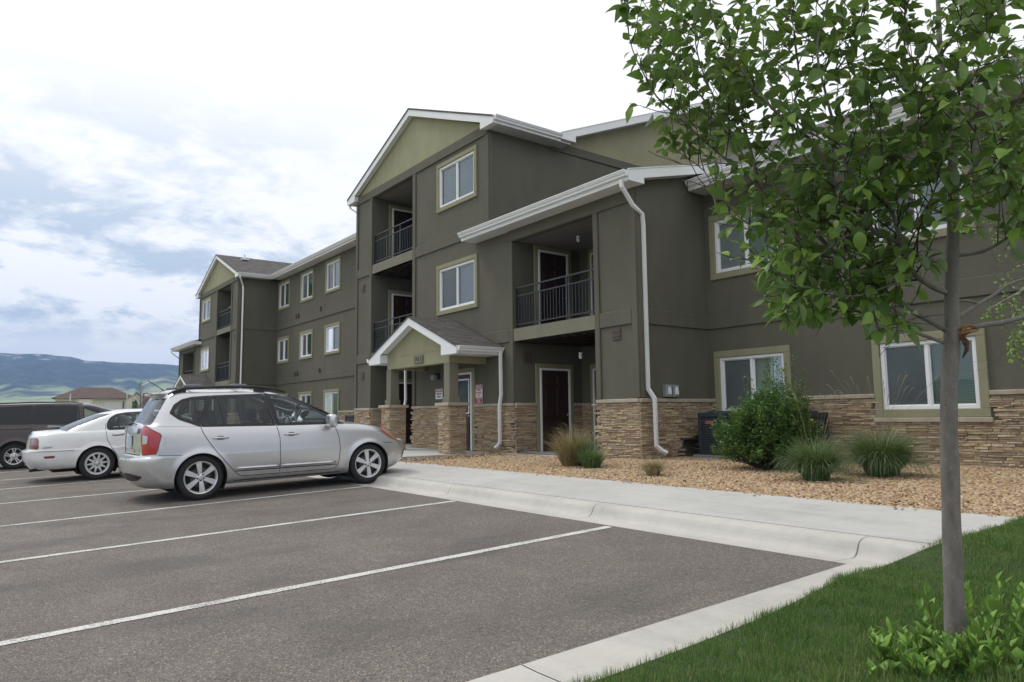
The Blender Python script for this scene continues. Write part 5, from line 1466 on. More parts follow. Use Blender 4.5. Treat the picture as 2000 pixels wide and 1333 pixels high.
# ================================================================== PLANTS
CAMP = np.array([0, 0, CAMZ])
def unp(px, py, depth): return CAMP+(CF+(px-1000)/FPX*CR-(py-666.5)/FPX*CU)*depth
def prj(P):
    P = np.asarray(P, float)-CAMP; d = P@CF; return 1000+FPX*(P@CR)/d, 666.5-FPX*(P@CU)/d, d
def leafmat(name, c1, c2, c3, back=(.16, .21, .12), rough=.42, trans=.3, vein=True):
    t = NT(name); g = t.node('NewGeometry'); r = g.outputs['Random Per Island']
    c = t.ramp(r, [(0, c1), (.5, c2), (.93, c3), (1, tuple(x*1.0 for x in c3))])
    n = t.noise(t.coord(), 40, 3, .6); c = t.mix(t.math('MULTIPLY', n, .35), c, (.03, .05, .02), 'MULTIPLY') if False else t.mix(.3, c, t.ramp(n, [(.3, (.6, .6, .6)), (.7, (1.15, 1.15, 1.1))]), 'MULTIPLY')
    c = t.mix(g.outputs['Backfacing'], c, t.mix(.5, c, back))
    p = t.bsdf(c, rough, n, .15, .004); tr = t.node('BsdfTranslucent', Color=t.mix(.5, c, (.20, .34, .03)))
    m = t.node('MixShader', Fac=trans); t.t.links.new(p, m.inputs[1]); t.t.links.new(tr.outputs[0], m.inputs[2]); return t.done(m.outputs[0])
def barkmat(name, c, lent=True):
    t = NT(name); v = t.coord((1, 1, .35)); n = t.noise(v, 22, 5, .65); n2 = t.noise(t.coord(), 90, 4, .6)
    cc = t.ramp(n, [(.3, tuple(x*.7 for x in c)), (.7, tuple(x*1.25 for x in c))])
    if lent:
        vo = t.node('TexVoronoi', Vector=t.coord((1, 1, 1.4)), Scale=52.0); s = t.node('SeparateColor', Color=vo.outputs['Color'])
        m = t.math('MULTIPLY', t.math('LESS_THAN', vo.outputs[0], .15), t.math('GREATER_THAN', s.outputs[0], .62))
        cc = t.mix(m, cc, (.42, .38, .34))
    return t.done(t.bsdf(cc, .85, t.math('ADD', n, n2), .5, .004))
MT['bark'] = barkmat('smooth_grey_bark', (.205, .185, .168)); MT['twig'] = barkmat('dark_twig', (.055, .042, .038), False)
MT['leaf'] = leafmat('tree_leaf', (.062, .140, .022), (.120, .230, .034), (.22, .345, .055))
MT['leaf2'] = leafmat('fresh_leaf', (.12, .22, .03), (.18, .31, .045), (.26, .40, .07))
MT['shrubleaf'] = leafmat('shrub_leaf', (.040, .115, .018), (.075, .185, .026), (.16, .30, .05))
MT['sucker'] = leafmat('young_shoot_leaf', (.12, .26, .035), (.19, .37, .05), (.28, .48, .075))
MT['blade_green'] = leafmat('ornamental_grass_blade', (.07, .14, .045), (.125, .215, .07), (.24, .31, .13), trans=.2)
MT['blade_dry'] = leafmat('dry_straw', (.22, .16, .08), (.38, .29, .15), (.50, .41, .24), back=(.35, .28, .16), trans=.2)
MT['lawnblade'] = leafmat('lawn_blade', (.055, .15, .022), (.105, .24, .034), (.20, .33, .07), trans=.35)
def lawnmat():
    t = NT('lawn_blade_'); g = t.node('NewGeometry'); r = g.outputs['Random Per Island']; v = t.coord()
    pn = t.noise(v, 1.1, 5, .6); pn2 = t.noise(v, 5.5, 4, .6); k = t.math('ADD', t.math('MULTIPLY', r, .55), t.math('ADD', t.math('MULTIPLY', pn, .5), t.math('MULTIPLY', pn2, .45)))
    c = t.ramp(k, [(.36, (.018, .060, .012)), (.55, (.040, .112, .020)), (.72, (.080, .185, .034)), (.86, (.14, .25, .06)), (.97, (.29, .31, .12))])
    p = t.bsdf(c, .45); tr = t.node('BsdfTranslucent', Color=t.mix(.4, c, (.22, .38, .04))); m = t.node('MixShader', Fac=.35); t.t.links.new(p, m.inputs[1]); t.t.links.new(tr.outputs[0], m.inputs[2]); return t.done(m.outputs[0])
MT['lawnblade'] = lawnmat()
MT['leafrust'] = leafmat('rust_leaf', (.18, .06, .02), (.25, .09, .03), (.3, .12, .04))

LT = np.array([[0,0,0],[.12,0,0],[.34,0,0],[.58,0,0],[.82,0,0],[1,0,0], [.09,.12,.04],[.28,.255,.08],[.54,.275,.08],[.80,.135,.04], [.09,-.12,.04],[.28,-.255,.08],[.54,-.275,.08],[.80,-.135,.04]], float)
LF = np.array([[0,1,6],[1,7,6],[1,2,7],[2,8,7],[2,3,8],[3,9,8],[3,4,9],[4,5,9], [0,10,1],[1,10,11],[1,11,2],[2,11,12],[2,12,3],[3,12,13],[3,13,4],[4,13,5]])
def leaves(name, P, D, U, S, mat, parent, wid=1.0, curl=.35, rng=RNG):
    """P base points, D direction of the leaf axis, U approx normal, S length"""
    P = np.asarray(P); D = np.asarray(D); U = np.asarray(U); S = np.asarray(S); n = len(P)
    D /= np.linalg.norm(D, axis=1)[:, None]; Y = np.cross(U, D); Y /= np.linalg.norm(Y, axis=1)[:, None]+1e-9; Z = np.cross(D, Y)
    T = LT.copy(); cu = curl*(rng.random(n)*1.3-.15); ww = wid*(.8+.4*rng.random(n)); fold = .5+1.2*rng.random(n)
    u = T[None, :, 0]+np.zeros((n, 1)); v = T[None, :, 1]*ww[:, None]; w = T[None, :, 2]*fold[:, None]-cu[:, None]*u**2
    tw = (rng.random(n)-.5)*.5; v2 = v; w2 = w+v*tw[:, None]*u
    V = P[:, None, :]+S[:, None, None]*(u[..., None]*D[:, None, :]+v2[..., None]*Y[:, None, :]+w2[..., None]*Z[:, None, :])
    F = LF[None]+np.arange(n)[:, None, None]*len(T)
    return fast_mesh(name, V.reshape(-1, 3), F.reshape(-1, 3), mat, parent, smooth=True)

def smoothpath(P, n):
    P = [np.array(p, float) for p in P]; out = []
    for k in range(n+1):
        out.append(catmull(P, (len(P)-1)*k/n*.99999))
    return out
def grow(limbs, rng, crown, lsp=.042, twigs=26, tl=(.16, .42), minr=.0018, leaf=(.055, .085)):
    """returns twig tubes and leaf arrays along limbs. limbs: (points Nx3, r0, r1, start fraction, density)"""
    tw = []; P = []; D = []; U = []; S = []
    def leafrow(path, k0=0.15):
        L = sum(np.linalg.norm(path[i+1]-path[i]) for i in range(len(path)-1)); m = max(2, int(L/lsp)); sd = rng.random()*6.28
        for i in range(m):
            u = k0+(1-k0)*(i+rng.random()*.4)/m; q = catmull(path, u*(len(path)-1)*.999); q2 = catmull(path, min(1, u+.02)*(len(path)-1)*.999); ax = q2-q; ax /= np.linalg.norm(ax)+1e-9
            ph = sd+i*2.4; a = np.cross(ax, [0, 0, 1.0]); a = a/(np.linalg.norm(a)+1e-6); b_ = np.cross(ax, a); side = a*math.cos(ph)+b_*math.sin(ph)
            d = ax*.55+side*.9+np.array([0, 0, -.35])+rng.normal(0, .25, 3); q = q+d/np.linalg.norm(d)*.018
            if crown is not None:
                x, y, dd = prj(q+d/np.linalg.norm(d)*.03)
                if not inside(x, y, crown): continue
            P.append(q); D.append(d); U.append(np.array([0, 0, 1.0])+rng.normal(0, .55, 3)+side*.3); S.append(rng.uniform(*leaf)*(1 if rng.random() > .15 else .7))
    for (path, r0, r1, k0, dens) in limbs:
        path = [np.array(p) for p in path]; n = max(2, int(dens))
        leafrow(path, max(k0, .6))
        for i in range(n):
            u = k0+(1-k0)*(i+rng.random())/n; q = catmull(path, u*(len(path)-1)*.999); q2 = catmull(path, min(.999, u+.03)*(len(path)-1)*.999); ax = (q2-q)/(np.linalg.norm(q2-q)+1e-9)
            side = rng.normal(0, 1, 3); side -= ax*side.dot(ax); side /= np.linalg.norm(side)
            d = ax*.6+side*.9+np.array([0, 0, .25]); d /= np.linalg.norm(d); L = rng.uniform(*tl)*(1.15-.45*u)
            pts = [q]; dd = d.copy()
            for k in range(4):
                dd = dd+rng.normal(0, .16, 3)+np.array([0, 0, .03]); dd /= np.linalg.norm(dd); pts.append(pts[-1]+dd*L/4)
            if crown is not None:
                x, y, z = prj(pts[-1])
                if not inside(x, y, crown) and rng.random() < .85: continue
            rr = r0+(r1-r0)*u; tw.append((pts, max(minr*1.6, rr*.33))); leafrow(pts)
            if rng.random() < .6:
                k = rng.integers(1, 4); d2 = dd+rng.normal(0, .6, 3); d2 /= np.linalg.norm(d2); p2 = [pts[k]]
                for j in range(3): d2 = d2+rng.normal(0, .15, 3); d2 /= np.linalg.norm(d2); p2.append(p2[-1]+d2*L*.2)
                tw.append((p2, minr*1.3)); leafrow(p2)
    return tw, (np.array(P), np.array(D), np.array(U), np.array(S))

# ------------------------------------------------------------------ foreground tree
rng = np.random.default_rng(5)
TD = 3.45
base = unp(1868, 1300, TD); tree = empty('young_tree', tuple(base), 'slender grey trunked young tree with a torn branch, closest to the camera on the lawn', 'tree')
trunk_px = [(1869, 1330, .0), (1866, 1230, 0), (1860, 1080, 0), (1856, 930, 0), (1853, 800, 0), (1857, 700, 0), (1860, 640, 0), (1858, 560, 0), (1861, 470, 0), (1862, 400, 0), (1860, 330, .02), (1858, 262, .03), (1850, 194, .05), (1842, 147, .05), (1835, 80, .08), (1832, 0, .1), (1826, -120, .12), (1822, -260, .1)]
tp = [unp(x, y, TD+d) for x, y, d in trunk_px]; wpx = [50, 45, 41, 38, 36, 35, 34, 29, 26, 24, 20, 17, 15, 13, 12, 10, 8, 5]
b = MB(); sp_ = smoothpath(tp, 60); rr = [interp(list(zip(range(len(wpx)), wpx)), (len(wpx)-1)*k/60)*.84/2/FPX*TD for k in range(61)]
rr = [r_*(1+.03*math.sin(k*1.9)+.02*math.sin(k*.7)) for k, r_ in enumerate(rr)]
b.tube(sp_, rr, 20); b.build('trunk', MT['bark'], tree, smooth=True)
def LP(pts, d0, d1): 
    n = len(pts); return [unp(x, y, TD+d0+(d1-d0)*(i/(n-1))) for i, (x, y) in enumerate(pts)]
LIMB = [
 (LP([(1850, 645), (1786, 610), (1749, 585), (1705, 557), (1668, 526), (1622, 486), (1591, 455), (1563, 430), (1515, 395), (1478, 340), (1462, 276), (1442, 223), (1424, 168), (1432, 105), (1450, 13), (1455, -60)], 0, .35), .0185, .004, .13, 40),
 (LP([(1850, 572), (1826, 563), (1792, 541), (1774, 514), (1758, 467), (1746, 424), (1730, 396), (1709, 383), (1660, 335), (1638, 276), (1609, 168), (1596, 92), (1617, 0), (1625, -70)], 0, -.40), .0165, .004, .12, 34),
 (LP([(1850, 516), (1808, 504), (1774, 492), (1745, 470), (1690, 440), (1640, 380), (1592, 283), (1542, 244), (1490, 192), (1450, 140), (1400, 60), (1380, -40)], 0, -.25), .0165, .0035, .10, 34),
 (LP([(1850, 672), (1805, 656), (1774, 644), (1736, 628), (1690, 612), (1630, 600), (1580, 590), (1530, 575)], 0, .15), .0115, .003, .14, 22),
 (LP([(1795, 543), (1746, 554), (1715, 566), (1665, 579), (1600, 570), (1540, 545), (1500, 520)], 0, -.35), .009, .003, .12, 20),
 (LP([(1856, 422), (1820, 408), (1780, 390), (1720, 350), (1650, 300), (1560, 240), (1500, 150), (1490, 60)], 0, .5), .0115, .003, .2, 22),
 (LP([(1591, 455), (1540, 455), (1490, 450), (1450, 430), (1415, 390)], .12, -.1), .0075, .0025, .1, 14),
 (LP([(1515, 395), (1440, 330), (1380, 280), (1327, 231), (1285, 192), (1261, 152), (1232, 87), (1222, 13)], .2, .0), .0085, .0022, .1, 26),
 (LP([(1478, 340), (1420, 260), (1358, 173), (1306, 118), (1293, 66), (1298, 0), (1300, -60)], .25, .5), .007, .0022, .1, 22),
 (LP([(1462, 276), (1400, 200), (1361, 100), (1358, 0), (1360, -50)], .3, -.1), .006, .002, .1, 16),
 (LP([(1450, 435), (1400, 400), (1380, 340), (1330, 300), (1300, 270)], 0, .2), .006, .002, .1, 14),
 (LP([(1858, 262), (1800, 200), (1774, 184), (1766, 52), (1774, 0), (1776, -80)], 0, -.3), .009, .003, .1, 20),
 (LP([(1858, 300), (1877, 142), (1884, 84), (1874, 0), (1880, -80)], 0, .4), .010, .003, .15, 20),
 (LP([(1808, 341), (1845, 283), (1863, 218), (1887, 178), (1930, 90), (1960, 0)], -.3, -.5), .008, .003, .05, 22),
 (LP([(1835, 113), (1870, 60), (1916, 5), (1950, -60)], 0, -.35), .008, .003, .05, 14),
 (LP([(1858, 380), (1900, 330), (1940, 280), (1990, 240), (2040, 200), (2090, 140)], 0, -.2), .010, .003, .1, 26),
 (LP([(1858, 442), (1890, 420), (1940, 370), (1990, 330), (2050, 300)], 0, .35), .010, .003, .25, 20),
 (LP([(1870, 622), (1907, 597), (1938, 579), (1969, 557), (2000, 545), (2060, 520)], 0, .2), .0125, .006, .75, 5),
 (LP([(1870, 588), (1891, 588), (1913, 594)], 0, .05), .008, .007, .9, 0),
 (LP([(1862, 500), (1919, 492), (1969, 464), (2000, 445), (2050, 420)], 0, -.25), .0105, .005, .35, 12),
 (LP([(1700, 440), (1640, 470), (1580, 520), (1545, 580), (1520, 610)], -.1, -.35), .006, .002, .15, 16),
 (LP([(1668, 526), (1640, 560), (1600, 600), (1530, 620)], .1, -.1), .006, .002, .15, 12),
 (LP([(1749, 585), (1720, 640), (1700, 660)], .05, -.1), .005, .002, .3, 5),
 (LP([(1690, 440), (1640, 430), (1600, 380), (1560, 330)], -.1, .35), .006, .002, .05, 16),
 (LP([(1609, 168), (1660, 100), (1690, 20), (1700, -50)], -.3, .0), .006, .002, .05, 18),
 (LP([(1542, 244), (1560, 150), (1550, 60), (1540, -30)], -.2, .1), .006, .002, .05, 18),
 (LP([(1758, 467), (1800, 420), (1830, 350), (1800, 280), (1790, 220)], -.2, -.5), .006, .002, .1, 20),
 (LP([(1730, 396), (1720, 320), (1700, 240), (1690, 160)], -.25, .2), .006, .002, .1, 20),
 (LP([(1840, 147), (1900, 250), (1950, 330), (2010, 380)], .05, -.45), .006, .002, .3, 14)]
CROWN = [(1190, -80), (1200, 20), (1225, 60), (1218, 110), (1235, 160), (1218, 190), (1232, 235), (1270, 240), (1262, 275), (1300, 310), (1350, 312), (1370, 300), (1372, 345), (1398, 370), (1405, 440), (1412, 500), (1440, 520), (1455, 560), (1480, 600), (1500, 625), (1520, 650), (1545, 640), (1570, 655), (1600, 640), (1625, 625), (1680, 635), (1705, 660), (1740, 672), (1790, 670), (1800, 600), (1850, 560), (1880, 560), (1900, 520), (2010, 500), (2100, 470), (2100, -100)]
CROWN2 = [(-900, -900), (3000, -900), (3000, -60), (-900, -60)]
bt = MB(); bt.cur = 0
for (path, r0, r1, k0, dn) in LIMB:
    m = max(8, len(path)*3); pth = smoothpath(path, m); bt.tube(pth, [.88*(r0+(r1-r0)*(k/m)**.8)*(1+.06*math.sin(k*2.3)) for k in range(m+1)], 9)
tw, (P, D, U, S) = grow([(a, b_, c_, d_, e_*1.0) for a, b_, c_, d_, e_ in LIMB], rng, CROWN, lsp=.038, leaf=(.046, .100))
bt.cur = 1
for pts, r_ in tw: bt.tube(pts, [r_, r_*.85, r_*.7, r_*.55, r_*.4][:len(pts)], 5)
bt.build('branches', [MT['bark'], MT['twig']], tree, smooth=True)
print('LEAVES', len(P))
sel = rng.random(len(P)); lo_ = sel > .20; ru = sel < .008; fr = (sel <= .20) & ~ru
leaves('foliage', P[lo_], D[lo_], U[lo_], S[lo_], MT['leaf'], tree, curl=.55); leaves('young_foliage', P[fr], D[fr], U[fr], S[fr]*.9, MT['leaf2'], tree); leaves('withered_leaves', P[ru], D[ru], U[ru], S[ru]*.5, MT['leafrust'], tree, curl=.9)
# torn branch
torn = LP([(1872, 652), (1886, 648), (1900, 640), (1930, 634), (1960, 630), (2000, 619), (2060, 600), (2120, 560)], -.03, .1)
b = MB(); pth = smoothpath(torn[2:], 14); b.tube(pth, [.0125]*8+[.0115]*7, 9); b.build('torn_limb', MT['bark'], tree, smooth=True)
MT['tornwood'] = plain('torn_wood', (.33, .17, .065), .8, .45, 30, 120, .6); MT['tornbark'] = plain('peeled_bark_', (.11, .050, .032), .85, .3, 20, 90, .5)
b = MB()
for k in range(9):
    o = rng.normal(0, .006, 3); q0 = unp(1874+rng.uniform(-3, 3), 655+rng.uniform(-14, 10), TD-.035)+o*.4; q2 = unp(1902+rng.uniform(-10, 10), 641+rng.uniform(-5, 6), TD-.02)+o; q1 = (q0+q2)/2+np.array([0, 0, .008])+o
    b.tube([q0, q1, q2], [.004, .006, .002], 5)
b.build('torn_wood', MT['tornwood'], tree, smooth=True)
b = MB(); b.tube([unp(1880, 655, TD-.035), unp(1889, 668, TD-.045), unp(1888, 684, TD-.04), unp(1880, 700, TD-.035)], [.005, .010, .009, .002], 6); b.tube([unp(1872, 648, TD-.03), unp(1878, 662, TD-.04), unp(1884, 676, TD-.04)], [.003, .007, .003], 5); b.build('hanging_bark', MT['tornbark'], tree, smooth=True)

# ------------------------------------------------------------------ second tree behind right
rng = np.random.default_rng(17)
t2 = empty('garden_tree', tuple(unp(2230, 900, 7.5)*np.array([1, 1, 0])), 'fine leaved yellow green tree reaching in at the right edge behind the grey trunk', 'tree')
def LP2(pts, d0, d1):
    n = len(pts); return [unp(x, y, 7.5+d0+(d1-d0)*(i/(n-1))) for i, (x, y) in enumerate(pts)]
L2 = [(LP2([(2180, 560), (2090, 590), (2010, 640), (1965, 690)], 0, .3), .02, .004, .2, 26), (LP2([(2180, 480), (2100, 500), (2010, 560), (1940, 600), (1925, 620)], 0, -.3), .02, .004, .2, 30), (LP2([(2190, 400), (2100, 420), (2000, 450), (1940, 470)], 0, .2), .02, .004, .2, 26),
      (LP2([(2190, 350), (2120, 300), (2020, 330), (1900, 330), (1850, 300)], 0, .6), .02, .004, .2, 34), (LP2([(2190, 520), (2100, 540), (2020, 610), (1980, 660), (1975, 700)], 0, -.5), .015, .003, .2, 22), (LP2([(2190, 250), (2100, 150), (2000, 120), (1930, 160)], 0, .6), .02, .004, .2, 30)]
b = MB(); b.tube([unp(2235, 905, 7.5), unp(2215, 600, 7.5), unp(2190, 350, 7.5), unp(2170, 0, 7.5)], [.09, .075, .06, .03], 12)
for (path, r0, r1, k0, dn) in L2: b.tube(smoothpath(path, 12), [r0+(r1-r0)*k/12 for k in range(13)], 7)
b.cur = 1
C3 = [(1925, 420), (1950, 400), (2060, 400), (2060, 720), (1965, 720), (1958, 680), (1975, 650), (1930, 640), (1905, 620), (1930, 590), (1915, 560), (1945, 540), (1950, 490), (1915, 470), (1780, 400), (1780, 250), (1850, 100), (2400, -200), (2400, 600), (2060, 720), (2060, 400)]
tw, (P, D, U, S) = grow(L2, rng, C3, lsp=.045, tl=(.3, .7), leaf=(.035, .055))
for pts, r_ in tw: b.tube(pts, [r_*.8, r_*.7, r_*.6, r_*.45, r_*.3][:len(pts)], 4)
b.build('trunk', [MT['bark'], MT['twig']], t2, smooth=True); leaves('foliage', P, D, U, S, MT['leaf2'], t2)

# ------------------------------------------------------------------ suckers at the tree foot (leafy shrub)
rng = np.random.default_rng(8)
sh = empty('ground_shrub', tuple(unp(1850, 1400, 3.3)), 'bright green leafy shoots around the foot of the grey tree trunk', 'shrub')
tips = [(1698, 1248, 3.2), (1746, 1228, 3.15), (1809, 1156, 3.25), (1790, 1185, 3.3), (1892, 1154, 3.6), (1946, 1138, 3.5), (1962, 1145, 3.35), (1993, 1179, 3.4), (1829, 1253, 3.0), (1775, 1262, 3.05), (1720, 1285, 3.1), (1905, 1225, 3.2), (1935, 1215, 3.1), (1975, 1240, 3.1), (2020, 1230, 3.3), (1870, 1290, 2.95), (1950, 1290, 2.95), (1800, 1300, 2.9), (1740, 1310, 3.0), (2010, 1290, 3.0), (1925, 1180, 3.6), (1850, 1300, 3.0), (1900, 1310, 2.9), (1980, 1320, 2.9), (1700, 1320, 3.0), (1760, 1240, 3.3), (2000, 1150, 3.7)]
for k in range(34): tips.append((rng.uniform(1700, 2040), rng.uniform(1235, 1340), rng.uniform(2.85, 3.5)))
b = MB(); P = []; D = []; U = []; S = []
for (x, y, d) in tips:
    top = unp(x, y, d); root = unp(1850+(x-1850)*.45+rng.uniform(-12, 12), 1420+rng.uniform(-10, 30), 3.3+(d-3.3)*.4); mid = (top+root)/2+rng.normal(0, .02, 3); mid[2] += .02
    pth = smoothpath([root, mid, top], 12); b.tube(pth, [.0038-.0025*k/12 for k in range(13)], 6)
    for k in range(22):
        u = .12+.88*k/21.; q = catmull([np.array(p) for p in (root, mid, top)], u*1.999); ph = k*2.4+rng.random(); lean = .25+.9*(1-u)
        dd = np.array([math.cos(ph)*lean, math.sin(ph)*lean, .9*u+.15])+rng.normal(0, .15, 3); P.append(q); D.append(dd); U.append(np.array([-math.cos(ph)*.4, -math.sin(ph)*.4, 1.0])); S.append(rng.uniform(.075, .115)*(1-.45*max(0, u-.75)/.25))
b.build('stems', MT['tornbark'], sh, smooth=True); leaves('foliage', P, D, U, np.array(S), MT['sucker'], sh, wid=.85, curl=.4)

# ------------------------------------------------------------------ rounded garden shrub in front of the condensers
rng = np.random.default_rng(21)
sx, sy = -6.86, 10.35
gs = empty('garden_shrub', (sx, sy, 0), 'dense dark green rounded shrub with stray upright shoots in the gravel bed', 'shrub')
b = MB(); P = []; D = []; U = []; S = []
for k in range(640):
    th = rng.random()*6.283; el = math.asin(rng.random()**.75)
    nz = 1+.32*noise.noise(Vector((math.cos(th)*1.3, math.sin(th)*1.3, el*1.6))); R = .82*(.80+.22*rng.random())*nz; H = 1.08*(.82+.22*rng.random())*(.5+.5*nz)
    shoot = rng.random() < .2 and el > .3
    if shoot: H *= rng.uniform(1.12, 1.42); R *= rng.uniform(.75, 1.2)
    tip = np.array([sx+R*math.cos(el)*math.cos(th), sy+R*math.cos(el)*math.sin(th), .10+H*math.sin(el)*1.05+.12*rng.random()]); root = np.array([sx+.2*math.cos(th)*rng.random(), sy+.2*math.sin(th)*rng.random(), .0]); mid = root*.45+tip*.55+np.array([.1*math.cos(th), .1*math.sin(th), .03])
    pth = [root, mid, tip]; b.tube(pth, [.007, .004, .0015], 4)
    for j in range(46):
        u = .25+.75*((j+rng.random())/36)**.6; q = catmull(pth, u*1.999)+rng.normal(0, .022, 3); ph = rng.random()*6.28; P.append(q); D.append(np.array([math.cos(ph), math.sin(ph), rng.uniform(-.2, 1.0)])); U.append(np.array([0, 0, 1.0])+rng.normal(0, .5, 3)); S.append(rng.uniform(.026, .048))
b.build('stems', MT['twig'], gs); leaves('foliage', P, D, U, np.array(S), MT['shrubleaf'], gs, wid=1.1, curl=.2)

# ------------------------------------------------------------------ grasses
def blades(name, P, az, L, W, bend, mat, parent, seg=4, rng=RNG, up0=1.0, kind=None):
    """arched blades: numpy; P base, az lean azimuth, L length, W width, bend 0..1.5"""
    n = len(P); t = np.linspace(0, 1, seg+1); out = np.zeros((n, seg+1, 2, 3))
    h = np.stack([np.cos(az), np.sin(az), np.zeros(n)], 1); s = np.stack([-np.sin(az), np.cos(az), np.zeros(n)], 1)
    pos = P.copy(); ang = (1-up0)*1.2+np.zeros(n)
    tw = rng.normal(0, .6, n); sd = s*np.cos(tw)[:, None]+h*np.sin(tw)[:, None]
    for i in range(seg+1):
        w = W*(1-(i/seg)**1.6)*.5+W*.03
        out[:, i, 0] = pos-sd*w[:, None]; out[:, i, 1] = pos+sd*w[:, None]
        pos = pos+(h*np.sin(ang)[:, None]+np.array([0, 0, 1.0])*np.cos(ang)[:, None])*(L/seg)[:, None]; ang = ang+bend/seg*(1+.6*i/seg)
    V = out.reshape(-1, 3); base_ = (np.arange(n)*(seg+1)*2)[:, None]
    F = np.concatenate([np.stack([base_[:, 0]+2*i, base_[:, 0]+2*i+1, base_[:, 0]+2*i+3, base_[:, 0]+2*i+2], 1) for i in range(seg)])
    return fast_mesh(name, V, F, mat, parent, smooth=True)
def tuft(root, x, y, z, n, R, L, W, bend, mat, seed, name='blades', spread=.5):
    r_ = np.random.default_rng(seed); th = r_.random(n)*6.283; q = r_.random(n)**.6*R; P = np.stack([x+q*np.cos(th), y+q*np.sin(th), np.full(n, z-.01)], 1)
    az = th+r_.normal(0, .5, n); return blades(name, P, az, L*(.6+.5*r_.random(n)), W*(.7+.6*r_.random(n)), bend*(.3+.9*r_.random(n))*(.35+.65*q/R), mat, root, 6, r_, up0=1.0-.8*spread*(q/R)*r_.random(n)-.05)
def stalks(root, x, y, n, L, seed, mat, lean=.3):
    r_ = np.random.default_rng(seed); b = MB()
    for k in range(n):
        th = r_.random()*6.283; ln = lean*(.3+r_.random()); l = L*(.75+.35*r_.random()); p0 = np.array([x+.1*math.cos(th), y+.1*math.sin(th), 0]); p1 = p0+np.array([ln*.3*math.cos(th), ln*.3*math.sin(th), l*.55]); p2 = p0+np.array([ln*math.cos(th), ln*math.sin(th), l*.93]); p3 = p2+np.array([.06*math.cos(th), .06*math.sin(th), l*.03])
        pt = smoothpath([p0, p1, p2, p3], 10); b.tube(pt, [.0014]*7+[.0035, .0045, .0035, .0008], 4)
    b.build('dry_stalks', mat, root, smooth=True)
g1 = empty('ornamental_grass', (-5.45, 9.2, 0), 'drooping green grass clump in front of the big shrub with tall dry stalks', 'ornamental grass', 'grass clumps in the gravel bed')
tuft(g1, -5.45, 9.2, 0, 2400, .15, .68, .0075, 2.7, MT['blade_green'], 1); tuft(g1, -5.45, 9.2, 0, 120, .14, .5, .007, 2.0, MT['blade_dry'], 2, 'dry_blades'); stalks(g1, -5.45, 9.2, 14, 1.2, 3, MT['blade_dry'], .35)
g2 = empty('ornamental_grass', (-4.95, 10.3, 0), 'round green grass clump beneath the ground floor window left of the tree trunk', 'ornamental grass', 'grass clumps in the gravel bed')
tuft(g2, -5.1, 10.3, 0, 3200, .19, .82, .008, 2.7, MT['blade_green'], 4); tuft(g2, -5.1, 10.3, 0, 260, .16, .66, .007, 2.0, MT['blade_dry'], 5, 'dry_blades'); stalks(g2, -5.1, 10.3, 22, 1.4, 6, MT['blade_dry'], .55)
g3 = empty('ornamental_grass', (-9.95, 8.85, 0), 'straw coloured dry grass clump near the balcony pillar', 'ornamental grass', 'grass clumps in the gravel bed')
tuft(g3, -10.0, 8.8, 0, 1300, .16, .78, .006, 1.7, MT['blade_dry'], 7); tuft(g3, -9.75, 8.95, 0, 420, .12, .66, .006, 1.2, MT['blade_green'], 8, 'green_blades'); stalks(g3, -9.8, 8.9, 26, .72, 9, MT['blade_dry'], .3)
g4 = empty('ornamental_grass', (-9.35, 8.75, 0), 'short dark green grass tuft beside the straw coloured clump', 'ornamental grass', 'grass clumps in the gravel bed')
tuft(g4, -9.38, 8.75, 0, 900, .14, .42, .007, 1.9, MT['blade_green'], 10)
g5 = empty('ornamental_grass', (-7.55, 8.35, 0), 'low flattened dry tuft alone in the gravel beside the pavement', 'ornamental grass', 'grass clumps in the gravel bed')
tuft(g5, -7.6, 8.35, 0, 700, .10, .34, .005, 3.2, MT['blade_dry'], 11)

# lawn blades
r_ = np.random.default_rng(31); n = 900000
X = r_.uniform(-2.85, 2.6, n); Y = r_.uniform(.7, 12.2, n)
P = np.stack([X, Y, np.full(n, -.15)], 1); edge = np.interp(Y, [p[0] for p in LEDGE], [p[1] for p in LEDGE])+.03*np.sin(Y*5.1)*.4+.012*np.sin(Y*13.3)+r_.normal(0, .014, n)
ok = X > edge
px, py, dd = prj(P); ok &= (px > 1000) & (px < 2250) & (py < 1620) & (dd > .5)
keep = r_.random(n) < np.clip(1.6*(3.2/np.maximum(dd, .8))**1.0, .25, 1.0); ok &= keep
P = P[ok]; P[:, 2] = [lawn_z(x, y)-.016 for x, y in P[:, :2]]; n = len(P); print('BLADES', n)
cl = np.array([noise.noise(Vector((x*1.1, y*1.1, 0))) for x, y in P[:, :2]]); c2 = np.array([noise.noise(Vector((x*4.3, y*4.3, 5))) for x, y in P[:, :2]])
L = (.044+.020*cl+.026*c2)*(.5+.85*r_.random(n)); lawn_o = blades('lawn_grass', P, r_.random(n)*6.283, np.clip(L, .015, .12), .0017+.0013*r_.random(n), .2+1.7*r_.random(n), MT['lawnblade'], None, 3, r_)
lawn_o['kind'] = 'stuff'; lawn_o['label'] = 'mown green lawn grass running up to the concrete edge'; lawn_o['category'] = 'grass'

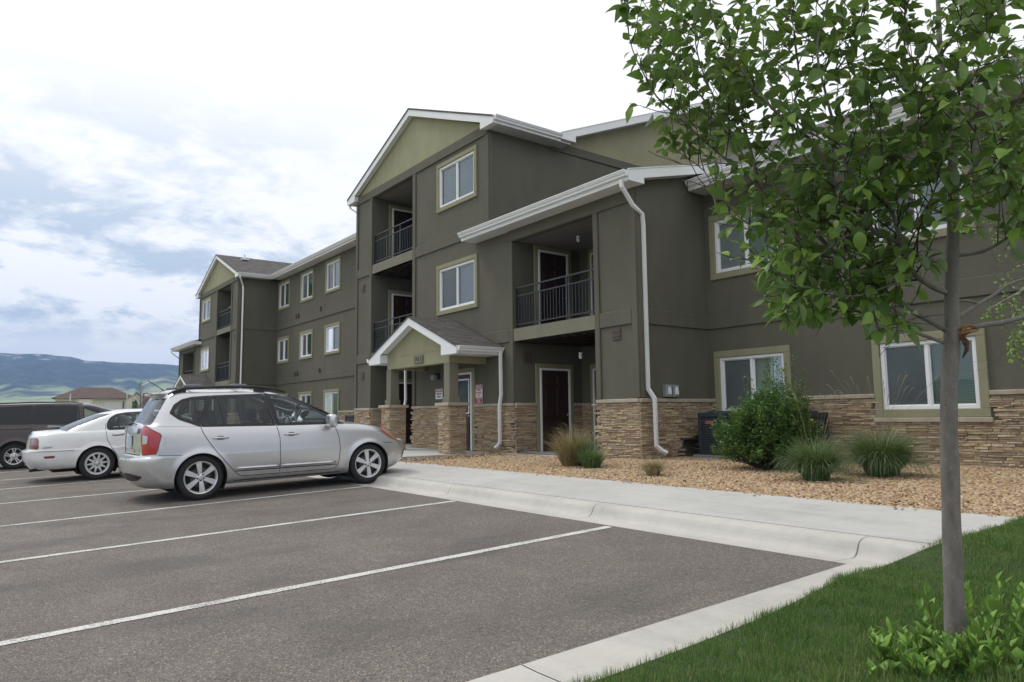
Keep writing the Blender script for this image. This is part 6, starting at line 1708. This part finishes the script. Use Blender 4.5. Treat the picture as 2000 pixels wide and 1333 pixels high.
# gravel
def rocks(name, n, region, size, seed, mat):
    r_ = np.random.default_rng(seed); X, Y, Z = region(r_, n); n = len(X)
    bm = bmesh.new(); bmesh.ops.create_icosphere(bm, subdivisions=1, radius=1); T = np.array([v.co[:] for v in bm.verts]); F = np.array([[v.index for v in f.verts] for f in bm.faces]); bm.free()
    s = size*(.55+.8*r_.random(n)**1.3); sc = np.stack([s*(.8+.6*r_.random(n)), s*(.6+.5*r_.random(n)), s*(.32+.35*r_.random(n))], 1)
    jit = 1+.38*(r_.random((n, len(T)))-.5); V = T[None]*jit[..., None]*sc[:, None, :]
    a = r_.random(n)*6.283; tx = r_.normal(0, .35, n); ty = r_.normal(0, .35, n)
    ca, sa = np.cos(a)[:, None], np.sin(a)[:, None]; x, y, z = V[..., 0], V[..., 1], V[..., 2]
    y, z = y*np.cos(tx)[:, None]-z*np.sin(tx)[:, None], y*np.sin(tx)[:, None]+z*np.cos(tx)[:, None]; x, z = x*np.cos(ty)[:, None]+z*np.sin(ty)[:, None], -x*np.sin(ty)[:, None]+z*np.cos(ty)[:, None]
    x, y = x*ca-y*sa, x*sa+y*ca
    V = np.stack([x+X[:, None], y+Y[:, None], z+(Z+sc[:, 2]*.5)[:, None]], -1)
    FF = F[None]+np.arange(n)[:, None, None]*len(T)
    return fast_mesh(name, V.reshape(-1, 3), FF.reshape(-1, 3), mat)
t = NT('river_gravel'); g = t.node('NewGeometry')
c = t.ramp(g.outputs['Random Per Island'], [(0, (.34, .21, .12)), (.15, (.48, .33, .17)), (.35, (.56, .42, .235)), (.52, (.40, .26, .165)), (.66, (.64, .52, .34)), (.80, (.28, .16, .125)), (.9, (.60, .48, .36)), (1, (.50, .36, .23))])
n_ = t.noise(t.coord(), 60, 4, .6); c = t.mix(.5, c, t.ramp(n_, [(.3, (.65, .62, .6)), (.7, (1.05, 1.05, 1.0))]), 'MULTIPLY'); MT['gravel'] = t.done(t.bsdf(c, .8, n_, .3, .003))
def reg(r_, n):
    X = -24+26*r_.random(n)**.85; Y = 7.33+5.7*r_.random(n)
    X = np.where(r_.random(n) < .72, -13.5+12.5*r_.random(n), X)
    Yc = np.where(Y < 7.43, Y+.03*np.sin(X*7), Y)
    ok = ~((X > -14.35) & (X < -11.2) & (Y > 10.33)) & ~((X < -15.1) & (X > -23.5) & (Y > 9.35)) & ~((X > -19.0) & (X < -14.75+.0*Y) & (Y > 7.4)) & ~((X < -14.9) & (X > -15.3) & (Y > 8.0))
    ok &= ~((X < -10.0) & (Y > 10.78)) & ~((Y > 12.98)) & ~((X > -2.35+.0*X) & (Y < 8.4)) & (X < 2)
    ok &= ~((X > -15.9) & (X < -15.15) & (Y > 9.4) & (Y < 10.1))
    X, Y = X[ok], Yc[ok]; return X, Y, -.060+.012*r_.random(len(X))+np.clip((Y-7.3)*.014, 0, .05)
gr = rocks('gravel', 80000, reg, .0235, 3, MT['gravel']); gr['kind'] = 'stuff'; gr['label'] = 'tan and rust coloured landscaping gravel along the building'; gr['category'] = 'gravel'
# scattered stones by the kerb edge
def scat(r_, n):
    X = -14+11.5*r_.random(n); Y = 7.14+.2*r_.random(n)**.5; return X, Y, -.032+0*X
o = rocks('loose_stones', 60, scat, .016, 9, MT['gravel']); o['kind'] = 'stuff'; o['label'] = 'few stray stones lying on the pavement edge'; o['category'] = 'gravel'
# ================================================================== FAR BACKGROUND
def far(px, D):
    d = CF+(px-1000)/FPX*CR; h = math.hypot(d[0], d[1]); x, y = d[0]/h*D, d[1]/h*D; return x, y, ground_z(x, y)
MT['fhwall'] = plain('cream_siding', (.62, .57, .46), .8); MT['fhroof'] = plain('brown_roof', (.105, .072, .062), .9, .2, 1); MT['fhdark'] = plain('dark_window', (.05, .055, .06), .3); MT['fhdoor'] = plain('garage_door', (.62, .61, .58), .6)
MT['galv'] = plain('galvanised_pole', (.48, .49, .50), .5)
def oriented(root, loc, ang):
    root.location = loc; root.rotation_euler = (0, 0, ang)
x, y, z = far(203, 182); z += .7; view = math.atan2(y, x)
H = empty('bungalow', (0, 0, 0), 'wide cream bungalow with a brown hipped roof below the mountains', 'house', local=True); oriented(H, (x, y, z), view-math.pi/2)
# local: x across (right in picture = +x ... facing -y towards camera)
def hip(b, x0, x1, y0, y1, z0, z1, o=.5):
    x0 -= o; x1 += o; y0 -= o; y1 += o; w = (y1-y0)/2; ym = (y0+y1)/2; a, c = x0+w, x1-w
    if a > c: a = c = (x0+x1)/2
    p = [(x0, y0, z0), (x1, y0, z0), (x1, y1, z0), (x0, y1, z0)]; r1, r2 = (a, ym, z1), (c, ym, z1)
    b.quad([p[0], p[1], r2, r1]); b.quad([p[1], p[2], r2]); b.quad([p[2], p[3], r1, r2]); b.quad([p[3], p[0], r1]); b.quad(p)
b = MB(); b.box(-8.3, 6.5, -4.0, 5, -1, 2.7); b.box(-4.2, -1.5, -4.6, -4.0, -1, 2.5); b.box(5, 8.4, -5, 3, -1, 2.7); b.prism([(5.0, 2.7), (8.4, 2.7), (6.7, 3.9)], 'y', -5, 3); b.build('wall', MT['fhwall'], H)
b = MB(); hip(b, -8.6, 6.7, -4.4, 5, 2.7, 5.2)
b.build('roof', MT['fhroof'], H)
b = MB(); b.quad([(4.6, -5.3, 2.45), (6.7, -5.3, 4.0), (6.7, 3, 4.0), (4.6, 3, 2.45)]); b.quad([(8.8, -5.3, 2.45), (6.7, -5.3, 4.0), (6.7, 3, 4.0), (8.8, 3, 2.45)]); b.build('roof', MT['fhroof'], H)
for x0 in (-1.1,): b = MB(); b.box(x0+1.8, x0+5.2, -4.06, -4.0, -.2, 2.0); b.build('garage_door', MT['fhdoor'], H)
b = MB(); b.box(-2.9, -1.9, -4.66, -4.6, .2, 2.1); b.build('garage_door', MT['fhdoor'], H)
for x0 in (-6.6, 4.0, 5.9, 7.3): b = MB(); yy = -5.05 if x0 > 5 else -4.05; b.box(x0, x0+.35, yy, yy+.05, .6, 2.0); b.build('window', MT['fhdark'], H)
# second house, dark roof
x, y, z = far(316, 170); H = empty('far_house', (0, 0, 0), 'brown roofed house partly hidden behind the silver car and porch', 'house', local=True); oriented(H, (x, y, z), math.atan2(y, x)-math.pi/2)
b = MB(); b.box(-2.9, 6, -3, 4, -1, 1.5); b.build('wall', MT['fhwall'], H); b = MB(); b.prism([(-3.6, 1.3), (4.4, 1.3), (.4, 4.7)], 'x', -3.2, 6.4); b.build('roof', MT['fhroof'], H)
# street lamps
def lamp(px, D, h, arm, label, r=.09, side=1):
    x, y, z = far(px, D); L = empty('street_lamp', (0, 0, 0), label, 'street lamp', 'street lamps beyond the parking lot', local=True); oriented(L, (x, y, z), math.atan2(y, x)-math.pi/2)
    b = MB(); b.tube([(0, 0, -.5), (0, 0, h)], [r*1.3, r*1.0], 8); b.build('pole', MT['galv'], L)
    if arm:
        b = MB(); b.tube([(0, 0, h-.05), (side*arm*.35, 0, h+.55), (side*arm, 0, h+.9)], [.10, .09, .08], 6); b.build('arm', MT['galv'], L); b = MB(); b.box(min(side*arm, side*(arm+.8)), max(side*arm, side*(arm+.8)), -.15, .15, h+.82, h+.98); b.build('lamp_head', MT['galv'], L, bevel=.04)
lamp(279, 120, 5.4, 3.0, 'tall curved arm street lamp left of the far porch', side=1)
lamp(253, 150, 4.4, .7, 'street lamp in front of the right end of the bungalow', r=.10, side=-1)
lamp(143, 150, 4.4, 0, 'bare pole in front of the left end of the bungalow', r=.11)
# bare tree and small conifers
def bare(px, D, h, label):
    x, y, z = far(px, D); T_ = empty('bare_tree', (x, y, z), label, 'tree'); rg = random.Random(3)
    b = MB(); b.tube([(x, y, z-.3), (x, y, z+h*.5), (x+.1, y, z+h)], [.08, .05, .015], 6); b.build('trunk', MT['twig'], T_)
    b = MB()
    for k in range(34):
        hh = h*(.25+.7*k/34); a = rg.random()*6.28; l = h*.28*(1.1-k/34)
        b.tube([(x, y, z+hh), (x+math.cos(a)*l*.5, y+math.sin(a)*l*.5, z+hh+l*.45), (x+math.cos(a)*l*.8, y+math.sin(a)*l*.8, z+hh+l)], [.025, .018, .008], 4)
    b.build('branches', MT['twig'], T_)
bare(279, 110, 6.0, 'leafless young tree beside the curved street lamp')
def smalltree(px, D, h, w, label, name='small_tree', cat='tree', seed=1):
    x, y, z = far(px, D); T_ = empty(name, (x, y, z), label, cat); r_ = np.random.default_rng(seed)
    b = MB(); b.tube([(x, y, z-.3), (x, y, z+h*.8)], [.08, .03], 6); b.build('trunk', MT['twig'], T_)
    n = 900; th = r_.random(n)*6.28; u = r_.random(n); R = w*(1-u)**.7*r_.random(n)**.4; P = np.stack([x+R*np.cos(th), y+R*np.sin(th), z+.15*h+u*h*.9], 1)
    leaves('crown', P, r_.normal(0, 1, (n, 3))+np.array([0, 0, .3]), r_.normal(0, .5, (n, 3))+np.array([0, 0, 1]), r_.uniform(.15, .3, n), MT['shrubleaf'], T_)
smalltree(174, 190, 2.2, .7, 'small conifer in front of the bungalow wall, left one of a pair', seed=1)
smalltree(196, 190, 2.0, .8, 'small conifer in front of the bungalow wall, right one of a pair', seed=2)
smalltree(270, 160, 3.0, 1.0, 'green tree at the right end of the bungalow', seed=3)
# white fence posts
for k, px in enumerate((152, 156, 160, 164)):
    x, y, z = far(px, 150); b = MB(); b.box(x-.12, x+.12, y-.12, y+.12, z-.3, z+1.75); o = b.build('fence_post', MT['white']); tag(o, 'row of small white posts between the van roof and the bungalow', 'post', 'white posts by the bungalow')
# far parked white vehicle glimpsed between van and saloon
x, y, z = far(252, 120); Cc = empty('distant_car', (0, 0, 0), 'pale distant car roof glimpsed beyond the white saloon', 'car', local=True); oriented(Cc, (x, y, z), math.atan2(y, x)-math.pi/2)
b = MB(); b.prism([(-2.2, .3), (2.2, .3), (2.2, .75), (1.3, .85), (.9, 1.35), (-1.0, 1.4), (-1.6, .9), (-2.2, .85)], 'y', -.85, .85); b.build('body', MT['whitecar'], Cc, bevel=.08)
b = MB(); b.prism([(-1.35, .9), (1.1, .9), (.8, 1.28), (-.95, 1.32)], 'y', -.87, .87); b.build('windows', MT['fhdark'], Cc)
for xx in (-1.4, 1.4): b = MB(); b.lathe([(0, -.9), (.33, -.9), (.33, .9), (0, .9)], (xx, 0, .33), 'y', 16); b.build('wheels', MT['tyre'], Cc)

# ------------------------------------------------------------------ person leaning on the far third floor balcony rail
px_, py_ = 2*XM+19.4, 10.75+.55     # mirrored balcony: right edge x
bx0 = 2*XM-(-19.4); 
X0 = -40.95+.12
rail_z = 6.10+1.04
prs = empty('person', (-41.62, 11.90, 6.1), 'person leaning bare forearms on the far third floor balcony rail', 'person')
MT['skin'] = plain('skin', (.42, .22, .16), .55, .06); MT['shirt'] = plain('dark_shirt', (.03, .035, .05), .85); MT['trouser'] = plain('dark_trousers', (.025, .028, .035), .85); MT['hair'] = plain('brown_hair', (.03, .018, .012), .7)
def skin_mesh(name, pts, edges, radii, mat, parent, root=0):
    me = bpy.data.meshes.new(name); me.from_pydata([tuple(p) for p in pts], edges, []); me.materials.append(mat)
    o = bpy.data.objects.new(name, me); link(o, parent); md = o.modifiers.new('skin', 'SKIN'); md.use_smooth_shade = True
    for i, r_ in enumerate(radii): me.skin_vertices[0].data[i].radius = (r_, r_)
    me.skin_vertices[0].data[root].use_root = True
    s_ = o.modifiers.new('sub', 'SUBSURF'); s_.levels = 2; s_.render_levels = 2; return o
MB.MX = None
bxc = -41.62   # behind the pier side of the balcony
yb_ = 11.90; F0 = 6.1
def Q(dx, dy, z): return (bxc+dx, yb_+dy, F0+z)
pts = [Q(0, 0, .95), Q(0, -.03, 1.15), Q(0, -.10, 1.36), Q(0, -.14, 1.47), Q(0, -.19, 1.56), Q(0, -.20, 1.68),   # pelvis..head
       Q(-.18, -.12, 1.38), Q(-.24, -.25, 1.18), Q(-.20, -.43, 1.085), Q(-.10, -.52, 1.08), Q(-.05, -.56, 1.075),
       Q(.18, -.12, 1.38), Q(.26, -.25, 1.18), Q(.16, -.43, 1.085), Q(.02, -.50, 1.10), Q(-.04, -.54, 1.11),
       Q(-.10, 0, .90), Q(-.11, -.02, .50), Q(-.11, .02, .10), Q(-.11, -.10, .05), Q(.10, 0, .90), Q(.11, .02, .50), Q(.11, .08, .10), Q(.11, -.04, .05)]
E_ = [(0, 1), (1, 2), (2, 3), (3, 4), (4, 5), (2, 6), (6, 7), (7, 8), (8, 9), (9, 10), (2, 11), (11, 12), (12, 13), (13, 14), (14, 15), (0, 16), (16, 17), (17, 18), (18, 19), (0, 20), (20, 21), (21, 22), (22, 23)]
R_ = [.15, .14, .15, .055, .085, .08, .06, .045, .04, .028, .03, .06, .045, .04, .028, .03, .09, .06, .045, .04, .09, .06, .045, .04]
skin_mesh('body', pts, E_, R_, MT['skin'], prs)
skin_mesh('shirt', [pts[i] for i in (0, 1, 2, 6, 11)]+[tuple((Vector(pts[6])+Vector(pts[7]))/2), tuple((Vector(pts[11])+Vector(pts[12]))/2)], [(0, 1), (1, 2), (2, 3), (2, 4), (3, 5), (4, 6)], [.17, .16, .165, .08, .08, .065, .065], MT['shirt'], prs)
skin_mesh('trousers', [pts[0], pts[16], pts[17], pts[18], pts[20], pts[21], pts[22]], [(0, 1), (1, 2), (2, 3), (0, 4), (4, 5), (5, 6)], [.165, .11, .08, .06, .11, .08, .06], MT['trouser'], prs)
skin_mesh('hair', [Q(0, -.17, 1.66), Q(0, -.15, 1.73)], [(0, 1)], [.092, .075], MT['hair'], prs)
for sg in (-1, 1):
    for k in range(4):
        a0 = Vector(Q(-.05+.02*sg, -.565, 1.085+.02*(sg > 0)))+Vector((.0, 0, .018*(k-1.5))); skin_mesh('finger', [tuple(a0), tuple(a0+Vector((-.035*1, -.02, -.004))), tuple(a0+Vector((-.055, -.005, -.012)))], [(0, 1), (1, 2)], [.010, .009, .007], MT['skin'], prs)
# ================================================================== WORLD, SUN, HAZE
w = bpy.data.worlds.new('World'); scene.world = w; w.use_nodes = True
nt = w.node_tree; N = nt.nodes; N.clear(); L = nt.links
class WT(NT):
    def __init__(s): s.t = nt; s.n = N
W = WT()
SUN_EL, SUN_AZ = 56, 205      # azimuth measured ccw from +x, where the sun stands
sky = N.new('ShaderNodeTexSky'); sky.sky_type = 'NISHITA'; sky.sun_disc = False
sky.sun_elevation = rad(SUN_EL); sky.sun_rotation = rad(90-SUN_AZ); sky.air_density = 1; sky.dust_density = 1.5
bg1 = N.new('ShaderNodeBackground'); bg1.inputs[1].default_value = .12; L.new(sky.outputs[0], bg1.inputs[0])
tc = N.new('ShaderNodeTexCoord'); sep = W.node('SeparateXYZ', Vector=tc.outputs['Generated'])
# project directions on a high cloud plane
zc = W.math('MAXIMUM', sep.outputs[2], .03)
cx_ = W.math('DIVIDE', sep.outputs[0], W.math('ADD', zc, .30)); cy_ = W.math('DIVIDE', sep.outputs[1], W.math('ADD', zc, .30)); cz_ = W.math('MULTIPLY', zc, 2.2)
vec = W.node('CombineXYZ', X=cx_, Y=cy_, Z=cz_).outputs[0]
n1 = W.noise(vec, 3.0, 8, .60, .25)
n2 = W.noise(vec, 8.0, 6, .62, .3)
def rayd(px, py):
    d = CF+(px-1000)/FPX*CR-(py-666.5)/FPX*CU; return d/np.linalg.norm(d)
d1 = rayd(150, 520)
dt = W.node('VectorMath', _operation='DOT_PRODUCT', i0=tc.outputs['Generated'], i1=tuple(d1)).outputs['Value']
reg = W.math('MULTIPLY', W.ramp(dt, [(.89, 0.0), (.96, .75), (.99, 1.0)]), W.ramp(sep.outputs[2], [(.0, .1), (.09, .25), (.13, 1.0), (.24, .8), (.33, .45), (.42, .0)]))
nn = W.math('ADD', W.math('MULTIPLY', n1, .75), W.math('MULTIPLY', n2, .25))
shade = W.math('MULTIPLY', W.ramp(nn, [(.46, 0.0), (.56, 1.0)]), W.math('ADD', W.math('MULTIPLY', reg, .97), .02))
cloudc = W.mix(shade, (1.24, 1.24, 1.235), (.545, .675, .82))
# thin blue openings
hz = W.ramp(sep.outputs[2], [(.0, 1.0), (.22, 0.0)])
cloudc = W.mix(W.math('MULTIPLY', hz, .05), cloudc, (.80, .88, 1.0))
bg2 = N.new('ShaderNodeBackground'); bg2.inputs[1].default_value = 1.0; L.new(cloudc, bg2.inputs[0])
ad = N.new('ShaderNodeMixShader'); ad.inputs[0].default_value = .93
L.new(bg1.outputs[0], ad.inputs[1]); L.new(bg2.outputs[0], ad.inputs[2])
wo = N.new('ShaderNodeOutputWorld'); L.new(ad.outputs[0], wo.inputs[0])

sl = bpy.data.lights.new('sun', 'SUN'); sl.energy = 1.3; sl.angle = rad(14); sl.color = (1, .96, .9)
so = bpy.data.objects.new('sun', sl); col.objects.link(so)
sd = Vector((math.cos(rad(SUN_AZ))*math.cos(rad(SUN_EL)), math.sin(rad(SUN_AZ))*math.cos(rad(SUN_EL)), math.sin(rad(SUN_EL))))
so.rotation_euler = sd.to_track_quat('Z', 'Y').to_euler(); so.location = (0, 0, 40)

# haze box
HAZE = 0.00021
t = NT('haze_air'); pv = t.node('VolumePrincipled', Color=(.30, .52, 1.0, 1), Density=HAZE, Anisotropy=.2); t.t.links.new(pv.outputs[0], t.out.inputs['Volume'])
b = MB(); b.box(-4000, 4000, -4000, 4000, -12, 330); hzb = b.build('haze', t.m); hzb['kind'] = 'stuff'; hzb['label'] = 'thin pale blue haze over the distant plain and mountains'; hzb['category'] = 'haze'

scene.view_settings.view_transform = 'Standard'; scene.view_settings.look = 'None'; scene.view_settings.exposure = 0; scene.view_settings.gamma = 1
try: scene.view_settings.use_curve_mapping = False
except Exception: pass
scene.render.engine = 'CYCLES'
cy = scene.cycles
cy.max_bounces = 8; cy.transparent_max_bounces = 24; cy.volume_bounces = 0; cy.use_denoising = True
scene.render.resolution_x = 1024; scene.render.resolution_y = 682
